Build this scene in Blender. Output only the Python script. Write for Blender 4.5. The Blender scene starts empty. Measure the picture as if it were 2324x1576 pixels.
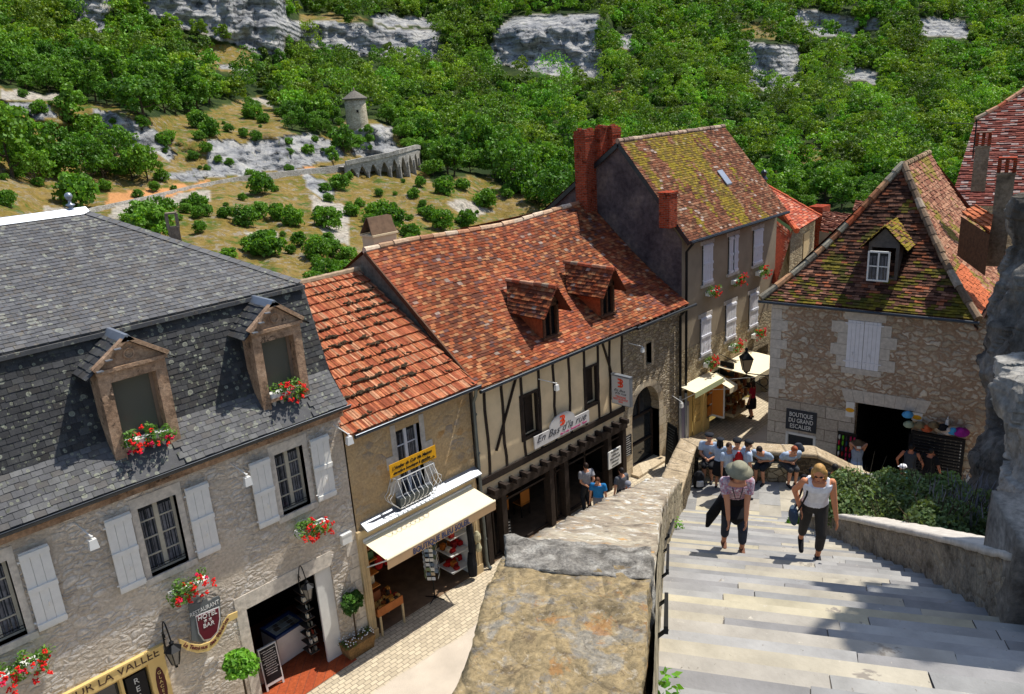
import bpy, math, random
import numpy as np
from math import sin, cos, pi, radians as R_, sqrt, hypot, atan2
from mathutils import Vector as V, Matrix, noise
rnd = random.Random(7)
SC = bpy.context.scene
COL = SC.collection
# ---------------------------------------------------------------- camera
FPX, CX, CY = 1800., 1162., 788.
ROLL, PITCH = R_(3.7), R_(17.5)
HC = 13.5
EYE = V((0, 0, HC))
_fh = V((sqrt(.5), sqrt(.5), 0)); _rt = V((sqrt(.5), -sqrt(.5), 0)); _up = V((0, 0, 1))
_f = _fh*cos(PITCH) - _up*sin(PITCH); _u0 = _fh*sin(PITCH) + _up*cos(PITCH)
CR = _rt*cos(ROLL) - _u0*sin(ROLL); CU = _rt*sin(ROLL) + _u0*cos(ROLL)
def ray(x, y):
    """world direction of a survey sight line of the photograph"""
    return (_f + CR*((x-CX)/FPX) + CU*(-(y-CY)/FPX))
def at_z(x, y, z): r = ray(x, y); return EYE + r*((z-HC)/r.z)
def at_y(x, y, Y): r = ray(x, y); return EYE + r*(Y/r.y)
def at_x(x, y, X): r = ray(x, y); return EYE + r*(X/r.x)
def at_d(x, y, d): r = ray(x, y); return EYE + r*(d/hypot(r.x, r.y))
def on_plane(x, y, p, n): r = ray(x, y); return EYE + r*((V(p)-EYE).dot(V(n))/r.dot(V(n)))
cam = bpy.data.objects.new('camera', bpy.data.cameras.new('camera')); COL.objects.link(cam)
M = Matrix.Identity(4)
for i in range(3):
    M[i][0] = CR[i]; M[i][1] = CU[i]; M[i][2] = -_f[i]; M[i][3] = EYE[i]
cam.matrix_world = M
cam.data.sensor_width = 36; cam.data.lens = 36*FPX/2324; cam.data.clip_end = 3000; cam.data.clip_start = .05
SC.camera = cam
# ---------------------------------------------------------------- colours
def lin(c): return tuple(((x/12.92) if x <= .04045 else ((x+.055)/1.055)**2.4) for x in c)
def hx(h): return lin(tuple(int(h[i:i+2], 16)/255 for i in (0, 2, 4)))
def mixc(a, b, t): return tuple(a[i]*(1-t)+b[i]*t for i in range(3))
def sc(c, k): return tuple(min(1, x*k) for x in c)
# ---------------------------------------------------------------- objects
W = {}
def link(o, parent=None, mw=None):
    COL.objects.link(o)
    if parent is not None: o.parent = parent; W[o.name] = W[parent.name].copy()
    else: W[o.name] = mw if mw is not None else Matrix.Identity(4)
    return o
def tag(o, label=None, cat=None, group=None, kind=None):
    if label: o['label'] = label
    if cat: o['category'] = cat
    if group: o['group'] = group
    if kind: o['kind'] = kind
    return o
def thing(name, label, cat, loc=(0, 0, 0), rz=0, group=None):
    o = bpy.data.objects.new(name, None); o.empty_display_size = .2
    o.location = V(loc); o.rotation_euler = (0, 0, rz)
    link(o, None, Matrix.Translation(V(loc)) @ Matrix.Rotation(rz, 4, 'Z'))
    return tag(o, label, cat, group)
def copy_tree(o, parent=None):
    c = o.copy(); COL.objects.link(c); c.parent = parent
    for ch in [k for k in KIDS.get(o.name, [])]: copy_tree(ch, c)
    return c
KIDS = {}
class MB:
    def __init__(s): s.v = []; s.f = []; s.m = []; s.c = []; s.T = None
    def add(s, pts, faces, m=0, c=None):
        b = len(s.v)
        if s.T is not None: pts = [s.T @ V(p) for p in pts]
        s.v.extend([tuple(p) for p in pts])
        for f in faces: s.f.append(tuple(b+i for i in f)); s.m.append(m); s.c.append(c or (1, 1, 1))
        return s
    def poly(s, pts, m=0, c=None): return s.add(pts, [tuple(range(len(pts)))], m, c)
    def hexa(s, p, m=0, c=None):
        return s.add(p, [(0, 3, 2, 1), (4, 5, 6, 7), (0, 1, 5, 4), (1, 2, 6, 5), (2, 3, 7, 6), (3, 0, 4, 7)], m, c)
    def box(s, x0, x1, y0, y1, z0, z1, m=0, c=None):
        return s.hexa([(x0, y0, z0), (x1, y0, z0), (x1, y1, z0), (x0, y1, z0), (x0, y0, z1), (x1, y0, z1), (x1, y1, z1), (x0, y1, z1)], m, c)
    def cbox(s, c_, sx, sy, sz, m=0, c=None):
        x, y, z = c_; return s.box(x-sx/2, x+sx/2, y-sy/2, y+sy/2, z-sz/2, z+sz/2, m, c)
    def bar(s, a, b, w, h, m=0, c=None, up=(0, 0, 1)):
        a, b = V(a), V(b); d = (b-a).normalized(); u = V(up)
        if abs(d.dot(u)) > .98: u = V((1, 0, 0))
        l = d.cross(u).normalized()*(w/2); k = l.cross(d).normalized()*(h/2)
        return s.hexa([a-l-k, a+l-k, b+l-k, b-l-k, a-l+k, a+l+k, b+l+k, b-l+k], m, c)
    def tube(s, pts, r, n=8, m=0, c=None, cap=True):
        pts = [V(p) for p in pts]; k = len(pts)
        rr = r if isinstance(r, (list, tuple)) else [r]*k
        out = []; ref = V((0, 0, 1))
        for i, p in enumerate(pts):
            d = (pts[min(i+1, k-1)]-pts[max(i-1, 0)])
            d = d.normalized() if d.length > 1e-9 else V((0, 0, 1))
            if i == 0:
                if abs(d.dot(ref)) > .95: ref = V((1, 0, 0))
            a = (ref-d*ref.dot(d)).normalized(); b = d.cross(a); ref = a
            for j in range(n):
                t = 2*pi*j/n; out.append(p+(a*cos(t)+b*sin(t))*rr[i])
        fs = []
        for i in range(k-1):
            for j in range(n):
                j2 = (j+1) % n; fs.append((i*n+j, i*n+j2, (i+1)*n+j2, (i+1)*n+j))
        if cap: fs.append(tuple(range(n))[::-1]); fs.append(tuple((k-1)*n+j for j in range(n)))
        return s.add(out, fs, m, c)
    def lathe(s, prof, o=(0, 0, 0), n=16, m=0, c=None, sx=1, sy=1):
        o = V(o); out = []; fs = []
        for r, z in prof:
            for j in range(n): out.append(o+V((r*cos(2*pi*j/n)*sx, r*sin(2*pi*j/n)*sy, z)))
        for i in range(len(prof)-1):
            for j in range(n):
                j2 = (j+1) % n; fs.append((i*n+j, i*n+j2, (i+1)*n+j2, (i+1)*n+j))
        fs.append(tuple(range(n))[::-1]); fs.append(tuple((len(prof)-1)*n+j for j in range(n)))
        return s.add(out, fs, m, c)
    def ball(s, o, rx, ry=None, rz=None, n=10, m=0, c=None, Rm=None):
        ry = ry or rx; rz = rz or rx; o = V(o); out = []; fs = []; k = n//2
        Rm = Rm or Matrix.Identity(3)
        out.append(o+Rm@V((0, 0, -rz)))
        for i in range(1, k):
            t = -pi/2+pi*i/k
            for j in range(n):
                a = 2*pi*j/n; out.append(o+Rm@V((rx*cos(t)*cos(a), ry*cos(t)*sin(a), rz*sin(t))))
        out.append(o+Rm@V((0, 0, rz))); L = len(out)-1
        for j in range(n):
            j2 = (j+1) % n; fs.append((0, 1+j2, 1+j)); fs.append((L, L-n+j, L-n+j2))
        for i in range(k-2):
            for j in range(n):
                j2 = (j+1) % n; a = 1+i*n; fs.append((a+j, a+j2, a+n+j2, a+n+j))
        return s.add(out, fs, m, c)
    def loft(s, secs, n=14, m=0, c=None):
        """secs: (centre, half-axis a, half-axis b)"""
        out = []; fs = []
        for p, a, b in secs:
            p, a, b = V(p), V(a), V(b)
            for j in range(n): t = 2*pi*j/n; out.append(p+a*cos(t)+b*sin(t))
        for i in range(len(secs)-1):
            for j in range(n):
                j2 = (j+1) % n; fs.append((i*n+j, i*n+j2, (i+1)*n+j2, (i+1)*n+j))
        fs.append(tuple(range(n))[::-1]); fs.append(tuple((len(secs)-1)*n+j for j in range(n)))
        return s.add(out, fs, m, c)
    def cap(s, p0, p1, r0, r1, n=10, m=0, c=None):
        """tapered limb with round ends"""
        s.tube([p0, p1], [r0, r1], n, m, c); s.ball(p0, r0, n=n, m=m, c=c); s.ball(p1, r1, n=n, m=m, c=c); return s
    def extrude(s, poly, d, m=0, c=None):
        """planar polygon (3-D points) pushed by vector d"""
        n = len(poly); p = [V(q) for q in poly]; d = V(d)
        fs = [tuple(range(n))[::-1], tuple(range(n, 2*n))]+[(i, (i+1) % n, n+(i+1) % n, n+i) for i in range(n)]
        return s.add(p+[q+d for q in p], fs, m, c)
    def build(s, name, mats, parent=None, smooth=False, fixn=False):
        me = bpy.data.meshes.new(name)
        if parent is not None:
            I = W[parent.name].inverted(); vs = [tuple(I @ V(p)) for p in s.v]
        else: vs = s.v
        me.from_pydata(vs, [], s.f)
        mats = mats if isinstance(mats, (list, tuple)) else [mats]
        for q in mats: me.materials.append(q)
        n = len(me.polygons)
        if n:
            if len(mats) > 1: me.polygons.foreach_set('material_index', np.array(s.m, dtype=np.int32))
            at = me.attributes.new('col', 'FLOAT_COLOR', 'FACE')
            at.data.foreach_set('color', np.array([(q[0], q[1], q[2], 1) for q in s.c], dtype=np.float32).ravel())
            if smooth: me.polygons.foreach_set('use_smooth', np.ones(n, dtype=bool))
        me.update()
        o = bpy.data.objects.new(name, me); link(o, parent)
        if parent is not None: KIDS.setdefault(parent.name, []).append(o)
        return o
def structure(o): o['kind'] = 'structure'; return o
class Frame:
    """a facade: a = metres along it, o = metres out from it, z = height"""
    def __init__(s, O, u, n): s.O = V(O); s.u = V(u).normalized(); s.n = V(n).normalized()
    def P(s, a, o, z): return s.O + s.u*a + s.n*o + V((0, 0, z))
    def pick(s, x, y, o=0):
        q = on_plane(x, y, s.O+s.n*o, s.n); return ((q-s.O).dot(s.u), q.z-s.O.z)
    def box(s, mb, a0, a1, o0, o1, z0, z1, m=0, c=None):
        P = s.P
        return mb.hexa([P(a0, o1, z0), P(a1, o1, z0), P(a1, o0, z0), P(a0, o0, z0), P(a0, o1, z1), P(a1, o1, z1), P(a1, o0, z1), P(a0, o0, z1)], m, c)
def wall(mb, fr, a0, a1, z0, z1, ops, o=0., depth=.3, m=0, mr=None, c=None):
    """wall face with openings (a0,a1,z0,z1) and their reveals"""
    mr = m if mr is None else mr
    As = sorted({a0, a1, *[max(a0, min(a1, q[i])) for q in ops for i in (0, 1)]})
    Zs = sorted({z0, z1, *[max(z0, min(z1, q[i])) for q in ops for i in (2, 3)]})
    for i in range(len(As)-1):
        for j in range(len(Zs)-1):
            x, y = (As[i]+As[i+1])/2, (Zs[j]+Zs[j+1])/2
            if any(q[0] < x < q[1] and q[2] < y < q[3] for q in ops): continue
            mb.poly([fr.P(As[i], o, Zs[j]), fr.P(As[i+1], o, Zs[j]), fr.P(As[i+1], o, Zs[j+1]), fr.P(As[i], o, Zs[j+1])], m, c)
    for q in ops:
        b0, b1, y0, y1 = q[:4]; P = fr.P
        for p in ([(b0, y0), (b0, y1)], [(b1, y1), (b1, y0)], [(b0, y1), (b1, y1)], [(b1, y0), (b0, y0)]):
            (s0, t0), (s1, t1) = p
            mb.poly([P(s0, o, t0), P(s0, o-depth, t0), P(s1, o-depth, t1), P(s1, o, t1)], mr, c)
def clip(poly, region):
    """clip a 2-D polygon by a convex counter-clockwise region"""
    out = poly
    n = len(region)
    for i in range(n):
        ax, ay = region[i]; bx, by = region[(i+1) % n]; inp = out; out = []
        if not inp: return []
        f = lambda p: (bx-ax)*(p[1]-ay)-(by-ay)*(p[0]-ax)
        for k in range(len(inp)):
            p, q = inp[k], inp[(k+1) % len(inp)]; fp, fq = f(p), f(q)
            if fp >= 0: out.append(p)
            if (fp >= 0) != (fq >= 0):
                t = fp/(fp-fq); out.append((p[0]+(q[0]-p[0])*t, p[1]+(q[1]-p[1])*t))
    return out
def tiles(mb, O, U, Vv, region, tw, ex, pick, lift=.03, jit=.35, gap=.004, warp=None, m=0, rough=0., holes=(), tex_edge=True):
    """courses of tiles as thin slabs on the plane O + U a + V b, kept inside region"""
    O, U, Vv = V(O), V(U).normalized(), V(Vv).normalized(); N = U.cross(Vv).normalized()
    if N.z < 0: N = -N
    a0 = min(p[0] for p in region); a1 = max(p[0] for p in region); b0 = min(p[1] for p in region); b1 = max(p[1] for p in region)
    nr = int((b1-b0)/ex)+1
    for r in range(nr):
        b = b0+r*ex; off = (tw/2 if r % 2 else 0)+rnd.uniform(-.1, .1)*tw
        k = int((a1-a0)/tw)+3; wv = rnd.uniform(0, 6)
        for i in range(-1, k):
            x = a0+i*tw-off; w = tw-gap
            db = rnd.uniform(-jit, jit)*ex*.22+rough*ex*sin(x*1.3+wv+r*.2)*.25
            p = clip([(x, b+db), (x+w, b+db+rnd.uniform(-1, 1)*jit*ex*.06), (x+w, b+ex*1.25), (x, b+ex*1.25)], region)
            if len(p) < 3: continue
            ca, cb = x+w/2, b+ex/2
            if any(h[0] < ca < h[1] and h[2] < cb < h[3] for h in holes): continue
            c = pick(ca, cb)
            if c is None: continue
            l0 = lift*rnd.uniform(.7, 1.35); tl = rnd.uniform(-.2, .2)*lift
            pts = []
            for (u, v) in p:
                t = (v-b-db)/(ex*1.25); h = l0*(1-t)+.004+(tl*(u-ca)/tw)
                q = O+U*u+Vv*v+N*h
                if warp: q = q+warp(u, v)
                pts.append(q)
            mb.poly(pts, m, c)
            lo = [j for j in range(len(p)) if p[j][1] < b+ex*.45]
            if tex_edge and len(lo) >= 2:
                n = len(p); js = [(j, (j+1) % n) for j in range(n) if j in lo and (j+1) % n in lo]
                for j, j2 in js:
                    A, B = pts[j], pts[j2]; mb.poly([A-N*(l0+.01), B-N*(l0+.01), B, A], m, sc(c, .8))
# ---------------------------------------------------------------- materials
def newmat(name):
    m = bpy.data.materials.new(name); m.use_nodes = True
    nt = m.node_tree; b = nt.nodes['Principled BSDF']
    return m, nt, b
class N:
    def __init__(s, nt): s.t = nt
    def node(s, t, **k):
        n = s.t.nodes.new(t)
        for a, b in k.items(): setattr(n, a, b)
        return n
    def l(s, a, b): s.t.links.new(a, b)
    def pos(s): return s.node('ShaderNodeNewGeometry').outputs['Position']
    def map(s, v, scale=(1, 1, 1), rot=(0, 0, 0)):
        n = s.node('ShaderNodeMapping'); n.inputs['Scale'].default_value = scale; n.inputs['Rotation'].default_value = rot
        s.l(v, n.inputs['Vector']); return n.outputs[0]
    def noise(s, v, scale, detail=4, rough=.55, dist=0):
        n = s.node('ShaderNodeTexNoise'); n.inputs['Scale'].default_value = scale; n.inputs['Detail'].default_value = detail
        n.inputs['Roughness'].default_value = rough; n.inputs['Distortion'].default_value = dist; s.l(v, n.inputs['Vector']); return n
    def vor(s, v, scale, feature='F1', rand=1):
        n = s.node('ShaderNodeTexVoronoi', feature=feature); n.inputs['Scale'].default_value = scale
        n.inputs['Randomness'].default_value = rand; s.l(v, n.inputs['Vector']); return n
    def ramp(s, f, stops):
        n = s.node('ShaderNodeValToRGB'); e = n.color_ramp.elements
        while len(e) < len(stops): e.new(.5)
        for i, (p, c) in enumerate(stops): e[i].position = p; e[i].color = (c[0], c[1], c[2], 1) if not isinstance(c, (int, float)) else (c, c, c, 1)
        s.l(f, n.inputs[0]); return n.outputs[0]
    def mix(s, f, a, b, mode='MIX'):
        n = s.node('ShaderNodeMix', data_type='RGBA', blend_type=mode)
        for i, x in ((0, f), (6, a), (7, b)):
            if isinstance(x, (int, float)): n.inputs[i].default_value = x
            elif isinstance(x, tuple): n.inputs[i].default_value = (x[0], x[1], x[2], 1)
            else: s.l(x, n.inputs[i])
        return n.outputs[2]
    def math(s, op, a, b=0):
        n = s.node('ShaderNodeMath', operation=op)
        for i, x in ((0, a), (1, b)):
            if isinstance(x, (int, float)): n.inputs[i].default_value = x
            else: s.l(x, n.inputs[i])
        return n.outputs[0]
    def bump(s, h, strength=.5, dist=.02, normal=None):
        n = s.node('ShaderNodeBump'); n.inputs['Strength'].default_value = strength; n.inputs['Distance'].default_value = dist
        s.l(h, n.inputs['Height'])
        if normal: s.l(normal, n.inputs['Normal'])
        return n.outputs[0]
def plain(name, c, rough=.6, metal=0, var=.0, scale=6, bump=0, spec=.3, c2=None, obj=False):
    m, nt, b = newmat(name); n = N(nt)
    b.inputs['Roughness'].default_value = rough; b.inputs['Metallic'].default_value = metal; b.inputs['Specular IOR Level'].default_value = spec
    if var > 0 or bump > 0:
        p = n.pos(); t = n.noise(p, scale, 6, .6)
        col = n.mix(n.ramp(t.outputs[0], [(.35, 0), (.65, 1)]), sc(c, 1-var) if c2 is None else c2, sc(c, 1+var))
        n.l(col, b.inputs['Base Color'])
        if bump: n.l(n.bump(t.outputs[0], bump, .02), b.inputs['Normal'])
    else: b.inputs['Base Color'].default_value = (*c, 1)
    return m
def attrmat(name, rough=.8, var=.25, scale=8, bump=.3, bscale=40, spec=.25, spots=None, rings=()):
    """colour of each piece comes from the mesh; grime and grain are added here"""
    m, nt, b = newmat(name); n = N(nt); p = n.pos()
    a = n.node('ShaderNodeAttribute', attribute_name='col').outputs['Color']
    t = n.noise(p, scale, 5, .6)
    col = n.mix(1., a, n.ramp(t.outputs[0], [(.3, 1-var), (.7, 1+var)]), 'MULTIPLY')
    for (sc_, th, c2) in (spots or []):
        q = n.noise(p, sc_, 5, .7, .4); col = n.mix(n.ramp(q.outputs[0], [(th, 0), (th+.04, 1)]), col, c2)
    for (s_, rad, pr, c2) in rings:
        v = n.vor(n.mix(.04, p, n.noise(p, 9, 3).outputs['Color'], 'ADD'), s_); q = n.node('ShaderNodeSeparateColor'); n.l(v.outputs['Color'], q.inputs[0]); w = n.math('MULTIPLY', n.ramp(v.outputs['Distance'], [(rad*.55, .45), (rad*.8, 1), (rad, 0)]), n.ramp(n.math('ADD', n.math('MULTIPLY', n.noise(p, .7, 3).outputs[0], .9), n.math('MULTIPLY', q.outputs[0], .5)), [(pr, 0), (pr+.02, 1)]))
        col = n.mix(w, col, c2)
    n.l(col, b.inputs['Base Color'])
    b.inputs['Roughness'].default_value = rough; b.inputs['Specular IOR Level'].default_value = spec
    if bump:
        q = n.noise(p, bscale, 4, .6); n.l(n.bump(q.outputs[0], bump, .01), b.inputs['Normal'])
    return m
def rubble(name, cols, mortar, scale=4., zs=1.8, mw=.06, bump=.8, dist=.04, plaster=None, pth=.5, wob=.12, rounded=.12, bd=.03):
    m, nt, b = newmat(name); n = N(nt); p0 = n.pos()
    w = n.noise(p0, 3.5, 3, .5)
    p = n.mix(wob, p0, w.outputs['Color'], 'ADD'); p = n.mix(.06, p, n.noise(p0, 13, 2).outputs['Color'], 'ADD'); p = n.map(p, (1, 1, zs))
    v = n.vor(p, scale); e = n.vor(p, scale, 'DISTANCE_TO_EDGE')
    rv = n.node('ShaderNodeSeparateColor'); n.l(v.outputs['Color'], rv.inputs[0])
    k = len(cols); col = n.ramp(rv.outputs[0], [(i/(k-1), c) for i, c in enumerate(cols)])
    g = n.noise(p0, 14, 6, .65); col = n.mix(1., col, n.ramp(g.outputs[0], [(.25, .62), (.75, 1.3)]), 'MULTIPLY')
    em = n.ramp(e.outputs['Distance'], [(mw*.5, 0), (mw, 1)])
    if plaster:
        q = n.noise(p0, 1.1, 4, .6); pm = n.ramp(q.outputs[0], [(pth-.05, 0), (pth+.08, 1)])
        em = n.math('MULTIPLY', em, n.math('SUBTRACT', 1, n.math('MULTIPLY', pm, .85)))
    mc = n.mix(n.ramp(g.outputs[0], [(.3, 0), (.7, 1)]), sc(mortar, .75), sc(mortar, 1.2))
    col = n.mix(em, mc, col)
    big = n.noise(p0, .6, 4, .6); col = n.mix(1., col, n.ramp(big.outputs[0], [(.3, .78), (.7, 1.15)]), 'MULTIPLY')
    n.l(col, b.inputs['Base Color']); b.inputs['Roughness'].default_value = .92; b.inputs['Specular IOR Level'].default_value = .15
    h = n.ramp(e.outputs['Distance'], [(0, 0), (rounded, .75), (.5, 1)])
    h = n.math('ADD', n.math('MULTIPLY', h, em), n.math('MULTIPLY', g.outputs[0], .45))
    h = n.math('ADD', h, n.math('MULTIPLY', rv.outputs[1], .35))
    n.l(n.bump(h, bump, bd), b.inputs['Normal'])
    return m
def bricks(name, c1, c2, mortar, bw, bh, scale=1, bump=.5, ms=.015, off=.5, lich=None, wob=.0, squash=1, stag=None):
    """coursed masonry laid on the wall's own length (x - y) and height"""
    m, nt, b = newmat(name); n = N(nt); p0 = n.pos()
    s = n.node('ShaderNodeSeparateXYZ'); n.l(p0, s.inputs[0])
    cx = n.math('SUBTRACT', s.outputs[0], s.outputs[1]); cb = n.node('ShaderNodeCombineXYZ'); n.l(cx, cb.inputs[0]); n.l(s.outputs[2], cb.inputs[1])
    vec = cb.outputs[0]
    if wob: vec = n.mix(wob, vec, n.noise(p0, 2.5, 2).outputs['Color'], 'ADD')
    t = n.node('ShaderNodeTexBrick'); n.l(vec, t.inputs['Vector'])
    for k, val in (('Scale', scale), ('Mortar Size', ms), ('Mortar Smooth', .3), ('Brick Width', bw), ('Row Height', bh), ('Bias', 0.)): t.inputs[k].default_value = val
    t.inputs['Color1'].default_value = (*c1, 1); t.inputs['Color2'].default_value = (*c2, 1); t.inputs['Mortar'].default_value = (*mortar, 1)
    t.offset = off; t.squash = squash; t.squash_frequency = 3
    g = n.noise(p0, 12, 6, .65)
    col = n.mix(1., t.outputs[0], n.ramp(g.outputs[0], [(.25, .65), (.75, 1.3)]), 'MULTIPLY')
    if lich: col = n.mix(n.ramp(n.noise(p0, 5, 5, .7).outputs[0], [(.55, 0), (.62, 1)]), col, lich)
    n.l(col, b.inputs['Base Color']); b.inputs['Roughness'].default_value = .9; b.inputs['Specular IOR Level'].default_value = .15
    h = n.math('ADD', n.math('MULTIPLY', t.outputs['Fac'], -1.), n.math('MULTIPLY', g.outputs[0], .6))
    n.l(n.bump(h, bump, .02), b.inputs['Normal'])
    return m
def stonemat(name, stops, scale=3, bump=.6, bs=9, stretch=(1, 1, 1), spots=(), rough=.92, bd=.05, vein=0, base_mult=None):
    m, nt, b = newmat(name); n = N(nt); p0 = n.pos(); p = n.map(p0, stretch)
    a = n.noise(p, scale, 8, .65, .3); col = n.ramp(a.outputs[0], stops)
    q = n.noise(p, scale*7, 6, .7); col = n.mix(1., col, n.ramp(q.outputs[0], [(.3, .6), (.7, 1.35)]), 'MULTIPLY')
    for (s_, th, c2, f) in spots:
        w = n.noise(p, s_, 6, .7, .3); col = n.mix(n.math('MULTIPLY', n.ramp(w.outputs[0], [(th, 0), (th+.05, 1)]), f), col, c2)
    n.l(col, b.inputs['Base Color']); b.inputs['Roughness'].default_value = rough; b.inputs['Specular IOR Level'].default_value = .15
    h = n.noise(p, bs, 8, .7, .5); hh = h.outputs[0]
    if vein:
        w = n.vor(p, vein, 'DISTANCE_TO_EDGE'); hh = n.math('ADD', hh, n.ramp(w.outputs['Distance'], [(0, 0), (.12, .5)]))
    n.l(n.bump(hh, bump, bd), b.inputs['Normal'])
    return m
def leafmat(name, c1, c2, trans=.35, obj=True, attr=False):
    m, nt, b = newmat(name); n = N(nt)
    a = n.node('ShaderNodeAttribute', attribute_name='col').outputs['Color']
    col = n.mix(1., n.mix(n.node('ShaderNodeObjectInfo').outputs['Random'], c1, c2), a, 'MULTIPLY')
    n.l(col, b.inputs['Base Color']); b.inputs['Roughness'].default_value = .55; b.inputs['Specular IOR Level'].default_value = .3
    t = n.node('ShaderNodeBsdfTranslucent'); n.l(n.mix(1., col, (1.3, 1.25, .5), 'MULTIPLY'), t.inputs[0])
    s = n.node('ShaderNodeMixShader'); s.inputs[0].default_value = trans
    out = nt.nodes['Material Output']; n.l(b.outputs[0], s.inputs[1]); n.l(t.outputs[0], s.inputs[2]); n.l(s.outputs[0], out.inputs[0])
    return m
def glassmat(name, c=(.02, .025, .03), rough=.08, spec=.6):
    m, nt, b = newmat(name); b.inputs['Base Color'].default_value = (*c, 1); b.inputs['Roughness'].default_value = rough
    b.inputs['Specular IOR Level'].default_value = spec; return m
M_ = {}
M_['rubA'] = rubble('whitewashed_rubble', [hx('b8aea1'), hx('d2cabf'), hx('c2b9ac'), hx('ddd6cc'), hx('afa497')], hx('c2b5a3'), 4.3, 2.1, .07, .75, plaster=True, pth=.5, rounded=.25, bd=.045, wob=.2)
M_['rubB'] = rubble('tan_rubble_wall', [hx('b39a76'), hx('c0a680'), hx('94897c'), hx('c7b08c'), hx('a87f4c')], hx('bb9f76'), 3.6, 1.6, .06, .6, plaster=True, pth=.42, rounded=.25, bd=.03, wob=.2)
M_['rubD'] = rubble('grey_rubble_coursed', [hx('a89a84'), hx('c0b29a'), hx('918472'), hx('b5a684')], hx('85765f'), 4.2, 2.3, .08, 1., rounded=.2, wob=.15)
M_['rubG'] = rubble('grey_stone_in_brown_mortar', [hx('a39685'), hx('cabfae'), hx('b0a089'), hx('b8ac99'), hx('d2c9b9')], hx('a08872'), 3.3, 1.75, .15, .9, rounded=.3, wob=.3)
M_['rubF'] = rubble('old_rubble_wall', [hx('a5967c'), hx('c0b294'), hx('8f826c')], hx('a08d70'), 4.5, 1.6, .06, .9)
M_['ashG'] = bricks('pale_ashlar_blocks', hx('a79d8f'), hx('beb5a7'), hx('6b6054'), .95, .42, 1, .5, .012, wob=.04)
M_['ashD'] = bricks('cream_ashlar_blocks', hx('b9a689'), hx('cdbfa5'), hx('8d7c63'), .6, .34, 1, .3, .008)
M_['ashA'] = plain('dressed_limestone', hx('cbc2b4'), .9, var=.18, scale=9, bump=.5)
M_['ashW'] = plain('white_dressed_stone', hx('c0b9ae'), .9, var=.15, scale=9, bump=.4)
M_['dorm'] = stonemat('brown_dormer_stone', [(.3, hx('54453a')), (.43, hx('9a7d64')), (.6, hx('b5967a')), (.8, hx('c4ad94'))], 2.2, .5, 14, spots=[(3, .6, hx('332c27'), .8)])
M_['slate'] = attrmat('slate', .6, .14, 4, .35, 30, .3, spots=[(7, .585, hx('6c665c')), (30, .62, hx('858476'))], rings=[(3.2, .3, .76, hx('85867a')), (6.5, .3, .73, hx('8e8f80')), (12, .3, .74, hx('54483c'))])
M_['slated'] = attrmat('dark_slate', .65, .2, 4, .35, 30, .25, spots=[(9, .6, hx('4d4f43')), (22, .65, hx('6d6f60'))], rings=[(5, .28, .74, hx('8a8c7c')), (9, .3, .72, hx('7d7f6c'))])
M_['tile'] = attrmat('clay_tile', .85, .3, 9, .5, 50, .2, spots=[(11, .70, hx('4a4038'))])
M_['tilem'] = attrmat('mossy_clay_tile', .9, .35, 9, .8, 60, .15)
M_['zinc'] = plain('zinc_sheet', hx('9aa0a8'), .35, .6, .1, 3)
M_['gutter'] = plain('dark_zinc_gutter', hx('3c4045'), .35, .7, .15, 3)
M_['pipe'] = plain('grey_pipe', hx('5f6564'), .45, .4, .15, 3)
M_['plC'] = plain('cream_plaster', hx('dcc6a0'), .9, var=.08, scale=2, bump=.25)
M_['plE'] = plain('beige_render', hx('9c8e78'), .92, var=.12, scale=1.2, bump=.3)
M_['gable'] = stonemat('dark_weathered_render', [(.3, hx('40383a')), (.5, hx('5b5150')), (.7, hx('75675e'))], .9, .6, 12)
M_['gableC'] = stonemat('pale_weathered_render', [(.3, hx('6f665c')), (.5, hx('85796b')), (.7, hx('96897a'))], .9, .4, 12)
M_['timber'] = plain('dark_timber', hx('2b211b'), .8, var=.3, scale=12, bump=.5)
M_['timbr'] = plain('brown_timber', hx('5a3c28'), .8, var=.3, scale=12, bump=.4)
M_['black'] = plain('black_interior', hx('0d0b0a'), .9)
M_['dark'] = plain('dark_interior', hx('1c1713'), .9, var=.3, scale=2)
M_['white'] = plain('white_paint', hx('d8d8d4'), .5, var=.05, scale=5)
M_['shut'] = plain('pale_grey_shutter_paint', hx('e3e1da'), .55, var=.05, scale=7)
M_['shutw'] = plain('white_shutter_paint', hx('dcdde2'), .55, var=.05, scale=7)
M_['wfr'] = plain('cream_window_paint', hx('b9b29f'), .6, var=.08, scale=7)
M_['glass'] = glassmat('window_glass'); M_['gpane'] = glassmat('reflection_toned_glass', hx('605f54'), .25); M_['dorw'] = plain('brown_window_wood', hx('8a7460'), .6, var=.1)  # dormer panes carry their grey-green reflection in the base colour
M_['curt'] = plain('grey_net_curtain', hx('6c6c70'), .9, var=.35, scale=9)
M_['awn'] = plain('cream_canvas', hx('efe2c0'), .85, var=.03, scale=3)
M_['awnd'] = plain('tan_canvas_valance', hx('c8a881'), .85, var=.05, scale=3)
M_['cream'] = plain('cream_shopfront_paint', hx('bda780'), .6, var=.1, scale=6)
M_['creams'] = plain('yellow_cream_sign', hx('d9bb78'), .5, var=.04, scale=3)
M_['yel'] = plain('yellow_banner', hx('e0a317'), .6, var=.03)
M_['iron'] = plain('black_iron', hx('17181a'), .45, .5)
M_['brick'] = bricks('red_brick', hx('a8401f'), hx('8a3217'), hx('7b6a5c'), .22, .065, 1, .7, .008, lich=hx('5c2a1a'))
M_['chim'] = stonemat('chimney_render', [(.3, hx('5a5247')), (.5, hx('8a7d6a')), (.7, hx('9b9080'))], 1.5, .5, 12)
M_['red'] = plain('red_petals', hx('d81a12'), .6); M_['pink'] = plain('pink_petals', hx('d01448'), .6)
M_['whitef'] = plain('white_petals', hx('e8e8ea'), .6)
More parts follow.
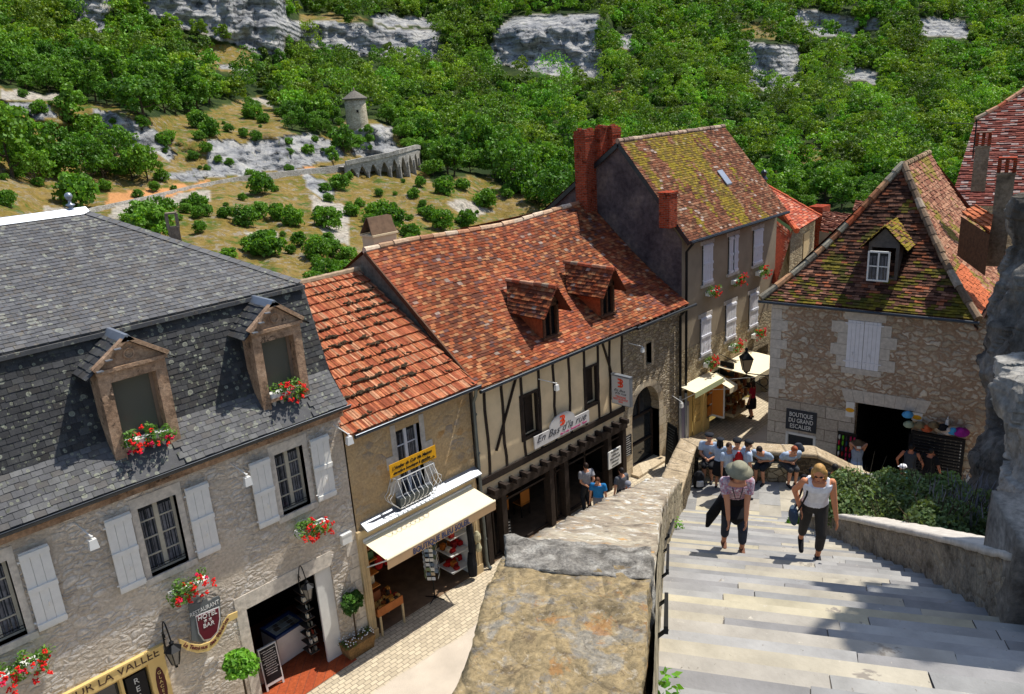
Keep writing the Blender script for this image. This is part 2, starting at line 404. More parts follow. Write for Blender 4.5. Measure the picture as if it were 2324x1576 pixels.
M_['leaf'] = leafmat('geranium_leaf', (.10, .22, .03), (.13, .27, .04), .3)
M_['leafb'] = leafmat('bay_leaf', (.05, .13, .02), (.06, .15, .02), .2)
M_['leafl'] = leafmat('bright_laurel_leaf', (.14, .34, .03), (.15, .36, .03), .3)
M_['leaft'] = leafmat('oak_foliage', (.065, .175, .012), (.14, .29, .02), .28)
M_['leafs'] = leafmat('scrub_foliage', (.075, .19, .014), (.13, .28, .022), .35)
M_['bark'] = plain('bark', hx('4a3e30'), .95, var=.3, scale=20, bump=.6)
M_['dirt'] = plain('soil', hx('3a2c20'), .95, var=.2, scale=20)
M_['tub'] = stonemat('stone_planter', [(.3, hx('6b5136')), (.6, hx('96764d')), (.8, hx('a98c63'))], 3, .5, 14)
M_['board'] = plain('chalkboard', hx('15161a'), .7); M_['chalk'] = plain('chalk', hx('c9c9c6'), .9)
M_['pave'] = attrmat('step_stone', .85, .2, 2.2, .5, 25, .2, spots=[(2.2, .64, hx('8d857a')), (14, .66, hx('7a746a')), (6, .66, hx('beb6a6'))])
M_['steel'] = plain('handrail', hx('26292d'), .4, .6)
# ---------------------------------------------------------------- the valley side
COLS = {
 -600: [(1500, 24), (1000, 42), (700, 66), (480, 100), (400, 118), (290, 140), (225, 150), (200, 160), (100, 215), (0, 265), (-300, 420)],
 0:    [(1500, 24), (1000, 42), (700, 62), (490, 95), (400, 115), (292, 135), (288, 138), (225, 141), (200, 150), (100, 205), (0, 250), (-300, 400)],
 110:  [(1500, 24), (1000, 42), (700, 62), (480, 105), (400, 125), (300, 139), (240, 144), (190, 165), (100, 215), (0, 255), (-300, 400)],
 200:  [(1500, 24), (1000, 42), (700, 62), (490, 103), (478, 111), (400, 128), (350, 142), (255, 147), (200, 168), (95, 225), (-20, 233), (-300, 400)],
 290:  [(1500, 24), (1000, 42), (700, 62), (490, 103), (455, 117), (350, 139), (262, 144), (190, 180), (105, 233), (0, 242), (-40, 244), (-300, 400)],
 450:  [(1500, 24), (1000, 42), (700, 66), (520, 100), (440, 122), (405, 133), (375, 140), (310, 150), (220, 190), (115, 240), (80, 243), (-60, 250), (-300, 400)],
 620:  [(1500, 24), (1000, 42), (700, 68), (560, 95), (420, 132), (398, 142), (350, 150), (305, 155), (230, 205), (150, 246), (120, 248), (-60, 258), (-300, 400)],
 700:  [(1500, 24), (1000, 42), (700, 70), (560, 96), (400, 141), (388, 147), (345, 158), (300, 165), (220, 215), (130, 285), (55, 292), (30, 320), (-300, 460)],
 760:  [(1500, 24), (1000, 42), (700, 72), (560, 98), (400, 145), (380, 152), (300, 172), (200, 230), (130, 290), (50, 300), (25, 325), (-300, 460)],
 845:  [(1500, 24), (1000, 42), (700, 72), (560, 100), (420, 143), (395, 149), (365, 160), (355, 168), (290, 171), (270, 185), (200, 235), (130, 292), (60, 300), (40, 325), (-300, 460)],
 915:  [(1500, 24), (1000, 42), (700, 72), (560, 104), (420, 143), (405, 150), (345, 166), (335, 172), (290, 182), (200, 240), (130, 292), (75, 300), (50, 325), (-300, 460)],
 985:  [(1500, 24), (1000, 42), (700, 75), (560, 110), (450, 135), (400, 155), (320, 200), (200, 250), (130, 292), (90, 300), (50, 330), (-300, 470)],
 1130: [(1500, 24), (1000, 42), (700, 80), (560, 120), (450, 148), (400, 165), (300, 215), (200, 262), (150, 288), (60, 300), (30, 330), (-300, 470)],
 1360: [(1500, 24), (1000, 42), (700, 85), (560, 130), (450, 150), (300, 220), (190, 268), (165, 285), (40, 300), (25, 325), (-300, 470)],
 1420: [(1500, 24), (1000, 42), (700, 85), (560, 130), (450, 150), (300, 220), (190, 268), (100, 310), (0, 370), (-300, 480)],
 1670: [(1500, 24), (1000, 42), (700, 85), (560, 130), (450, 160), (300, 225), (200, 275), (100, 315), (0, 380), (-300, 520)],
 1750: [(1500, 24), (1000, 42), (700, 85), (560, 130), (450, 165), (300, 225), (205, 285), (195, 292), (100, 300), (85, 325), (0, 385), (-300, 520)],
 1840: [(1500, 24), (1000, 42), (700, 85), (560, 130), (450, 170), (300, 230), (200, 290), (100, 340), (75, 370), (22, 382), (0, 400), (-300, 540)],
 1950: [(1500, 24), (1000, 42), (700, 85), (560, 130), (450, 170), (300, 235), (200, 295), (100, 350), (75, 375), (28, 385), (0, 410), (-300, 560)],
 2324: [(1500, 24), (1000, 42), (700, 85), (560, 140), (450, 190), (300, 270), (200, 330), (100, 400), (0, 470), (-300, 640)],
 3000: [(1500, 24), (1000, 42), (700, 85), (560, 140), (450, 190), (300, 270), (200, 330), (100, 400), (0, 470), (-300, 640)]}
_cx = sorted(COLS)
_py = np.arange(-300, 1501, 4.)
_tab = {x: np.interp(_py, [p for p, _ in COLS[x]][::-1], [d for _, d in COLS[x]][::-1]) for x in _cx}
def tdist(px, py):
    px = max(_cx[0], min(_cx[-1]-1, px)); py = max(-300, min(1496, py))
    i = max(k for k in range(len(_cx)) if _cx[k] <= px); a, b = _cx[i], _cx[i+1]; t = (px-a)/(b-a); t = t*t*(3-2*t)
    k = (py+300)/4; j = int(k); u = k-j
    A, B = _tab[a], _tab[b]
    d = (A[j]*(1-u)+A[j+1]*u)*(1-t)+(B[j]*(1-u)+B[j+1]*u)*t
    q = V((px*.012, py*.02, 3.1)); s = min(1, max(0, (900-py)/300))
    return d*(1+s*(.018*noise.fractal(q, 1, 2, 4)+.006*noise.noise(q*6)))
def inpoly(x, y, P):
    c = False; n = len(P)
    for i in range(n):
        x1, y1 = P[i]; x2, y2 = P[(i+1) % n]
        if (y1 > y) != (y2 > y) and x < (x2-x1)*(y-y1)/(y2-y1)+x1: c = not c
    return c
ROCK = [[(140, -60), (250, -60), (248, 60), (240, 95), (215, 92), (180, 50), (150, 10)],
        [(325, -90), (620, -90), (655, 60), (640, 130), (600, 125), (520, 95), (400, 60), (330, 30)],
        [(655, 45), (990, 70), (1010, 130), (870, 130), (760, 110), (690, 108), (655, 80)],
        [(1120, 70), (1170, 35), (1362, 33), (1368, 170), (1330, 185), (1200, 160), (1110, 140)],
        [(1690, 95), (1815, 105), (1830, 190), (1760, 210), (1700, 200)], [(1795, 18), (1945, 40), (1940, 75), (1870, 85), (1800, 60)],
        [(1960, 45), (2000, 45), (2000, 70), (1960, 70)], [(2085, 42), (2190, 45), (2200, 85), (2090, 80)], [(1900, 150), (1990, 160), (1990, 190), (1910, 185)],
        [(0, 226), (110, 240), (130, 262), (120, 275), (0, 250)], [(215, 245), (330, 280), (400, 345), (380, 362), (240, 330), (220, 290)], [(500, 150), (570, 150), (570, 165), (500, 160)],
        [(470, 320), (560, 325), (700, 300), (770, 330), (780, 352), (700, 380), (600, 392), (400, 412), (350, 402), (470, 380)],
        [(790, 292), (850, 285), (890, 290), (905, 350), (830, 362), (800, 350)], [(690, 395), (725, 400), (760, 440), (740, 455), (700, 430)],
        [(1400, 80), (1440, 85), (1440, 110), (1400, 110)], [(600, 45), (660, 40), (680, 60), (640, 70)], [(840, 30), (990, 45), (990, 62), (850, 55)]]
SCREE = [[(520, 215), (640, 225), (650, 245), (560, 235)], [(700, 440), (790, 470), (790, 560), (740, 545), (720, 500)], [(1010, 455), (1070, 460), (1130, 490), (1050, 490)],
         [(260, 460), (480, 430), (480, 450), (250, 500)], [(560, 530), (620, 520), (640, 545), (560, 550)], [(0, 200), (200, 215), (180, 232), (0, 222)], [(100, 470), (220, 480), (200, 520), (90, 500)]]
ORANGE = [[(250, 440), (400, 420), (480, 412), (470, 425), (300, 462), (240, 465)], [(690, 378), (712, 380), (700, 400), (680, 398)]]
_fl = [(-600, 190), (0, 196), (100, 212), (250, 240), (330, 268), (420, 262), (520, 235), (600, 215), (660, 300), (700, 320), (760, 292), (800, 262), (850, 275), (900, 300), (950, 380), (1000, 420), (1060, 395), (1120, 405), (1170, 440), (1240, 420), (1300, 560), (3000, 600)]
def forest_line(x): return float(np.interp(x, [p[0] for p in _fl], [p[1] for p in _fl]))
GRASS = [[(400, 95), (560, 110), (590, 160), (520, 172), (440, 130)], [(680, 30), (760, 35), (830, 45), (760, 62), (680, 60)], [(1785, 332), (1850, 330), (1880, 350), (1850, 378), (1800, 362)],
         [(1392, 80), (1440, 80), (1440, 112), (1400, 118)], [(1665, 55), (1760, 58), (1790, 85), (1690, 92)], [(1960, 325), (2000, 340), (1990, 370)], [(1700, 390), (1760, 380), (1780, 420), (1740, 430)],
         [(1380, 200), (1430, 195), (1430, 235), (1390, 240)], [(1500, 90), (1540, 90), (1540, 110), (1500, 110)]]
xs = list(np.arange(-520, 2900, 7.)); ys = list(np.arange(-280, 700, 5.))+list(np.arange(700, 1500, 25.))
tv = []; tm = []
for y in ys:
    for x in xs:
        nx = x+9*noise.noise(V((x*.03, y*.03, 7.))); ny = y+9*noise.noise(V((x*.03, y*.03, 17.)))
        rk = any(inpoly(nx, ny, P) for P in ROCK); sr = any(inpoly(nx, ny, P) for P in SCREE); og = any(inpoly(nx, ny, P) for P in ORANGE)
        fo = (ny < forest_line(nx) and not any(inpoly(nx, ny, P) for P in GRASS)) and not rk
        d = tdist(x, y)
        if rk:
            d *= 1+.010*noise.noise(V((x*.07, y*.03, 1.)))+.004*noise.noise(V((x*.2, y*.35, 5.)))
        tv.append(tuple(at_d(x, y, d))); tm.append((1. if rk else 0., .8 if sr else (.0 if not og else 0.), 1. if fo else 0., 1. if og else 0.))
nx_, ny_ = len(xs), len(ys)
tf = [(j*nx_+i, j*nx_+i+1, (j+1)*nx_+i+1, (j+1)*nx_+i) for j in range(ny_-1) for i in range(nx_-1)]
me = bpy.data.meshes.new('hillside'); me.from_pydata(tv, [], tf); me.update()
at = me.attributes.new('mask', 'FLOAT_COLOR', 'POINT'); at.data.foreach_set('color', np.array(tm, dtype=np.float32).ravel())
me.polygons.foreach_set('use_smooth', np.ones(len(tf), dtype=bool))
def terrain_mat():
    m, nt, b = newmat('dry_hillside'); n = N(nt); p = n.pos()
    a = n.node('ShaderNodeAttribute', attribute_name='mask'); s = n.node('ShaderNodeSeparateColor'); n.l(a.outputs['Color'], s.inputs[0])
    g1 = n.noise(p, .12, 8, .7); g2 = n.noise(p, 1.4, 6, .7)
    col = n.ramp(g1.outputs[0], [(.32, hx('606024')), (.45, hx('76652f')), (.56, hx('85703f')), (.72, hx('706850'))])
    col = n.mix(1., col, n.ramp(g2.outputs[0], [(.3, .65), (.7, 1.3)]), 'MULTIPLY')
    # stones showing through the dry grass
    v = n.noise(n.map(p, (1, 1, 2.5)), .55, 8, .8); col = n.mix(n.ramp(v.outputs[0], [(.53, 0), (.6, .8)]), col, hx('8d857a'))
    v2 = n.noise(p, .4, 6, .7); col = n.mix(n.ramp(v2.outputs[0], [(.52, 0), (.62, .85)]), col, hx('3d5a1c'))
    sc_ = n.mix(n.ramp(g2.outputs[0], [(.4, 0), (.6, 1)]), hx('8a857e'), hx('c0b8ac')); col = n.mix(s.outputs[1], col, sc_)
    col = n.mix(a.outputs['Alpha'], col, hx('c08a5a'))
    r1 = n.noise(n.map(p, (1, 1, 3.)), .16, 10, .68, .5); r2 = n.noise(n.map(p, (1, 1, .2)), .42, 8, .7, .5)
    rock = n.ramp(r1.outputs[0], [(.3, hx('686869')), (.42, hx('87888a')), (.55, hx('a5a4a1')), (.7, hx('bbb7ae'))])
    rock = n.mix(n.ramp(r2.outputs[0], [(.53, 0), (.6, .75)]), rock, hx('4c4d50'))
    rock = n.mix(n.ramp(n.noise(p, .35, 6, .7).outputs[0], [(.62, 0), (.68, .8)]), rock, hx('5b6328'))
    e = n.vor(n.map(p, (1, 1, 2.2)), .35, 'DISTANCE_TO_EDGE')
    rock = n.mix(n.ramp(e.outputs['Distance'], [(0, .18), (.03, 0)]), rock, hx('3a3c42'))
    col = n.mix(s.outputs[2], col, n.mix(n.ramp(g1.outputs[0], [(.45, 0), (.6, 1)]), hx('26351a'), hx('3d4a22')))
    col = n.mix(s.outputs[0], col, rock)
    n.l(col, b.inputs['Base Color']); b.inputs['Roughness'].default_value = .95; b.inputs['Specular IOR Level'].default_value = .1
    h = n.math('ADD', n.math('MULTIPLY', r1.outputs[0], n.math('ADD', n.math('MULTIPLY', s.outputs[0], .9), .4)), n.math('MULTIPLY', g2.outputs[0], .35))
    bw = n.node('ShaderNodeTexWave', bands_direction='Z'); n.l(p, bw.inputs['Vector']); bw.inputs['Scale'].default_value = .22; bw.inputs['Distortion'].default_value = 5; bw.inputs['Detail'].default_value = 4; h = n.math('ADD', h, n.math('MULTIPLY', bw.outputs['Fac'], n.math('MULTIPLY', s.outputs[0], .4)))
    n.l(n.bump(h, 1., .9), b.inputs['Normal']); return m
me.materials.append(terrain_mat())
ter = bpy.data.objects.new('hillside', me); link(ter); structure(ter)
# ---------------------------------------------------------------- leaf crowns
def crown_np(seed, nc, nl, rx, rz, leaf, flat=.7, spread=.62, cr=(.28, .46), squash=.8):
    g = np.random.default_rng(seed)
    th = g.uniform(0, 2*pi, nc); u = g.uniform(-.75, 1, nc); rr = g.uniform(.35, 1, nc)**.6*spread
    cen = np.stack([np.cos(th)*np.sqrt(1-u*u*.9)*rr*rx, np.sin(th)*np.sqrt(1-u*u*.9)*rr*rx, u*rr*rz*1.15], 1)
    cr_ = g.uniform(cr[0], cr[1], nc)*rx
    ci = g.integers(0, nc, nl); d = g.normal(size=(nl, 3)); d /= np.linalg.norm(d, axis=1)[:, None]
    d[:, 2] = np.where(d[:, 2] < -.3, -d[:, 2], d[:, 2])
    rad = g.uniform(.72, 1.08, nl)[:, None]*cr_[ci][:, None]
    c = cen[ci]+d*rad*np.array([1, 1, squash])
    n = d+g.normal(size=(nl, 3))*flat; n /= np.linalg.norm(n, axis=1)[:, None]
    t = np.cross(n, g.normal(size=(nl, 3))); t /= np.linalg.norm(t, axis=1)[:, None]; b = np.cross(n, t)
    s = (leaf*g.uniform(.6, 1.4, nl))[:, None]
    q = np.stack([c-t*s-b*s*.6, c+t*s-b*s*.6, c+t*s*.7+b*s*.6, c-t*s*.7+b*s*.6], 1)
    tone = (g.uniform(.7, 1.3, nc)[ci]*g.uniform(.75, 1.25, nl))
    col = np.stack([tone*g.uniform(.9, 1.15, nl), tone, tone*.95, np.ones(nl)], 1)
    return q.astype(np.float32), col.astype(np.float32)
def npmesh(name, q, col, mat, mi=None):
    n = len(q); me = bpy.data.meshes.new(name)
    me.vertices.add(n*4); me.vertices.foreach_set('co', q.reshape(-1)); me.loops.add(n*4); me.loops.foreach_set('vertex_index', np.arange(n*4, dtype=np.int32))
    me.polygons.add(n); me.polygons.foreach_set('loop_start', np.arange(0, n*4, 4, dtype=np.int32)); me.polygons.foreach_set('loop_total', np.full(n, 4, dtype=np.int32))
    me.update(calc_edges=True); at = me.attributes.new('col', 'FLOAT_COLOR', 'FACE'); at.data.foreach_set('color', col.ravel())
    for m in (mat if isinstance(mat, (list, tuple)) else [mat]): me.materials.append(m)
    if mi is not None: me.polygons.foreach_set('material_index', mi.astype(np.int32))
    return me
def trunk_mesh(seed, h, r, rx):
    g = random.Random(seed); mb = MB()
    p = V((0, 0, -1)); pts = [p]
    for i in range(5): p = p+V((g.uniform(-.12, .12)*h*.3, g.uniform(-.12, .12)*h*.3, (h+1)/5)); pts.append(p)
    mb.tube(pts, [r*1.3, r, r*.85, r*.65, r*.45, r*.2], 6)
    for i in range(5):
        a = g.uniform(0, 2*pi); s = pts[2+i % 3]; e = s+V((cos(a)*rx*.6, sin(a)*rx*.6, h*.3)); mb.tube([s, (s+e)/2+V((0, 0, -.1*h)), e], [r*.5, r*.35, r*.12], 5)
    me = bpy.data.meshes.new('trunk'); me.from_pydata(mb.v, [], mb.f); me.materials.append(M_['bark']); return me
VAR = []
for k in range(7):
    rx = [2.9, 2.3, 3.2, 2.5, 3.4, 2.1, 2.7][k]; rz = [2.6, 2.9, 2.4, 2.1, 3.2, 3.2, 2.7][k]; th = [.9, 1.2, .7, .6, 1., 1.3, .8][k]
    q, c = crown_np(40+k, 44, 2100, rx, rz, .16, cr=(.17, .34), spread=.8, flat=.9); q[:, :, 2] += th+rz*.6
    VAR.append((npmesh('crown', q, c, M_['leaft']), trunk_mesh(90+k, th+rz*.7, .17, rx), rx, th+rz*1.6))
TREES = []
def far_tree(px, py, s, k, label, group, name='tree', cat='tree', lat=None):
    d = tdist(px, py); P = at_d(px, py, d); cm, tm_, rx, h = VAR[k]
    t = thing(name, label, cat, P, rnd.uniform(0, 6.28), group); t.scale = (s*rnd.uniform(.9, 1.1), s*rnd.uniform(.9, 1.1), s*rnd.uniform(.85, 1.2))
    a = bpy.data.objects.new('crown', cm); COL.objects.link(a); a.parent = t
    b = bpy.data.objects.new('trunk', tm_); COL.objects.link(b); b.parent = t
    if lat: a.material_slots[0].link = 'OBJECT'; a.material_slots[0].material = lat
    return t
# sow the woods: candidates kept apart in the picture of the slope, the nearest 290 become trees of their own
cand = []; grid = {}
g = random.Random(11)
for tries in range(26000):
    px = g.uniform(-260, 2560); py = g.uniform(-120, 590)
    if py > forest_line(px): continue
    if any(inpoly(px, py-4, P) for P in ROCK+GRASS): continue
    if any(inpoly(px, py-hh, P) for P in ROCK for hh in (12, 25, 38)) and g.random() < .95: continue
    if 1330 < px < 1420 and 283 < py < 305: continue
    if px > 1420 and py > 480+0*px: continue
    d = tdist(px, py); s = g.choice((.6, .8, 1, 1.2, 1.55))*g.uniform(.85, 1.15)*(1.2 if 985 < px < 1500 and 200 < py < 480 else 1); rp = 2.3*s*FPX/d
    ok = True; cx, cy = int(px//40), int(py//40)
    for i in (-1, 0, 1):
        for j in (-1, 0, 1):
            for (qx, qy, qr) in grid.get((cx+i, cy+j), []):
                if (px-qx)**2+((py-qy)*1.7)**2 < ((rp+qr)*.52)**2: ok = False; break
            if not ok: break
        if not ok: break
    if not ok: continue
    grid.setdefault((cx, cy), []).append((px, py, rp)); cand.append((d, px, py, s))
cand.sort(); print('trees', len(cand))
def place_name(px, py):
    if px < 420: return 'left hillside'
    if px < 1020: return 'slope behind the tower'
    if px < 1600: return 'slope behind the brick chimney'
    return 'slope above the mossy roofs'
inview = [c for c in cand if -20 < c[1] < 2345 and c[2] > -10]; near = set(map(id, inview[:250]))
qs = []; cs = []
for c in cand:
    d, px, py, s = c
    k = rnd.randrange(7)
    if id(c) in near:
        far_tree(px, py, s, k, 'leafy green tree in the wood on the '+place_name(px, py), 'trees of the wood on the '+place_name(px, py))
    else:
        P = at_d(px, py, d); rx = VAR[k][2]*s; rz = rx*rnd.uniform(.85, 1.15)
        q, cc = crown_np(rnd.randrange(10**6), 26, 820 if d < 300 else 560, rx*1.02, rz, .22 if d < 300 else .29, cr=(.18, .36), spread=.8, flat=.9)
        q = q+np.array([P.x, P.y, P.z+rz*.95+.2*s], dtype=np.float32); v = rnd.uniform(.6, 1.5)*(1+.5*noise.noise(V((px*.006, py*.012, 3.)))); y = rnd.uniform(.85, 1.4)
        cc[:, :3] *= np.array([v*y, v, v*rnd.uniform(.8, 1.2)], dtype=np.float32); qs.append(q); cs.append(cc)
me = npmesh('distant_wood', np.concatenate(qs), np.concatenate(cs), M_['leaft'])
o = bpy.data.objects.new('distant_wood', me); link(o); tag(o, 'dense green wood covering the far hillside among the grey cliffs', 'wood', kind='stuff')
# scrub and single trees standing on the dry slope
SVAR = []
for k in range(5):
    q, c = crown_np(200+k, 34, 1900, 1.45, 1.15, .105, cr=(.22, .42), spread=.72, flat=.9); q[:, :, 2] += .72
    SVAR.append((npmesh('foliage', q, c, M_['leafs']), trunk_mesh(300+k, .9, .07, 1.2)))
def shrub(px, py, s, lab, name='shrub', cat='bush'):
    d = tdist(px, py); P = at_d(px, py, d); k = rnd.randrange(5); cm, tm_ = SVAR[k]
    t = thing(name, lab, cat, P, rnd.uniform(0, 6.28), 'bushes on the dry hillside'); t.scale = (s, s, s*rnd.uniform(.95, 1.2))
    for nm, me in (('foliage', cm), ('stem', tm_)):
        a = bpy.data.objects.new(nm, me); COL.objects.link(a); a.parent = t
BUSH = [(595, 442, 1.5, 'tall dark bush just below the hillside road'), (455, 478, 1.1, 'wide bright bush right of the stone retaining wall'), (425, 474, .7, 'small bush at the left of the wide bright bush'),
 (560, 515, 1.35, 'round yellowish bush standing in dry grass'), (608, 578, 1.7, 'largest bush on the dry grass above the slate roof'), (575, 570, 1., 'bush at the left of the largest bush'), (632, 500, 1.2, 'bush beside the pale boulders on the slope'), (668, 512, 1.2, 'light green bush right of the pale boulders'),
 (722, 588, 1.2, 'round bush on the pale scree'), (745, 520, 1.5, 'tall bush at the top of the scree'), (745, 552, .7, 'small bush in the middle of the scree'), (790, 596, 1., 'bush at the right edge of the scree'), (800, 490, 1., 'bush below the viaduct at its left end'), (770, 430, 1.3, 'dark bush beneath the start of the viaduct'),
 (520, 590, .8, 'small yellow green bush above the slate hip'), (860, 500, 1.6, 'spreading bush above the capped chimney'), (890, 520, 1.6, 'broad bush right of the capped chimney'), (935, 540, 1.1, 'light bush above the tiled ridge'), (938, 450, .9, 'dark round bush under the last viaduct arch'), (980, 500, 1.0, 'bush behind the middle of the tiled ridge'),
 (1005, 520, 1.4, 'broad leafy bush behind the tiled ridge'), (1060, 515, 1.4, 'bushy shrub near the brick chimney'), (1100, 470, 1.7, 'tall pale bush on the bare slope'), (1010, 440, 1.5, 'bush right of the viaduct'), (1050, 430, 1.2, 'bush at the edge of the dark wood'), (960, 470, .6, 'tiny bush on the brown slope'),
 (370, 500, 1.4, 'dark bush behind the slim chimney pot'), (330, 510, 1.5, 'dark bush beyond the slate hip'), (350, 540, 1.8, 'low bush directly behind the slate hip'), (295, 520, .9, 'small dark bush on the slope behind the slate roof'), (20, 468, .8, 'small round bush left of the roof finial'), (185, 476, 2., 'leafy bush behind the roof finial'),
 (520, 300, .8, 'small grey bush on the golden slope'), (372, 330, 1.0, 'grey bush on the top of the rock shelf'), (640, 265, 1.1, 'yellow bush on the golden slope'), (745, 640, 1.2, 'bush just above the orange tiled roof'), (720, 655, 1., 'low bush behind the orange tiled roof'), (780, 630, 1., 'bush at the foot of the gable roof'), (90, 260, 1., 'small shrub on the rock ledge'),
 (700, 350, 1., 'bush rooted in the grey outcrop'), (755, 310, .9, 'bush at the left of the tower rock'), (815, 330, 1.1, 'bush climbing the rock below the tower'), (835, 300, .8, 'dry bush beside the tower foot'), (575, 270, 1.6, 'tall narrow bush alone on the golden slope'), (475, 310, 1.5, 'dark bush at the lower edge of the left wood'), (455, 290, 1.6, 'bush among the lowest trees at left'),
 (705, 245, 1.2, 'bush among the trees left of the tower'), (1180, 440, 2.2, 'rounded bush at the foot of the dark wood'), (1215, 460, 2., 'bright bush beside the grey gable'), (1250, 430, 2., 'bush at the left of the brick chimney')]
for b in BUSH: shrub(*b)
gb = random.Random(21); cnt = 0
while cnt < 110:
    px = gb.uniform(-20, 1240); py = gb.uniform(205, 660)
    if py < forest_line(px) or any(inpoly(px, py, P) for P in ROCK[:9]) or abs(py-(486-.155*(px-180))) < 14 and px > 180: continue
    if px < 640 and py > 480+(px-200)*.33: continue
    if px > 820 and py > 590-(px-820)*.27: continue
    shrub(px, py, gb.uniform(.3, .95), 'small scrub bush dotted over the dry grassy slope'); cnt += 1
TR = [(60, 385, 1.5), (25, 400, 1.4), (110, 400, 1.1), (150, 408, 1.), (200, 412, 1.), (235, 408, .95), (300, 410, 1.), (335, 412, .9), (170, 305, 1.1), (205, 330, 1.), (190, 360, .9), (268, 380, 1.), (758, 378, .7), (780, 345, 1.), (800, 350, .9), (640, 160, 1.), (575, 262, .7),
      (1000, 390, 1.4), (960, 350, 1.2), (1030, 400, 1.2), (985, 330, 1.2), (945, 300, 1.), (905, 275, 1.), (1388, 285, .9), (240, 405, .9), (80, 420, .8), (20, 350, 1.1), (130, 350, .8), (285, 350, .6)]
for i, (px, py, s) in enumerate(TR):
    far_tree(px, py, s, i % 7, 'loose green tree growing on the rocky dry slope above the road' if px < 420 else 'green tree standing beside the viaduct and the round tower', 'single trees near the hillside road')
# ---------------------------------------------------------------- road, viaduct and tower
M_['asph'] = plain('asphalt', hx('8b8a8a'), .9, var=.1, scale=3); M_['rwall'] = rubble('roadside_wall', [hx('a9a49b'), hx('bdb8ae'), hx('8f8a82')], hx('8a847a'), 3, 1.5, .05, .7)
M_['via'] = rubble('viaduct_stone', [hx('9b978f'), hx('b3afa6'), hx('8a867e')], hx('8b867d'), 2.2, 1.7, .05, .5)
rd = [(180, 486, 106), (230, 474, 110), (330, 452, 118), (430, 428, 127), (540, 406, 136), (640, 394, 142), (740, 384, 148), (811, 370, 153), (881, 357, 156), (925, 344, 160), (944, 338, 166), (952, 327, 178), (946, 318, 192), (925, 312, 205)]
ri = [(180, 478), (230, 466), (330, 442), (430, 418), (540, 398), (640, 385), (740, 375), (811, 362), (868, 349), (895, 335), (900, 325), (903, 318), (898, 313), (890, 308)]
mb = MB(); wb = MB(); dm = MB(); prev = None
for (x, y, d), (x2, y2) in zip(rd, ri):
    A = at_d(x, y, d*.985); B = at_z(x2, y2, A.z)
    if prev:
        PA, PB = prev; mb.poly([PA, A, B, PB]); dn = V((0, 0, -6.))
        wb.extrude([PA+V((0, 0, .3)), A+V((0, 0, .3)), A+dn, PA+dn], (B-A).normalized()*.5)
        i = len(dm.v)
    prev = (A, B)
structure(mb.build('road', M_['asph']))
tag(wb.build('retaining_wall', M_['rwall']), 'low stone parapet and retaining wall along the hillside road', 'wall')
va = [(786, 376), (808, 371), (833, 366), (858, 361), (883, 356), (904, 350), (922, 345), (936, 341), (947, 338), (956, 340)]
vd = [152, 153, 154, 155, 156, 157, 159, 162, 166, 172]
vz = at_d(870, 359, 153).z
t = thing('viaduct', 'curved grey stone viaduct with pointed arches carrying the hillside road', 'viaduct', at_d(870, 400, 150))
pp = [at_d(x, y, d*.955) for (x, y), d in zip(va, vd)]
body = MB(); rec = MB(); par = MB(); pads = MB()
for i in range(len(pp)-1):
    A, B = pp[i], pp[i+1]; L = (B-A).xy.length; u = (B-A); u.z = 0; u.normalize(); n = V((-u.y, u.x, 0))
    if n.dot(A-EYE) < 0: n = -n
    zt = (A.z+B.z)/2; H = [2.4, 4.0, 4.2, 4.6, 5.2, 5.9, 6.4, 6.8, 7.][i]; pw = .1*L; sh = H*.45
    def Q(a, h): return V((A.x, A.y, A.z+(B.z-A.z)*a/L))+u*a+V((0, 0, -h))
    arc = []
    w = L-2*pw
    for k in range(0, 9):
        t_ = k/8; xx = pw+w*t_; hh = sh*(abs(2*t_-1)**1.5)+.7; arc.append((xx, hh))
    poly = [Q(0, 8.5), Q(pw, 8.5)]+[Q(a, h) for a, h in arc]+[Q(L-pw, 8.5), Q(L, 8.5), Q(L, 0), Q(0, 0)]
    for k in range(len(arc)-1):
        (a0, h0), (a1, h1) = arc[k], arc[k+1]; body.hexa([Q(a0, h0), Q(a1, h1), Q(a1, h1)+n*.9, Q(a0, h0)+n*.9, Q(a0, 0), Q(a1, 0), Q(a1, 0)+n*.9, Q(a0, 0)+n*.9])
    for a0, a1 in ((0, pw), (L-pw, L)): body.hexa([Q(a0, 8.5), Q(a1, 8.5), Q(a1, 8.5)+n*.9, Q(a0, 8.5)+n*.9, Q(a0, 0), Q(a1, 0), Q(a1, 0)+n*.9, Q(a0, 0)+n*.9])
    pads.hexa([Q(-pw*.7, 8.5)-n*.5, Q(pw*.7, 8.5)-n*.5, Q(pw*.7, 8.5), Q(-pw*.7, 8.5), Q(-pw*.5, 1.8)-n*.25, Q(pw*.5, 1.8)-n*.25, Q(pw*.5, 1.8), Q(-pw*.5, 1.8)])
    rec.extrude([Q(0, 9)+n*3, Q(L, 9)+n*3, Q(L, .2)+n*3, Q(0, .2)+n*3], n*.4); rec.poly([Q(0, .3)+n*.5, Q(L, .3)+n*.5, Q(L, .3)+n*3.1, Q(0, .3)+n*3.1])
    par.hexa([Q(0, 0)-n*.15, Q(L, 0)-n*.15, Q(L, 0)+n*.4, Q(0, 0)+n*.4, Q(0, -.75)-n*.15, Q(L, -.75)-n*.15, Q(L, -.75)+n*.4, Q(0, -.75)+n*.4])
body.build('arcade', M_['via'], t); rec.build('recess_wall', M_['via'], t); par.build('parapet', M_['rwall'], t); pads.build('pier', M_['via'], t)
TD = tdist(812, 287); T0 = at_d(812, 287, TD)
t = thing('round_tower', 'small round stone tower with a conical stone roof on the hillside knoll', 'tower', T0)
R0 = 22.5*TD/FPX; h = 56*TD/FPX
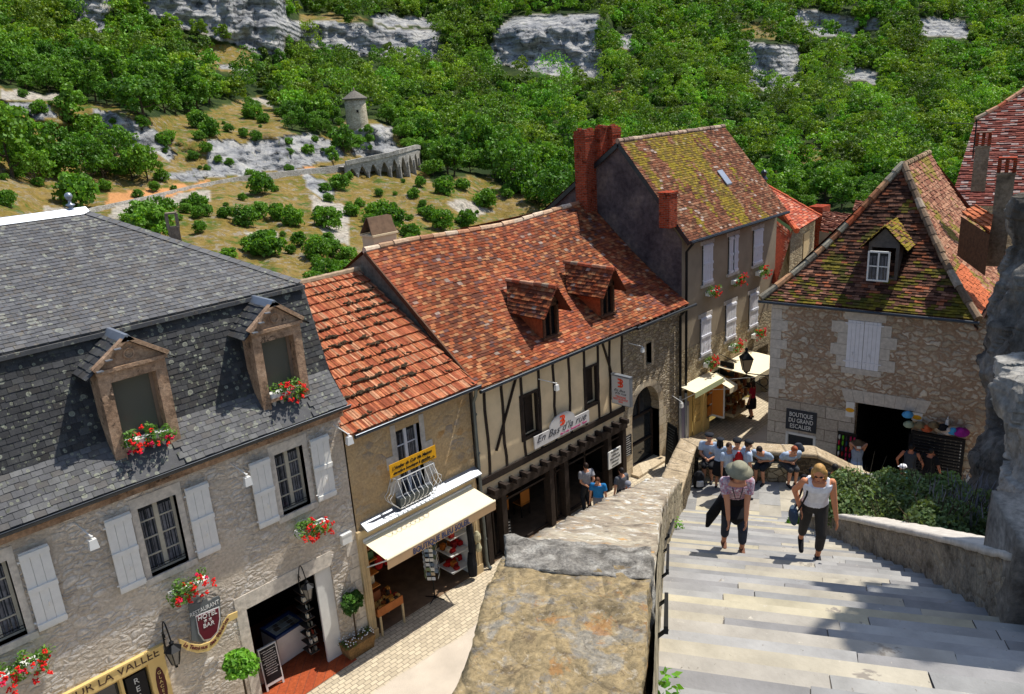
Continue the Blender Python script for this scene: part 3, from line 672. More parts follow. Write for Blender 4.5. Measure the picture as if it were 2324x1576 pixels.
mb = MB(); mb.lathe([(R0*1.08, -.8), (R0*1.05, 0), (R0, h*.6), (R0*.98, h)], T0, 24); mb.build('wall', rubble('tower_stone', [hx('b3a78f'), hx('c9bda4'), hx('988c76')], hx('a59a84'), 3, 1.6, .05, .6), t, True)
mb = MB(); mb.lathe([(R0*1.17, h*.98), (R0*1.2, h+.12), (R0*.62, h+.95), (R0*.2, h+1.55), (R0*.08, h+1.65)], T0, 24); rf = mb.build('roof', plain('stone_slab_roof', hx('6c675e'), .9, var=.25, scale=3, bump=.6), t)
mb = MB(); mb.lathe([(.22, h+1.55), (.25, h+1.75), (.12, h+1.85), (.2, h+2.), (.05, h+2.3)], T0, 10); mb.build('finial', M_['chim'], rf)
mb = MB(); q = (T0-EYE); q.z = 0; q.normalize(); c0 = T0-q*(R0*1.0)+V((.25, -.1, h*.55)); mb.cbox(c0, .35, .35, .5); mb.build('window', M_['black'], t)
# ---------------------------------------------------------------- survey sheets of the photograph (origin x, y, enlargement)
ZM = {1: (0, 500, 2.582), 2: (0, 1100, 2.478), 3: (750, 500, 2.424), 4: (750, 1050, 2.582), 5: (1350, 300, 3.152), 6: (1850, 220, 2.717), 7: (1650, 750, 2.554), 8: (1150, 1150, 1.648),
      22: (800, 0, 2.582), 23: (1660, 0, 2.582), 24: (1700, 1050, 3.94), 25: (1380, 1050, 5.2525), 26: (1680, 850, 5.63), 27: (850, 1100, 3.94), 28: (580, 1350, 4.084), 32: (1640, 1000, 4.648), 33: (2040, 980, 4.925)}
def zz(k, x, y): a, b, s = ZM[k]; return ((a+x/s)*.90781, (b+y/s)*.90781)
Y0 = 15.65
FA = Frame((0, Y0, 0), (1, 0, 0), (0, -1, 0))
def pk(k, x, y, o=0, fr=FA): return fr.pick(*zz(k, x, y), o)
def rect(k, pts, o=0, fr=FA):
    q = [pk(k, x, y, o, fr) for x, y in pts]; return (min(p[0] for p in q), max(p[0] for p in q), min(p[1] for p in q), max(p[1] for p in q))
def qrect(k, pts, o=0, fr=FA):
    """average the four corners TL TR BR BL into an upright rectangle"""
    q = [pk(k, x, y, o, fr) for x, y in pts]; return ((q[0][0]+q[3][0])/2, (q[1][0]+q[2][0])/2, (q[2][1]+q[3][1])/2, (q[0][1]+q[1][1])/2)
def text(name, s, fr, a, z, o, size, mat, parent, width=None, shear=0, ext=.006, rotz=0, align='LEFT', spacing=1., M3=None, off=0):
    c = bpy.data.curves.new(name, 'FONT'); c.body = s; c.size = size; c.extrude = ext; c.shear = shear; c.align_x = align; c.space_character = spacing; c.resolution_u = 3; c.offset = off
    tmp = bpy.data.objects.new('tmp', c); COL.objects.link(tmp); dg = bpy.context.evaluated_depsgraph_get(); me = bpy.data.meshes.new_from_object(tmp.evaluated_get(dg))
    bpy.data.objects.remove(tmp); 
    xs_ = [v.co.x for v in me.vertices]; k = 1 if not width else width/(max(xs_)-min(xs_))
    x0 = min(xs_) if align == 'LEFT' else 0
    I = W[parent.name].inverted()
    for v in me.vertices:
        x, y, zz_ = (v.co.x-x0)*k, v.co.y, v.co.z
        if rotz: x, y = x*cos(rotz)-y*sin(rotz), x*sin(rotz)+y*cos(rotz)
        v.co = I @ fr.P(a+x, o+zz_, z+y)
    me.materials.append(mat); ob = bpy.data.objects.new(name, me); link(ob, parent); return ob
def casement(fr, r, parent, cols=2, rows=4, rec=.16, fm='wfr', gm='glass', curtain=True, name='window', bar=.03, cent=.09, jam=.06):
    a0, a1, z0, z1 = r; mb = MB(); w = (a1-a0)
    fr.box(mb, a0, a1, -rec-.05, -rec, z1-jam, z1); fr.box(mb, a0, a1, -rec-.05, -rec+.004, z0, z0+jam)
    fr.box(mb, a0, a0+jam, -rec-.05, -rec+.002, z0, z1); fr.box(mb, a1-jam, a1, -rec-.05, -rec+.002, z0, z1)
    for i in range(1, cols): c = a0+w*i/cols; fr.box(mb, c-cent/2, c+cent/2, -rec-.045, -rec+.012, z0+jam, z1-jam)
    for i in range(cols):
        b0 = a0+w*i/cols; b1 = a0+w*(i+1)/cols
        for j in range(1, rows): zc = z0+(z1-z0)*j/rows; fr.box(mb, b0+cent/2, b1-cent/2, -rec-.04, -rec-.002, zc-bar/2, zc+bar/2)
    o = mb.build(name, M_[fm], parent)
    mb = MB(); mb.poly([fr.P(a0, -rec-.03, z0), fr.P(a1, -rec-.03, z0), fr.P(a1, -rec-.03, z1), fr.P(a0, -rec-.03, z1)]); mb.build('pane', M_[gm], o)
    if curtain:
        mb = MB(); n = 60
        P = [(a0+(a1-a0)*i/n, -rec-.025+.012*sin(i*1.3+sin(i*.7))) for i in range(n+1)]
        for i in range(n):
            (x0, o0), (x1, o1) = P[i], P[i+1]
            if abs((x0-a0)/w-.5) < .05 or i % 15 == 0 and i: continue
            g_ = .75+.3*sin(i*1.3)+rnd.uniform(-.1, .1)
            mb.poly([fr.P(x0, o0+.0, z0+jam), fr.P(x1, o1+.0, z0+jam), fr.P(x1, o1+.0, z1-jam-.1), fr.P(x0, o0, z1-jam-.1)])
        mb.build('curtain', M_['curt'], o, True)
    return o
def shutter(fr, r, parent, o=.05, th=.035, mat='shut', planks=3, z_battens=(.04, .5, .93), lab=None, tilt=0):
    a0, a1, z0, z1 = r; mb = MB(); w = (a1-a0)/planks; H = z1-z0
    for i in range(planks): fr.box(mb, a0+i*w+.003, a0+(i+1)*w-.003, o, o+th+.002*(i % 2), z0, z1)
    for t in z_battens: zc = z0+H*t; fr.box(mb, a0-.005, a1+.005, o+th, o+th+.03, zc-.02, zc+.08)
    for t in (.12, .9): mb.tube([fr.P(a0+.0, o+.04, z0+H*t), fr.P(a0-.04, o+.02, z0+H*t)], .02, 6)
    mb.box(*(0,)*6) if False else None
    P0 = fr.P(a0+w*1.6, o+th+.02, z0+H*.27); mb.tube([P0, P0+fr.n*.04+V((0, 0, .1)), P0+fr.n*.02+V((0, 0, .14))], .012, 5)
    s = mb.build('shutter', M_[mat], parent); return s
def leaves(mb, c, rx, ry, rz, n, s, g, m=0, tone=(.7, 1.3), shell=False):
    for _ in range(n):
        d = V((g.gauss(0, 1), g.gauss(0, 1), g.gauss(0, 1))).normalized(); r = g.uniform(.75, 1.05) if shell else g.uniform(.2, 1)**.5
        p = V(c)+V((d.x*rx*r, d.y*ry*r, d.z*rz*r)); nn = (d+V((g.uniform(-.7, .7), g.uniform(-.7, .7), g.uniform(-.3, .9)))).normalized()
        t = nn.cross(V((g.uniform(-1, 1), g.uniform(-1, 1), g.uniform(-1, 1)))).normalized(); b = nn.cross(t); k = s*g.uniform(.6, 1.3); v = g.uniform(*tone)
        mb.poly([p-t*k, p-b*k*.55, p+t*k, p+b*k*.55], m, (v*g.uniform(.9, 1.15), v, v))
def flowerbox(P, u, n, L, lab, group, col='red', dens=1., s=1., seed=1, w=.2, h=.17, box='white', spread=1.):
    """window box: u along the wall, n out of it, P the box's rear bottom centre"""
    g = random.Random(seed); P = V(P); u = V(u); n = V(n)
    t = thing('flower_box', lab, 'flower box', P, 0, group)
    mb = MB(); a = u*(L/2); q = n*w; H = V((0, 0, h)); th = u*.015
    mb.hexa([P-a, P+a, P+a+q, P-a+q, P-a*1.03+H, P+a*1.03+H, P+a*1.03+q*1.1+H, P-a*1.03+q*1.1+H]); mb.build('box', M_[box], t)
    lf = MB(); fl = MB(); pk_ = MB(); c0 = P+q*.7+H*1.35
    for i in range(int(17*L/.8)+3):
        x = g.uniform(-.5, .5)*L*1.05*spread; c = c0+u*x+n*g.uniform(-.05, .2)*s+V((0, 0, g.uniform(-.24, .12)*s))
        leaves(lf, c, .12*s, .12*s, .11*s, int(26*dens), .035*s, g)
    for i in range(int(22*dens*L/.8)):
        x = g.uniform(-.52, .52)*L*spread; c = c0+u*x+n*g.uniform(.08, .34)*s+V((0, 0, g.uniform(-.3, .2)*s)); m_ = pk_ if (col == 'mix' and g.random() < .35) or g.random() < .1 else fl
        for k in range(7): d = V((g.uniform(-1, 1), g.uniform(-1, 1), g.uniform(-1, 1)))*.035*s; m_.ball(c+d, .022*s, n=5)
    lf.build('leaves', M_['leaf'], t); fl.build('flowers', M_['red'], t)['kind'] = 'stuff'
    if pk_.v: pk_.build('pink_flowers', M_['pink'], t)['kind'] = 'stuff'
    return t
def lantern(P, n, lab, s=1., group='iron wall lanterns'):
    """iron wall lantern; P the bracket foot on the wall"""
    t = thing('wall_lantern', lab, 'lantern', P, 0, group); P = V(P); n = V(n); mb = MB(); up = V((0, 0, 1))
    mb.bar(P-up*.35*s, P+up*.12*s, .05*s, .02*s)
    arc = [P+n*(.3*s*sin(k*pi/10))*1.0+up*(.12*s+.2*s*(1-cos(k*pi/10))*.5*1.3) for k in range(0, 8)]
    arc = [P+up*-.1*s]+[P+n*(.02+.38*s*t_)+up*s*(.5*sin(t_*pi*.9)) for t_ in [i/9 for i in range(10)]]
    mb.tube(arc, .014*s, 6); e = arc[-1]; mb.tube([P+n*(.05*s+.07*s*cos(a))+up*s*(.1+.07*sin(a)) for a in [k*.6 for k in range(10)]], .01*s, 5)
    mb.build('bracket', M_['iron'], t)
    c = e+up*-.1*s; b = MB(); b.lathe([(.01, .12*s), (.05*s, .08*s), (.03*s, .04*s), (.17*s, -.06*s), (.15*s, -.07*s)], c, 6); b.lathe([(.06*s, -.38*s), (.02*s, -.42*s), (.03*s, -.45*s)], c, 6)
    for k in range(6):
        a = k*pi/3; b.tube([c+V((.14*s*cos(a), .14*s*sin(a), -.07*s)), c+V((.07*s*cos(a), .07*s*sin(a), -.38*s))], .009*s, 4)
    b.build('lantern_frame', M_['iron'], t)
    gl = MB(); gl.lathe([(.065*s, -.37*s), (.13*s, -.075*s)], c, 6); gl.build('glass', M_['lglass'], t); return t
M_['lglass'] = glassmat('lantern_glass', (.16, .15, .13), .15)
def floodlight(P, n, lab, side=None, s=1.):
    t = thing('floodlight', lab, 'floodlight', P, 0, 'small white floodlights on wall arms'); P = V(P); n = V(n); mb = MB(); side = V(side or (0, 0, 0))
    e = P+n*.42*s+side+V((0, 0, -.16*s)); mb.tube([P, e], .014*s, 6); mb.ball(e, .03*s, n=6); mb.build('arm', M_['white'], t)
    h = MB(); c = e+V((0, 0, -.13*s)); h.hexa([c+V(q)*s for q in ((-.08, -.05, -.1), (.08, -.05, -.1), (.08, .05, -.08), (-.08, .05, -.08), (-.06, -.04, .08), (.06, -.04, .08), (.06, .04, .08), (-.06, .04, .08))]); h.build('lamp_head', M_['white'], t); return t
# ---------------------------------------------------------------- the slate roofed hotel
H = thing('slate_roofed_hotel', 'stone hotel with a mansard of grey slate, two stone dormers and white shutters', 'house', (4, Y0, 0))
A0, A1, GZ = -3., 9.62, 6.78
w2 = qrect(2, [(855, 435), (1085, 330), (1170, 740), (940, 860)]); w3 = qrect(2, [(1700, 95), (1870, 30), (1925, 390), (1755, 475)])
w1r = pk(2, 40, 745)[0]; w1 = (w1r-(w2[1]-w2[0]), w1r, w2[2], w2[3])
fo = rect(2, [(1525, 1050), (2050, 775)]); fo = (fo[0], fo[1], -.1, (pk(2, 1525, 1050)[1]+pk(2, 2050, 775)[1])/2)
sg = rect(2, [(1000, 1262), (1012, 1325)]); SGR = pk(2, 1005, 1290)[0]; SGT = pk(2, 1000, 1262)[1]; SGB = pk(2, 1010, 1328)[1]
rs = (-1.6, SGR, -.1, SGB-.02)
print('A windows', w1, w2, w3, 'door', fo, 'sign', SGR, SGT, SGB)
mb = MB(); wall(mb, FA, A0, A1, -.1, GZ-.02, [w1, w2, w3, fo, rs], depth=.3)
P = FA.P
mb.poly([P(A1, 0, -.1), P(A1, -6, -3), P(A1, -6, GZ), P(A1, 0, GZ)]); mb.poly([P(A0, -6, -3), P(A1, -6, -3), P(A1, -6, 9), P(A0, -6, 9)]); mb.build('wall', M_['rubA'], H)
# dressed stone lintels, jambs and eave course
for r in (w1, w2, w3):
    mb = MB(); FA.box(mb, r[0]-.13, r[1]+.13, -.28, .012, r[3], r[3]+.24); FA.box(mb, r[0]-.16, r[1]+.16, -.25, .05, r[2]-.14, r[2])
    for sx in (r[0]-.13, r[1]): FA.box(mb, sx, sx+.13, -.28, .010, r[2], r[3])
    mb.build('window_surround', M_['ashA'], H)
mb = MB(); FA.box(mb, fo[0]-.25, fo[1]+.05, -.28, .014, fo[3], fo[3]+.38); FA.box(mb, fo[0]-.25, fo[0], -.28, .012, 0, fo[3]); mb.build('door_surround', M_['ashA'], H)
mb = MB()
for k in range(9): w_ = .34 if k % 2 else .22; FA.box(mb, A1-w_, A1, -.2, .012, k*.38, k*.38+.36)
mb.build('corner_stones', M_['ashA'], H)
mb = MB(); FA.box(mb, A0, A1+.02, 0, .14, GZ-.34, GZ-.16); FA.box(mb, A0, A1+.04, 0, .24, GZ-.16, GZ-.06); mb.build('cornice', M_['dorm'], H)
mb = MB(); pts = [P(A0, .36, GZ), P(A1+.05, .36, GZ)]
for sgn in range(5):
    t0 = -pi*sgn/5; t1 = -pi*(sgn+1)/5
    mb.poly([P(A0, .38+.1*cos(t0), GZ+.1*sin(t0)), P(A1+.05, .38+.1*cos(t0), GZ+.1*sin(t0)), P(A1+.05, .38+.1*cos(t1), GZ+.1*sin(t1)), P(A0, .38+.1*cos(t1), GZ+.1*sin(t1))])
mb.tube([P(A0, .485, GZ+.01), P(A1+.05, .485, GZ+.01)], .018, 6); mb.build('gutter', M_['gutter'], H)
for r in (w1, w2, w3): casement(FA, r, H)
sl2 = qrect(2, [(705, 490), (850, 435), (940, 895), (810, 960)], .08); sr2 = qrect(2, [(1140, 305), (1260, 275), (1335, 700), (1215, 765)], .08)
wd = .5; HS = (w2[2]-.02, w2[3]+.05)
for r in (w1, w2, w3):
    for x in ((r[0]-.16-wd, r[0]-.16), (r[1]+.17, r[1]+.17+wd)): shutter(FA, (x[0], x[1], r[2]-.03, r[3]+.06), H)
    for k in range(3):
        pass
mb = MB()
for r in (w1, w2, w3):
    for k in (0, 1): mb.tube([P(r[0], .0-.05, r[2]+.12+.06*k), P(r[1], -.05, r[2]+.12+.06*k)], .009, 5)
mb.build('window_rail', M_['iron'], H)
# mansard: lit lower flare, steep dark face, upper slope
RS = [hx('59595a'), hx('545456'), hx('5f5f60'), hx('515152'), hx('646463'), hx('595653')]
def slate_pick(a, b): return sc(rnd.choice(RS), rnd.uniform(.8, 1.15))
dz = [(0, .42, GZ+.03), (0, -.2, GZ+.80), (0, -.82, 9.56)]
DA = []
def dcalc(k, lt, rt, lb, rb, pkk, sill):
    f = .1; L_ = (pk(k, *lt, f)[0]+pk(k, *lb, f)[0])/2; R__ = (pk(k, *rt, f)[0]+pk(k, *rb, f)[0])/2
    zs = (pk(k, *lt, f)[1]+pk(k, *rt, f)[1])/2; zp = pk(k, *pkk, f)[1]; return [L_, R__, zs, zp]
DA.append(dcalc(1, (640, 1130), (1075, 1010), (705, 1560), (1160, 1560), (835, 885), None)); DA.append(dcalc(1, (1600, 885), (1945, 790), (1735, 1430), (2010, 1370), (1760, 668), None))
print('dormers', DA)
lowmb = MB(); upmb = MB(); ml = MB()
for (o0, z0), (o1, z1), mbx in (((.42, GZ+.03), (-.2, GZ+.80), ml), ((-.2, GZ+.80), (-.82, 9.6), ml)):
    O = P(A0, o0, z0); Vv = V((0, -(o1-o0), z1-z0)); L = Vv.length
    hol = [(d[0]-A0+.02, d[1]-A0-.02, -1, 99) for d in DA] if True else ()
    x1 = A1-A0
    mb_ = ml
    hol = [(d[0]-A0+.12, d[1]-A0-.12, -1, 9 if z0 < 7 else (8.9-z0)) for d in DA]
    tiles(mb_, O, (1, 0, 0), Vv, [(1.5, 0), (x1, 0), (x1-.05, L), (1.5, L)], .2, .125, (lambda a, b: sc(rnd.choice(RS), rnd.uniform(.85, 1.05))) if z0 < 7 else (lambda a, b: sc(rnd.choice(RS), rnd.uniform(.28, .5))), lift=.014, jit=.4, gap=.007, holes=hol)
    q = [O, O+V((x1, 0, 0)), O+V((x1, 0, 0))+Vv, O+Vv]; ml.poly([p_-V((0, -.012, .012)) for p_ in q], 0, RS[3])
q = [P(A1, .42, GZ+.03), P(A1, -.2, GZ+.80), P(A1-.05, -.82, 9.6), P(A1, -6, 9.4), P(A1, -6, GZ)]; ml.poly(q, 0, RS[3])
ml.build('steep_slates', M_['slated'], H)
RX = at_y(185, 480, 20.5); RZ = RX.z; O = P(A0, -.72, 9.62); tp = V((0, 20.5-(Y0+.72), RZ-9.62)); L = tp.length
mb = MB(); x1 = A1-.08-A0; xr = RX.x-A0
def upper_pick(a, b):
    return sc(rnd.choice(RS), rnd.uniform(.88, 1.12))
tiles(mb, O, (1, 0, 0), tp, [(2.5, 0), (x1, 0), (xr, L), (2.5, L)], .19, .125, upper_pick, lift=.014, jit=.3, gap=.007)
q = [O, O+V((x1, 0, 0)), O+V((xr, 0, 0))+tp, O+tp]; mb.poly([p_-V((0, 0, .02)) for p_ in q], 0, RS[3])
cr = O+V((x1, 0, 0)); rx = O+V((xr, 0, 0))+tp; mb.poly([cr-V((0, 0, .02)), V((A1-.05, 24.5, 9.6)), rx-V((0, 0, .02))], 0, RS[1]); mb.poly([O+tp-V((0, 0, .02)), rx-V((0, 0, .02)), V((A1-.05, 24.5, 9.6)), V((A0, 24.5, 9.6))], 0, RS[1])
FA.box(mb, A0, A1-.04, -1, -.66, 9.50, 9.585, 0, RS[3])
rf = mb.build('roof', M_['slate'], H)
mb = MB(); n_ = 22
for i in range(n_):
    p0 = cr.lerp(rx, i/n_); p1 = cr.lerp(rx, (i+1)/n_+.01); d = (p1-p0).normalized(); s_ = V((.11, .06, 0)); mb.poly([p0+V((-.12, -.02, .03)), p0+V((.02, .02, .075)), p1+V((.02, .02, .06)), p1+V((-.12, -.02, .02))], 0, sc(RS[2], rnd.uniform(.85, 1.1)))
    mb.poly([p0+V((.02, .02, .075)), p0+V((.15, .08, .01)), p1+V((.15, .08, .0)), p1+V((.02, .02, .06))], 0, RS[0])
mb.build('hip_slates', M_['slate'], rf)
mb = MB(); mb.hexa([V((A0, 20.32, RZ-.05)), rx+V((.15, -.18, -.05)), rx+V((.15, .18, -.05)), V((A0, 20.68, RZ-.05)), V((A0, 20.46, RZ+.1)), rx+V((.1, -.04, .1)), rx+V((.1, .04, .1)), V((A0, 20.54, RZ+.1))]); mb.build('ridge_flashing', M_['zincw'] if 'zincw' in M_ else M_['zinc'], rf)
mb = MB(); fp = at_y(162, 476, 20.5); mb.lathe([(r_*.68, z_*.62-.02) for r_, z_ in ((.14, -.05), (.12, .04), (.06, .09), (.07, .13), (.15, .19), (.15, .22), (.05, .27), (.05, .38), (.1, .44), (.135, .53), (.1, .63), (.03, .67))], fp, 14); mb.build('finial', M_['zinc'], rf, True)
# stone dormers
for i, (a0, a1, zs, zp) in enumerate(DA):
    f = .1; zb = GZ+.06; am = (a0+a1)/2; wp = (a1-a0)*.17; D = thing  # pilaster width
    mb = MB(); wz1 = zs-.22; wz0 = zb+.62
    for s0, s1 in ((a0, a0+wp), (a1-wp, a1)): FA.box(mb, s0, s1, -.35, f, zb-.1, zs)
    FA.box(mb, a0+wp, a1-wp, -.35, f-.004, wz1, zs); FA.box(mb, a0-.03, a1+.03, -.3, f+.07, zs, zs+.07)
    for s0, s1 in ((a0+wp-.03, a0+wp), (a1-wp, a1-wp+.03)): pass
    mb.extrude([P(a0, -.3, zs+.07), P(a1, -.3, zs+.07), P(am, -.3, zp-.05)], -FA.n*-(f+.28)); 
    mb.bar(P(a0-.06, f+.03, zs+.1), P(am, f+.03, zp+.02), .14, .08); mb.bar(P(a1+.06, f+.03, zs+.1), P(am, f+.03, zp+.02), .14, .08)
    mb.tube([P(am+.1*cos(k*pi/6), f+.005, zs+.26+.1*sin(k*pi/6)) for k in range(13)], .018, 5)
    FA.box(mb, a0+wp, a1-wp, -.3, f+.05, zb-.08, zb+.03); FA.box(mb, a0+wp-.02, a1-wp+.02, -.3, f+.06, wz0-.1, wz0-.03)
    dr = mb.build('dormer', M_['dorm'], H)
    mb = MB()
    for k in range(4):
        c = P(a0+wp+(a1-a0-2*wp)*(k+.5)/4, f-.06, zb+.03); mb.lathe([(.05, 0), (.055, .03), (.03, .06), (.07, .16), (.075, .22), (.035, .33), (.03, .37), (.055, .42), (.055, .5)], c, 10)
    mb.build('baluster', M_['balus'] if 'balus' in M_ else M_['ashA'], dr, True)
    casement(FA, (a0+wp, a1-wp, wz0-.03, wz1), dr, 1, 1, .12, 'dorw', gm='gpane', curtain=False, jam=.07)
    mb = MB(); FA.box(mb, a0+wp, a1-wp, -.32, -.3, zb, wz1); mb.build('backing', M_['dark'], dr)
    # slate cheeks and little roof running back into the mansard
    mb = MB(); yb = Y0+1.3
    for s in (a0+.03, a1-.03):
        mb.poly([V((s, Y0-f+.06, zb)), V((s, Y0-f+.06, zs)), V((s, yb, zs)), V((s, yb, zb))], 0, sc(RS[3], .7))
    fr2 = V((0, 1, 0))
    for sgn in (-1, 1):
        e = am+sgn*((a1-a0)/2+.2); ze = zs-.06; Ov = V((e, Y0-f-.06, ze)) ; U = V((0, 1, 0)); Vv = V((am-e, 0, zp+.03-ze)); L = Vv.length
        reg = [(0, 0), (.95, 0), (1.15, L), (0, L)]
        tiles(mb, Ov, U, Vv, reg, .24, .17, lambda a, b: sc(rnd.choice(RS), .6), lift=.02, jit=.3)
        mb.poly([Ov, Ov+U*.95, Ov+U*1.15+Vv, Ov+Vv], 0, RS[3])
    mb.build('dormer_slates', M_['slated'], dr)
    mb = MB(); mb.hexa([V((am-.13, Y0-f-.1, zp-.05)), V((am+.13, Y0-f-.1, zp-.05)), V((am+.13, Y0+.75, zp-.05)), V((am-.13, Y0+.75, zp-.05)), V((am-.03, Y0-f-.1, zp+.08)), V((am+.03, Y0-f-.1, zp+.08)), V((am+.03, Y0+.75, zp+.08)), V((am-.03, Y0+.75, zp+.08))])
    for k in range(3): c = V((am-(a1-a0)/2*(.35+.3*k), Y0-f-.1, zp-(zp-zs)*(.35+.3*k)+.06)); mb.cbox(c, .12, .14, .02)
    mb.build('ridge_flashing', M_['zinc'], dr)
    L = (a1-a0-2*wp)*.95
    flowerbox(P(am, f-.16, zb+.52), (1, 0, 0), (0, -1, 0), L, ['window box of red and pink geraniums on the balustrade of the left stone dormer', 'window box of red geraniums on the balustrade of the dormer nearest the orange tiles'][i], 'geranium boxes of the hotel', col=['mix', 'red'][i], seed=5+i, dens=1.15, s=1.05)
for k, (r, lab) in enumerate(((w1, 'box of trailing red geraniums at the bottom left corner below the left window'), (w2, 'box of red geraniums under the middle hotel window above the shield sign'), (w3, 'box of red geraniums under the hotel window beside the tan boutique'))):
    am = (r[0]+r[1])/2+[.16, .22, .2][k]; flowerbox(P(am, .06, r[2]-.62), (1, 0, 0), (0, -1, 0), .8, lab, 'geranium boxes of the hotel', seed=20+k, s=1.1, dens=1.3)
# signs and lamps
S_ = thing('shop_sign', 'long cream signboard with brown capital letters at the bottom left', 'sign', P(SGR, 0, SGB), 0)
mb = MB(); FA.box(mb, -1.6, SGR, .0, .07, SGB, SGT); FA.box(mb, -1.6, SGR+.01, .0, .09, SGT-.02, SGT+.02); mb.build('board', M_['creams'], S_)
xl = pk(2, 480, 1560, .07)[0]; xr_ = pk(2, 978, 1290, .07)[0]
text('lettering', 'SUR LA VALLEE', FA, xl-.17, SGB+.07, .07, .27, plain('brown_lettering', hx('4a3326'), .6), S_, width=xr_-xl+.17)
SF = thing('shopfront', 'cream timber shopfront with a dark vertical sign under the cream signboard', 'shopfront', P(SGR, 0, 0))
mb = MB(); FA.box(mb, SGR-.36, SGR, -.2, .03, 0, SGB); FA.box(mb, SGR-.94, SGR-.88, -.2, .0, 0, SGB); FA.box(mb, SGR-1.6, SGR-1.55, -.2, .0, 0, SGB); FA.box(mb, SGR-2.4, SGR-2.1, -.2, .02, 0, SGB); FA.box(mb, SGR-2.4, SGR, -.2, -.06, SGB-.12, SGB-.02); mb.build('frame', M_['creams'], SF)
mb = MB(); FA.box(mb, A0+1.4, SGR, -.25, -.22, 0, SGB); mb.build('glass', M_['glass'], SF)
mb = MB(); FA.box(mb, SGR-.82, SGR-.42, -.1, -.05, .8, SGB-.16); vs_ = mb.build('vertical_sign', M_['board'], SF)
for k, ch in enumerate('RESTAURANT'): text('lettering', ch, FA, SGR-.62, SGB-.38-.2*k, -.048, .19, M_['chalk'], vs_, align='CENTER')
mb = MB(); mb.poly([P(SGR-.18+.1*cos(k*pi/8), .036, SGB-.65+.45*sin(k*pi/8)) for k in range(16)]); ov = mb.build('oval_poster', plain('dark_red_enamel', hx('4a1513'), .5), SF)
for k, ch in enumerate('GLACES'): text('lettering', ch, FA, SGR-.18, SGB-.38-.115*k, .038, .11, M_['creams'], ov, align='CENTER')
# shield and ribbon sign
S_ = thing('shield_sign', 'grey tower shaped hotel sign with a maroon shield and a curled cream ribbon', 'sign', P(*[pk(2, 1260, 1100)[i] if i < 1 else 0 for i in (0, 1)], pk(2, 1260, 1100)[1]))
o_ = .12; pq = lambda x, y: pk(2, x, y, o_)
def flat(name, k, pts, o, th, mat, par, fr=FA):
    mb = MB(); mb.extrude([fr.P(a, o, z) for a, z in [fr.pick(*zz(k, x, y), o) for x, y in pts]], fr.n*th); return mb.build(name, mat, par)
flat('tower_board', 2, [(1165, 1015), (1180, 1005), (1183, 1020), (1205, 1010), (1207, 1000), (1218, 996), (1220, 1012), (1250, 1003), (1252, 990), (1280, 983), (1283, 998), (1310, 988), (1312, 980), (1350, 965), (1360, 970), (1365, 1130), (1350, 1180), (1250, 1255), (1185, 1240), (1180, 1130)], o_, .03, plain('grey_sign', hx('5d6264'), .6), S_)
flat('shield_border', 2, [(1210, 1090), (1358, 1032), (1364, 1110), (1350, 1190), (1310, 1235), (1260, 1245), (1228, 1200)], o_+.03, .01, M_['white'], S_)
flat('shield', 2, [(1216, 1097), (1352, 1042), (1358, 1110), (1344, 1185), (1306, 1228), (1264, 1238), (1235, 1196)], o_+.04, .01, plain('maroon', hx('5f1226'), .5), S_)
def ltext(s, k, p0, p1, size, mat, par, o, shear=0, fr=FA, off=0, name='lettering', ext=.006):
    a = fr.pick(*zz(k, *p0), o); b = fr.pick(*zz(k, *p1), o); w_ = hypot(b[0]-a[0], b[1]-a[1]); return text(name, s, fr, a[0], a[1], o, size, mat, par, width=w_, rotz=atan2(b[1]-a[1], b[0]-a[0]), shear=shear, off=off, ext=ext)
wl = M_['white']
ltext('RESTAURANT', 2, (1180, 1100), (1358, 1012), .14, wl, S_, o_+.034); ltext('HOTEL', 2, (1228, 1122), (1345, 1075), .15, wl, S_, o_+.054); [ltext('*', 2, (x, y), (x+18, y-8), .2, wl, S_, o_+.054) for x, y in ((1266, 1150), (1296, 1138))]; ltext('BAR', 2, (1262, 1168), (1330, 1140), .14, wl, S_, o_+.054)
rib = [(1100, 1228), (1130, 1240), (1180, 1262), (1240, 1268), (1300, 1248), (1350, 1195), (1380, 1130), (1410, 1085), (1468, 1060), (1445, 1085), (1468, 1098), (1410, 1128), (1385, 1185), (1340, 1260), (1290, 1305), (1220, 1318), (1150, 1300), (1115, 1275), (1128, 1258)]
mb = MB(); 
up_ = rib[0:9]; dn_ = [rib[0], rib[17], rib[16], rib[15], rib[14], rib[13], rib[12], rib[11], rib[10]]
for i in range(8):
    q = [up_[i], up_[i+1], dn_[i+1], dn_[i]]; mb.extrude([FA.P(a, o_+.05, z) for a, z in [FA.pick(*zz(2, x, y), o_+.05) for x, y in q]], FA.n*.03)
mb.build('ribbon', M_['creams'], S_)
cen = [((up_[i][0]+dn_[i][0])/2, (up_[i][1]+dn_[i][1])/2) for i in range(9)]; cen[0] = (1122, 1256)
pts3 = [FA.pick(*zz(2, x, y), o_+.08) for x, y in cen]
cum = [0]
for i in range(1, len(pts3)): cum.append(cum[-1]+hypot(pts3[i][0]-pts3[i-1][0], pts3[i][1]-pts3[i-1][1]))
maro = bpy.data.materials['maroon']; msg = 'Le Terminus des Pèlerins'; s0, s1 = .12, cum[-1]-.24
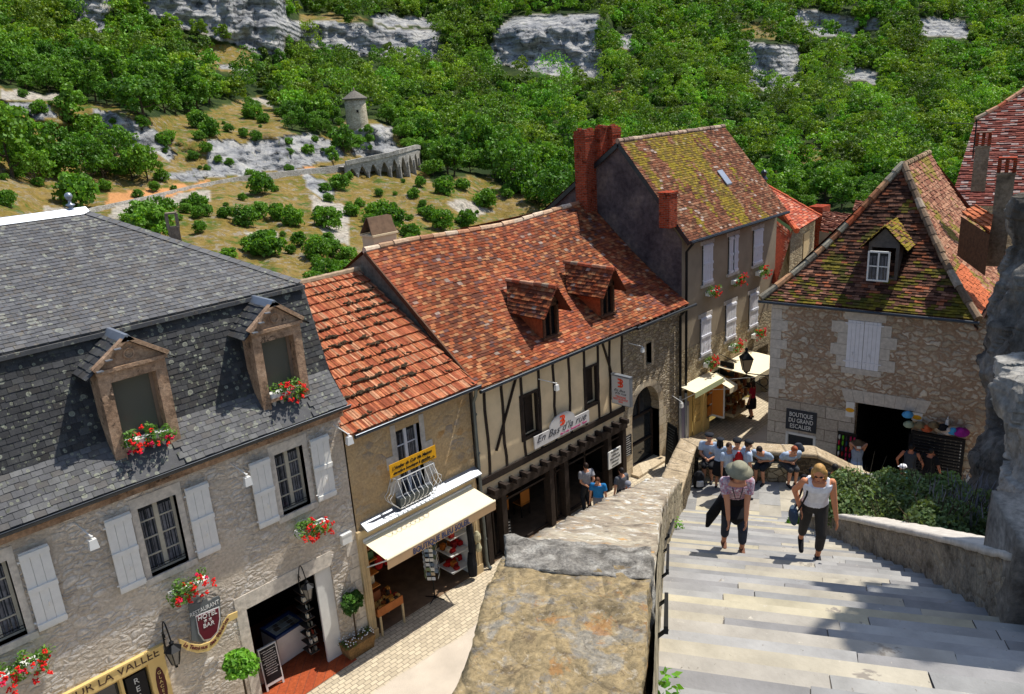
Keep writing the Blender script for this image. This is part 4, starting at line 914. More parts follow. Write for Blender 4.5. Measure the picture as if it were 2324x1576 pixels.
for k, ch in enumerate(msg):
    if ch == ' ': continue
    d_ = s0+(s1-s0)*k/(len(msg)-1); i = max(j for j in range(len(cum)-1) if cum[j] <= d_); t_ = (d_-cum[i])/(cum[i+1]-cum[i]); a = pts3[i][0]+(pts3[i+1][0]-pts3[i][0])*t_; z = pts3[i][1]+(pts3[i+1][1]-pts3[i][1])*t_
    an = atan2(pts3[i+1][1]-pts3[i][1], pts3[i+1][0]-pts3[i][0]); text('letter', ch, FA, a+.035*sin(an), z-.035*cos(an), o_+.082, .125, maro, S_, rotz=an, align='CENTER', off=.002)
a, z = pk(2, 1015, 1250, 0); lantern(P(a, 0, z+.05), FA.n, 'black iron wall lantern beside the cream ribbon sign', 1.15)
a, z = pk(2, 1845, 860, 0); lantern(P(a, 0, z-.05), FA.n, 'black iron wall lantern over the dark shop opening with the freezer', 1.0)
for k, (q, lab) in enumerate(((pk(2, 465, 515), 'white floodlight on an arm under the gutter near the left dormer'), (pk(2, 1428, 145), 'white floodlight on an arm between the two right hotel windows'), (pk(1, 2150, 1450), 'white floodlight at the hotel corner under the gutter end'))):
    floodlight(P(q[0], 0, q[1]), FA.n, lab, (.1, 0, 0), 1.1)
t = thing('junction_box', 'small white box on the hotel corner above the awning jamb', 'box', P(*[pk(2, 2135, 610)[0], 0, pk(2, 2135, 610)[1]])); mb = MB(); a, z = pk(2, 2135, 605); FA.box(mb, a-.14, a+.14, .0, .12, z-.13, z+.13); FA.box(mb, a-.15, a+.15, .0, .13, z+.1, z+.15); mb.build('casing', M_['white'], t)
# dark shop room with the freezer
RM = thing('hotel_shop_room', 'dark room with a red tiled floor behind the wide stone doorway', 'room', P(fo[0], -1, 0))
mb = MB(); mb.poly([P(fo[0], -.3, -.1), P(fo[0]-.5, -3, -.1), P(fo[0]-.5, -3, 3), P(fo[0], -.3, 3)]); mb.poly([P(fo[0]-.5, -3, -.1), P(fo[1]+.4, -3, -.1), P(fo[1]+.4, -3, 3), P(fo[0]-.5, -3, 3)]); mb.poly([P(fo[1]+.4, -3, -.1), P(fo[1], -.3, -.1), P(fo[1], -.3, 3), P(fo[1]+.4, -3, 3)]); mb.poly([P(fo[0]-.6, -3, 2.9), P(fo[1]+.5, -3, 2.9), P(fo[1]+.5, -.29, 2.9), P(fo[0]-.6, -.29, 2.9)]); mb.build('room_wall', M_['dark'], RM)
mb = MB(); mb.poly([P(fo[0]-.5, -3, .012), P(fo[1]+.4, -3, .012), P(fo[1]+.1, .42, .012), P(fo[0]-.1, .5, .012)]); mb.build('red_floor', bricks('red_floor_tiles', hx('a8532f'), hx('96452a'), hx('6d4536'), .3, .3, 1, .2, .01), RM)
mb = MB(); a = pk(2, 1945, 830, -.1)[0]; b_ = pk(2, 2045, 790, -.1)[0]; FA.box(mb, a, b_, -.12, -.06, 0, fo[3]-.05); mb.build('open_door', M_['white'], RM)
mb = MB(); FA.box(mb, b_+.03, b_+.08, -.18, -.04, 0, fo[3]-.02); mb.build('door_post', plain('orange_wood', hx('a8642f'), .6), RM)
fl = at_z(*zz(28, 505, 1308), 0); frr = at_z(*zz(28, 790, 1112), 0); t = thing('chest_freezer', 'white chest freezer with a blue rim and ice creams under glass', 'freezer', (fl+frr)/2)
u = (frr-fl); L = u.length; u.normalize(); n = V((-u.y, u.x, 0)); FF = Frame(fl, u, -n); mb = MB(); FF.box(mb, 0, L, -.68, 0, .06, .84); mb.build('cabinet', M_['white'], t)
mb = MB(); FF.box(mb, -.01, L+.01, -.69, -.62, .84, .91); FF.box(mb, -.01, L+.01, -.06, .012, .84, .91); FF.box(mb, -.01, .05, -.62, -.06, .84, .91); FF.box(mb, L-.05, L+.01, -.62, -.06, .84, .91); mb.build('rim', plain('blue_rim', hx('27406f'), .4), t)
mb = MB(); FF.box(mb, .05, L-.05, -.62, -.06, .80, .815); mb.build('inner_tray', M_['dark'], t)
mb = MB(); g = random.Random(3)
for i in range(7):
    for j in range(3): x = .1+(L-.25)*i/6.5; y = -.58+.17*j; FF.box(mb, x, x+.14, y, y+.13, .815, .84+g.uniform(0, .03), 0, sc(hx(g.choice(['b8a98c', 'c9bfa8', '9c8a70', '8a7560', 'ddd6c4'])), .8))
mb.build('ice_cream_packs', attrmat('packs', .6, .1), t)
t = thing('shelf_rack', 'narrow rack of small goods beside the open door in the dark room', 'rack', P(a-.3, -.6, 0)); mb = MB()
for k in range(8): FF2 = FA.box(mb, a-.32, a-.05, -.7, -.3, .3+k*.25, .32+k*.25, 0, hx('4a4038'))
for k in range(24): x = a-.3+g.uniform(0, .2); zc = .33+.25*(k % 8); FA.box(mb, x, x+.05, -.42, -.33, zc, zc+.12, 0, hx(g.choice(['c9c2b0', '8a3a2a', '6a6a62', 'b0b0a8'])))
mb.build('shelf', attrmat('rack_goods', .6, .1), t)
# ---------------------------------------------------------------- the tan boutique
A0, A1, GZ = 9.66, 13.82, 5.95; P = FA.P
B_ = thing('boutique_house', 'low tan rubble house with a ribbed orange roof and a white balcony', 'house', (11.7, Y0, 0))
wn = qrect(3, [(578, 1400), (722, 1352), (735, 1500), (592, 1560)]); bz = pk(4, 760, 480, .0)[1]; wn = (wn[0], wn[1], bz, wn[3])
sh = rect(4, [(440, 800), (1100, 600)]); aw = [pk(4, x, y, .12) for x, y in ((425, 790), (1125, 415))]
sh = (pk(4, 440, 1000, 0)[0], pk(4, 1098, 700, 0)[0], -.1, aw[0][1]-.05)
lz = pk(4, 355, 745, .25)[1]; print('B', wn, sh, aw, lz)
mb = MB(); wall(mb, FA, A0, A1, -.1, GZ, [wn, sh], depth=.3); mb.poly([P(A0, -6, -3), P(A1, -6, -3), P(A1, -6, 8), P(A0, -6, 8)]); mb.build('wall', M_['rubB'], B_)
mb = MB(); 
for s in (-.16, wn[1]-wn[0]+.0): FA.box(mb, wn[0]+s, wn[0]+s+.16, -.25, .012, wn[2], wn[3]+.2)
for k in range(4): w_ = .38 if k % 2 else .22; FA.box(mb, wn[1], wn[1]+w_, -.1, .016, wn[2]+.35*k, wn[2]+.35*k+.34); FA.box(mb, wn[0]-w_, wn[0], -.1, .016, wn[2]+.35*k, wn[2]+.35*k+.34)
mb.build('window_surround', M_['ashW'], B_)
casement(FA, wn, B_, 2, 4, .14, 'shutw')
mb = MB(); mb.tube([P(A0+.05, .4, GZ-.03), P(A1+.1, .4, GZ-.03)], .055, 8); mb.tube([P(A0+.05, .45, GZ+.02), P(A1+.1, .45, GZ+.02)], .012, 5); mb.build('gutter', M_['gutter'], B_)
O = P(A0-.1, .35, GZ+.02); rv = V((0, 5.0, 2.72)); L = rv.length; OC = [hx('a85f40'), hx('9a5236'), hx('b87450'), hx('a5623f'), hx('8e4a30'), hx('b38060')]
mb = MB(); moss = MB(); g = random.Random(4)
_k = [0]
def bp(a, b):
    _k[0] += 1; return sc(rnd.choice(OC), (1.06 if _k[0] % 2 else .84)*rnd.uniform(.85, 1.15))
tiles(mb, O, (1, 0, 0), rv, [(0, 0), (A1-A0+.1, 0), (A1-A0+.1, L), (0, L)], (.075), .36, bp, lift=.06, jit=.12, gap=.012)
q = [O, O+V((A1-A0+.1, 0, 0)), O+V((A1-A0+.1, 0, 0))+rv, O+rv]; mb.poly([p-V((0, 0, .015)) for p in q], 0, hx('7d3f25')); rv2 = V((0, 3, -1.5)); mb.poly([q[3], q[2], q[2]+rv2, q[3]+rv2], 0, hx('7d3f25'))
rf = mb.build('roof', M_['tile'], B_)
U = V((1, 0, 0)); Nn = U.cross(rv.normalized())
for i in range(900):
    r_ = int(g.uniform(3, 17)) if g.random() < .75 else int(g.uniform(0, 18)); a = g.uniform(.1, A1-A0); b = r_*.36+g.uniform(0, .08)
    if b > L-.3: continue
    if noise.noise(V((a*.9, b*.6, 2.)))+g.uniform(-.25, .25) < -.02: continue
    c = O+U*a+rv.normalized()*b+Nn*.05
    for k in range(g.randint(1, 3)): moss.ball(c+V((g.uniform(-.08, .08), g.uniform(-.05, .05), 0)), g.uniform(.03, .09), g.uniform(.03, .06), g.uniform(.02, .04), n=6)
moss.build('moss', plain('dry_moss', hx('3d3020'), 1., var=.4, scale=30, bump=.8), rf)
# ridge stones and dark flashing along the higher gable
mb = MB()
for k in range(11): p0 = O+rv+V((.1+k*.38, 0, .03)); mb.tube([p0, p0+V((.39, 0, 0))], [.09, .1], 7)
mb.build('ridge_tiles', plain('ridge_stone', hx('a38c72'), .9, var=.25, scale=8, bump=.6), rf)
# ledge over the shopfront, cream frame, awning
mb = MB(); l0 = A0+.12; l1 = A1-.02; mb.hexa([P(l0, .3, lz-.08), P(l1, .3, lz-.08), P(l1, 0, lz-.02), P(l0, 0, lz-.02), P(l0, .3, lz-.04), P(l1, .3, lz-.04), P(l1, 0, lz+.1), P(l0, 0, lz+.1)]); mb.build('zinc_ledge', M_['zinc'], B_)
SF = thing('shopfront', 'cream panelled shopfront frame around the souvenir boutique opening', 'shopfront', P(11.7, 0, 0))
mb = MB()
for s0, s1 in ((sh[0]-.22, sh[0]), (sh[1], sh[1]+.26)):
    FA.box(mb, s0, s1, -.1, .1, 0, lz-.09)
    for k in (.05, .12): FA.box(mb, s0+k, s0+k+.03, -.1, .115, .3, lz-.3)
    FA.box(mb, s0-.02, s1+.02, -.1, .13, 0, .28)
FA.box(mb, sh[0], sh[1], -.1, .09, sh[3], lz-.09); mb.build('frame', M_['cream'], SF)
AW = thing('awning', 'cream awning over the boutique with blue capital letters on its valance', 'awning', P(11.7, 0, aw[0][1]))
t0, t1 = aw; zt = (t0[1]+t1[1])/2; ao = 1.05; f0 = FA.pick(*zz(4, 540, 920), ao); f1 = FA.pick(*zz(4, 1235, 525), ao); zf = (f0[1]+f1[1])/2; print('awn', zt, f0, f1)
e0, e1 = t0[0], t1[0]; c0, c1 = f0[0], f1[0]; e0 = (e0+c0)/2; e1 = (e1+c1)/2
mb = MB(); n_ = 10
for i in range(n_):
    x0 = e0+(e1-e0)*i/n_; x1 = e0+(e1-e0)*(i+1)/n_; mb.hexa([P(x0, .12, zt-.012), P(x1, .12, zt-.012), P(x1, ao, zf-.012), P(x0, ao, zf-.012), P(x0, .12, zt), P(x1, .12, zt), P(x1, ao, zf), P(x0, ao, zf)])
mb.tube([P(e0, ao+.02, zf), P(e1, ao+.02, zf)], .035, 8); mb.build('canvas', M_['awn'], AW)
mb = MB()
for i in range(16):
    x0 = e0+(e1-e0)*i/16; x1 = e0+(e1-e0)*(i+1)/16; mb.hexa([P(x0, ao+.02, zf-.27), P(x1, ao+.02, zf-.27), P(x1, ao+.03, zf-.27), P(x0, ao+.03, zf-.27), P(x0, ao+.04, zf), P(x1, ao+.04, zf), P(x1, ao+.05, zf), P(x0, ao+.05, zf)])
va = mb.build('valance', M_['awnd'], AW)
xa = FA.pick(*zz(4, 725, 850), ao)[0]; xb = FA.pick(*zz(4, 1090, 650), ao)[0]
text('lettering', 'BOUTIQUE BLEU SOLEIL', FA, xa, zf-.235, ao+.045, .24, plain('blue_lettering', hx('3a4468'), .6), va, width=xb-xa, off=.003)
mb = MB()
for x in (e0+.03, e1-.03): mb.tube([P(x, .1, zt-.75), P(x, ao, zf-.03)], .018, 6)
mb.tube([P(e0, .1, zt+.03), P(e1, .1, zt+.03)], .04, 8); mb.build('arm', M_['white'], AW)
# balcony rail and banner
BR = thing('balcony_rail', 'white bellied iron balcony rail in front of the boutique window', 'railing', P((wn[0]+wn[1])/2, 0, bz))
r0 = pk(4, 628, 385, .3); r1 = pk(4, 862, 283, .3); zt_ = (r0[1]+r1[1])/2; x0, x1 = r0[0], r1[0]; zb_ = lz+.12; mb = MB()
path = [P(x0, .0, zt_), P(x0, .3, zt_), P(x1, .3, zt_), P(x1, 0, zt_)]; mb.tube(path, .02, 6); mb.tube([P(x0, 0, zb_), P(x0, .3, zb_), P(x1, .3, zb_), P(x1, 0, zb_)], .012, 5)
def belly(p, out): return [p+out*(.0+.26*sin(t*pi)**1.2*(1.25 if t < .5 else .75)*(1-t)**.35)+V((0, 0, zb_+(zt_-zb_)*t-p.z)) for t in [i/9 for i in range(10)]]
for k in range(9): mb.tube(belly(P(x0+(x1-x0)*k/8, .3, zb_), FA.n), .0085, 5)
for k in (0, 1, 2):
    mb.tube(belly(P(x0, .02+.12*k, zb_), V((-1, 0, 0))), .009, 5); mb.tube(belly(P(x1, .02+.12*k, zb_), V((1, 0, 0))), .009, 5)
for k in range(7): c = P(x0+(x1-x0)*(k+.5)/7, .34, zb_-.02); mb.tube([c+V((.05*cos(a*pi/5), 0, .05*sin(a*pi/5))) for a in range(11)], .007, 4)
mb.build('bars', M_['white'], BR)
t = thing('planter_trough', 'dark trough of pots behind the white balcony rail', 'planter', P((x0+x1)/2, .15, zb_)); mb = MB(); FA.box(mb, x0+.06, x1-.06, .04, .24, zb_+.01, zb_+.22); mb.build('trough', M_['pipe'], t); mb = MB()
for k in range(5): mb.lathe([(.07, 0), (.09, .04)], P(x0+.13+(x1-x0-.26)*k/4, .14, zb_+.2), 10)
mb.build('lid', M_['zinc'], t)
S_ = thing('yellow_banner', 'yellow hand painted banner tied above the white balcony rail', 'sign', P(r0[0], .3, zt_+.2)); o_ = .33
q = [FA.pick(*zz(4, x, y), o_) for x, y in ((575, 292), (875, 165), (880, 255), (583, 370))]; ztp = (q[0][1]+q[1][1])/2; zbt = (q[2][1]+q[3][1])/2; xa, xb = (q[0][0]+q[3][0])/2, (q[1][0]+q[2][0])/2
mb = MB(); FA.box(mb, xa, xb, o_-.015, o_, zbt, ztp); mb.build('panel', M_['yel'], S_); hh = ztp-zbt
text('lettering', "L'Atelier du Cuir Ma Maison", FA, xa+.08, zbt+hh*.52, o_+.003, hh*.34, M_['board'], S_, width=(xb-xa)*.86, shear=.35, off=.002, rotz=.02)
text('lettering', 'dernière boutique à gauche', FA, xa+.1, zbt+hh*.16, o_+.003, hh*.3, M_['board'], S_, width=(xb-xa)*.8, shear=.35, off=.002, rotz=.02)
mb = MB(); mb.bar(P(xb-.5, o_+.006, zbt+.05), P(xb-.06, o_+.006, zbt+.06), .008, .012); mb.bar(P(xb-.12, o_+.006, zbt+.1), P(xb-.06, o_+.006, zbt+.06), .008, .012); mb.build('arrow', M_['board'], S_)
t = thing('downpipe', 'grey downpipe between the tan boutique and the half timbered house', 'pipe', P(13.78, .1, 0), 0, 'zinc downpipes of the street'); mb = MB(); mb.tube([P(13.75, .4, GZ-.05), P(13.8, .3, GZ-.3), P(13.86, .12, GZ-.55), P(13.88, .12, .25), P(13.9, .16, .08), P(13.95, .24, .04)], .05, 8)
for z in (1, 2.4, 3.8, 5): mb.tube([P(13.88, .12, z), P(13.88, .12, z+.05)], .062, 8)
mb.build('tube', M_['pipe'], t)
# shop interior and goods
def room(fr, a0, a1, dep, h, name, lab, mat='dark', fm='dark', z0=0, parent=None):
    R = thing(name, lab, 'room', fr.P((a0+a1)/2, -dep/2, 0)); mb = MB(); q = fr.P
    mb.poly([q(a0, -.3, z0-.1), q(a0, -dep, z0-.1), q(a0, -dep, h), q(a0, -.3, h)]); mb.poly([q(a0, -dep, z0-.1), q(a1, -dep, z0-.1), q(a1, -dep, h), q(a0, -dep, h)]); mb.poly([q(a1, -dep, z0-.1), q(a1, -.3, z0-.1), q(a1, -.3, h), q(a1, -dep, h)]); mb.poly([q(a0, -dep, h), q(a1, -dep, h), q(a1, -.29, h), q(a0, -.29, h)])
    mb.build('room_wall', M_[mat], R); mb = MB(); mb.poly([q(a0, -dep, z0+.01), q(a1, -dep, z0+.01), q(a1, .04, z0+.01), q(a0, .04, z0+.01)]); mb.build('room_floor', M_[fm], R); return R
M_['shopw'] = plain('dim_shop_wall', hx('6a5540'), .9, var=.2, scale=3); M_['shopf'] = plain('shop_floor', hx('77604a'), .8, var=.2, scale=3)
room(FA, sh[0], sh[1], 3.2, 2.9, 'boutique_room', 'dim interior of the souvenir boutique under the cream awning', 'shopw', 'shopf')
goods = attrmat('goods', .6, .15, 20); g = random.Random(8)
t = thing('goods_shelf', 'white shelves of red linens at the right of the boutique', 'shelf', P(sh[1]-.3, -.5, 0)); mb = MB()
for k in range(4): FA.box(mb, sh[1]-.75, sh[1]-.02, -.75, -.05, .35+k*.55, .38+k*.55)
FA.box(mb, sh[1]-.06, sh[1]-.02, -.75, -.05, 0, 2.4); mb.build('boards', M_['white'], t); mb = MB()
for k in range(34):
    z = .39+.55*(k % 4); x = sh[1]-.72+g.uniform(0, .55); y = -.7+g.uniform(0, .5); FA.box(mb, x, x+.14, y, y+.14, z, z+g.uniform(.06, .2), 0, hx(g.choice(['b3181a', 'a3211c', 'c23a2a', 'd8cdb8', 'b86a2a', '8c1e20'])))
gd = mb.build('linens', goods, t); gd['kind'] = 'stuff'
t = thing('postcard_rack', 'tall revolving postcard rack standing in the boutique doorway', 'rack', P(*[pk(4, 845, 960, .2)[0], .05, 0])); xr = pk(4, 845, 900, .0)[0]; mb = MB(); c = P(xr, .0, 0); mb.tube([c, c+V((0, 0, 1.95))], .02, 6)
for k in range(4): mb.tube([c+V((0, 0, .06)), c+V((.3*cos(k*pi/2+.4), .3*sin(k*pi/2+.4), .02))], .015, 5)
mb.build('stand', M_['iron'], t); mb = MB()
for k in range(4):
    an = k*pi/2+.7; u = V((cos(an), sin(an), 0)); s_ = V((-sin(an), cos(an), 0))
    for r_ in range(8):
        for cc in range(2):
            q = c+u*.17+s_*(-.12+.125*cc)+V((0, 0, .72+.15*r_)); mb.hexa([q, q+s_*.11, q+s_*.11+u*.01, q+u*.01, q+u*.03+V((0, 0, .12)), q+s_*.11+u*.03+V((0, 0, .12)), q+s_*.11+u*.04+V((0, 0, .12)), q+u*.04+V((0, 0, .12))], 0, hx(g.choice(['c9cdd2', '8fa0b5', 'b8a88e', '7d8a6a', 'd5d5d0', '5d6d80'])))
mb.build('postcards', goods, t)['kind'] = 'stuff'
t = thing('display_table', 'orange wooden display table with toys at the left of the boutique', 'table', P(sh[0]+.4, .05, 0)); mb = MB(); FA.box(mb, sh[0]+.02, sh[0]+.85, -.6, .2, .62, .68); FA.box(mb, sh[0]+.02, sh[0]+.85, .16, .2, .68, .86)
mb.build('top', plain('orange_wood2', hx('a5602c'), .6, var=.15), t)
for x in (sh[0]+.06, sh[0]+.8):
    for y in (-.55, .15): mb = MB(); FA.box(mb, x, x+.05, y, y+.05, 0, .62); mb.build('leg', M_['cream'], t)
mb = MB()
for k in range(46): x = sh[0]+.08+g.uniform(0, .7); y = -.5+g.uniform(0, .6); FA.box(mb, x, x+.1, y, y+.1, .68, .68+g.uniform(.05, .22), 0, hx(g.choice(['c23a1e', '8a4a22', 'd2a45a', '6d3a1e', 'a8281e', 'c98a3a', '3a3026'])))
mb.build('toys', goods, t)['kind'] = 'stuff'
t = thing('back_shelf', 'tall cabinet of red and brown souvenirs inside the boutique at left', 'shelf', P(sh[0]+.2, -1, 0)); mb = MB()
for k in range(5): FA.box(mb, sh[0]+.02, sh[0]+.4, -2, -.1, .9+k*.4, .92+k*.4, 0, hx('b5763a'))
for k in range(60): z = .92+.4*(k % 5); y = -1.9+g.uniform(0, 1.7); FA.box(mb, sh[0]+.05, sh[0]+.35, y, y+.14, z, z+g.uniform(.1, .3), 0, hx(g.choice(['b3301a', '8a4a22', 'd2a45a', '6d3a1e', 'c8c0a8', '3a5a3a'])))
mb.build('cabinet', goods, t)
for k, (x, col, lab) in enumerate(((.95, 'b01c1c', 'red bag hanging deep in the boutique doorway, left one'), (1.25, '9c1414', 'dark red bag hanging near the postcard rack'), (2.25, '8a1a1a', 'dark red cloth hanging right of the postcard rack'))):
    q = P(sh[0]+x, -.9, 1.2); t = thing('hanging_bag', lab, 'bag', q); mb = MB(); mb.lathe([(.1, 0), (.14, .12), (.13, .3), (.06, .42)], q, 10, sy=.5); mb.build('cloth', plain('c'+str(k), hx(col), .8, var=.2), t); mb = MB(); mb.tube([q+V((0, 0, .4)), q+V((0, 0, 1.2))], .006, 4); mb.build('strap', M_['iron'], t)
t = thing('garment_stand', 'black coats and scarves on a stand at the right jamb of the boutique', 'clothes', P(sh[1]-.15, .2, 0)); q = P(sh[1]-.2, .18, 0); mb = MB()
for k, (z0, z1, r0_, r1_, dx) in enumerate(((.15, .9, .13, .1, 0), (.7, 1.5, .1, .09, .05), (1.3, 2.1, .09, .05, .02))): mb.lathe([(r0_, z0), (r0_*1.2, (z0+z1)/2), (r1_, z1)], q+V((dx, 0, 0)), 9)
mb.build('coats', plain('black_cloth', hx('15161b'), .9, var=.2), t); mb = MB(); mb.lathe([(.07, 1.2), (.11, 1.3), (.1, 1.45), (.04, 1.55)], q+V((.2, -.1, 0)), 9); mb.lathe([(.08, .9), (.1, 1.), (.05, 1.15)], q+V((.22, -.1, 0)), 9); mb.build('bags', plain('pale_bags', hx('a8a284'), .8, var=.2), t)
# ---------------------------------------------------------------- half timbered restaurant and the arched stone bay
CE, CZ = .3, 5.82; C0 = 13.98; CD = (pk(3, 1950, 780)[0]+pk(3, 1955, 1000)[0])/2; D1 = 24.62; print('C/D', CD)
C_ = thing('half_timbered_house', 'half timbered plaster house with dark studs and a large red tile roof', 'house', (18, Y0, 0))
c1 = qrect(3, [(1338, 1195), (1435, 1165), (1440, 1400), (1345, 1445)]); c2 = qrect(3, [(1722, 1030), (1800, 1000), (1797, 1215), (1727, 1255)])
zb1 = (pk(4, 1175, 405)[1]+pk(4, 1900, 20)[1])/2; zb2 = (pk(4, 1215, 500, .1)[1]+pk(4, 2075, 45, .1)[1])/2; print('beams', zb1, zb2, c1, c2)
mb = MB(); wall(mb, FA, C0, CD, zb2, CZ-.05, [c1, c2], depth=.25); mb.build('plaster_wall', M_['plC'], C_)
T = [pk(3, x, 1100 if x < 1300 else 1000)[0] for x in (1108, 1215, 1333, 1437, 1530, 1625, 1722, 1803, 1875, 1950)]
for i, x in enumerate(T):
    mb = MB(); n_ = 7; w_ = .045; pts = [(x+g.uniform(-.025, .025), zb1+(CZ-zb1)*k/n_) for k in range(n_+1)]
    for k in range(n_): (xa, za), (xb, zb) = pts[k], pts[k+1]; mb.hexa([P(xa-w_, .03, za), P(xa+w_, .03, za), P(xa+w_, -.02, za), P(xa-w_, -.02, za), P(xb-w_, .03, zb), P(xb+w_, .03, zb), P(xb+w_, -.02, zb), P(xb-w_, -.02, zb)])
    mb.build('stud', M_['timber'], C_)
for a, b in (((1313, 1040), (1185, 1520)), ((1822, 850), (1872, 1010)), ((1872, 1010), (1885, 1070))):
    p, q = pk(3, *a), pk(3, *b); mb = MB(); mb.bar(P(p[0], .02, p[1]), P(q[0], .02, q[1]), .05, .1, up=(0, 1, 0)); mb.build('brace', M_['timber'], C_)
for z0, z1, o in ((zb1-.1, zb1+.1, .06), (zb2-.16, zb2+.12, .14)): mb = MB(); FA.box(mb, C0, CD+.02, -.2, o, z0, z1); mb.build('beam', M_['timber'], C_)
for k in range(15): x = C0+.3+k*(CD-C0-.5)/14; mb = MB(); FA.box(mb, x-.06, x+.06, -.1, .34, zb2+.12, zb2+.27); mb.build('joist_end', M_['timber'], C_)
for r in (c1, c2):
    mb = MB(); FA.box(mb, r[0]-.05, r[1]+.05, -.1, .035, r[2]-.12, r[2]); FA.box(mb, r[0]-.05, r[1]+.05, -.1, .035, r[3], r[3]+.08)
    for x in (r[0]-.05, r[1]-.01): FA.box(mb, x, x+.06, -.1, .032, r[2], r[3])
    FA.box(mb, r[0], r[1], -.2, -.19, r[2], r[3]); m_ = (r[0]+r[1])/2; FA.box(mb, m_-.02, m_+.02, -.19, -.16, r[2], r[3]); mb.build('window', M_['timber'], C_)
posts = [pk(4, x, y, 0)[0] for x, y in ((1212, 700), (1320, 700), (1622, 500), (1715, 450), (1990, 250), (2085, 200))]; print('posts', posts, CD)
for i, x in enumerate(posts): mb = MB(); FA.box(mb, x-.1, x+.1, -.2, .08, 0, zb2-.16); mb.build('post', M_['timber'], C_)
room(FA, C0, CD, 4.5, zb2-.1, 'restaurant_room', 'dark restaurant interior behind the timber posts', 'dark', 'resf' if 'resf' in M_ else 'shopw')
for i in range(5):
    a, b = posts[i]+.1, posts[i+1]-.1
    mb = MB(); mb.bar(P(a, -.12, .05), P(b, -.12, .05), .05, .1); mb.bar(P(a, -.12, zb2-.5), P(b, -.12, zb2-.5), .05, .06)
    if i in (0, 2, 3): m_ = (a+b)/2; mb.bar(P(m_, -.12, .05), P(m_, -.12, zb2-.2), .05, .05)
    mb.build('door_frame', M_['timber'], C_)
for k, (a, d_) in enumerate(((15.9, -1.3), (16.7, -1.1), (16.3, -2.2))):
    t = thing('restaurant_chair', ['orange wooden chair nearest the glass in the restaurant', 'orange wooden chair at the right of the restaurant table', 'chair at the back of the restaurant room'][k], 'chair', P(a, d_, 0), 0, 'chairs in the restaurant'); wd_ = M_['chairw'] = M_.get('chairw') or plain('orange_chair', hx('c07a35'), .5)
    mb = MB(); FA.box(mb, a, a+.42, d_-.4, d_, .44, .48); mb.build('seat', wd_, t); mb = MB(); FA.box(mb, a, a+.42, d_-.03, d_, .5, .95); mb.build('backrest', wd_, t)
    for x in (a, a+.38):
        for y in (d_-.4, d_-.04): mb = MB(); FA.box(mb, x, x+.04, y, y+.04, 0, .44); mb.build('leg', M_['timber'], t)
t = thing('restaurant_table', 'dark table inside the restaurant', 'table', P(16.5, -1.7, 0)); mb = MB(); FA.box(mb, 16, 17.1, -2, -1.45, .7, .74); mb.build('top', M_['timbr'], t); mb = MB(); FA.box(mb, 16.5, 16.6, -1.8, -1.7, 0, .7); mb.build('leg', M_['timber'], t)
# arched stone bay
D_ = thing('arched_stone_house', 'grey stone bay with a pointed arch doorway beneath the same red roof', 'house', (23, Y0, 0))
ax0 = (pk(3, 2010, 1350)[0]); ax1 = pk(3, 2176, 1280)[0]; apz = pk(3, 2110, 1125)[1]; spz = pk(3, 2010, 1360)[1]; am = (ax0+ax1)/2; sl = qrect(3, [(2092, 878), (2130, 860), (2130, 985), (2097, 1005)]); print('arch', ax0, ax1, apz, spz, sl)
arc = [(am+(ax1-am)*cos(pi-k*pi/16)*1., spz+(apz-spz)*abs(sin(k*pi/16))**.8) for k in range(17)]
mb = MB(); wall(mb, FA, CD, D1, -.1, CZ+.05, [(ax0, ax1, -.1, apz), sl], depth=.35)
for k in range(16):
    (xa, za), (xb, zb) = arc[k], arc[k+1]; mb.poly([P(xa, 0, za), P(xb, 0, zb), P(xb, 0, apz), P(xa, 0, apz)]); mb.poly([P(xa, 0, za), P(xa, -.35, za), P(xb, -.35, zb), P(xb, 0, zb)])
mb.poly([P(D1, 0, -.1), P(D1, -6, -3), P(D1, -6, CZ), P(D1, 0, CZ)]); mb.build('wall', M_['rubD'], D_)
mb = MB()
for k in range(16):
    (xa, za), (xb, zb) = arc[k], arc[k+1]; e = lambda x, z: (am+(x-am)*1.32, spz+(z-spz)*1.2+.02)
    (xc, zc), (xd, zd) = e(xa, za), e(xb, zb); mb.hexa([P(xa, .02, za), P(xb, .02, zb), P(xb, -.3, zb), P(xa, -.3, za), P(xc, .02, zc), P(xd, .02, zd), P(xd, -.1, zd), P(xc, -.1, zc)])
mb.build('arch_stones', M_['ashD'], D_)
for x0, x1 in ((CD, ax0), (ax1, ax1+.45)): mb = MB(); FA.box(mb, x0, x1, -.3, .018, 0, spz); mb.build('pillar', M_['ashD'], D_)
mb = MB(); FA.box(mb, sl[0]-.12, sl[0], -.2, .015, sl[2]-.1, sl[3]+.1); FA.box(mb, sl[1], sl[1]+.14, -.2, .015, sl[2]-.1, sl[3]+.1); mb.build('slit_surround', M_['ashD'], D_)
mb = MB(); FA.box(mb, ax0, ax1, -.36, -.34, 0, apz); mb.build('glass', M_['glass'], D_)
mb = MB(); FA.box(mb, ax0, ax1, -.34, -.28, spz-.08, spz); FA.box(mb, ax0, ax0+.07, -.34, -.28, 0, spz); FA.box(mb, ax1-.07, ax1, -.34, -.28, 0, spz); FA.box(mb, ax0, ax1, -.34, -.27, 0, .12); FA.box(mb, ax0+.1, ax1-.1, -.34, -.27, .9, .97); FA.box(mb, am-.02, am+.02, -.33, -.28, spz, apz); mb.build('door_frame', M_['timber'], D_)
mb = MB(); FA.box(mb, ax0-.1, ax1+.1, -.34, .35, -.02, .1); mb.build('doorstep', M_['ashD'], D_)
for k in range(9): x = CD+.15+k*.36; mb = MB(); FA.box(mb, x-.06, x+.06, -.1, .4, CZ-.14, CZ-.02); mb.build('rafter_end', M_['timber'], D_)
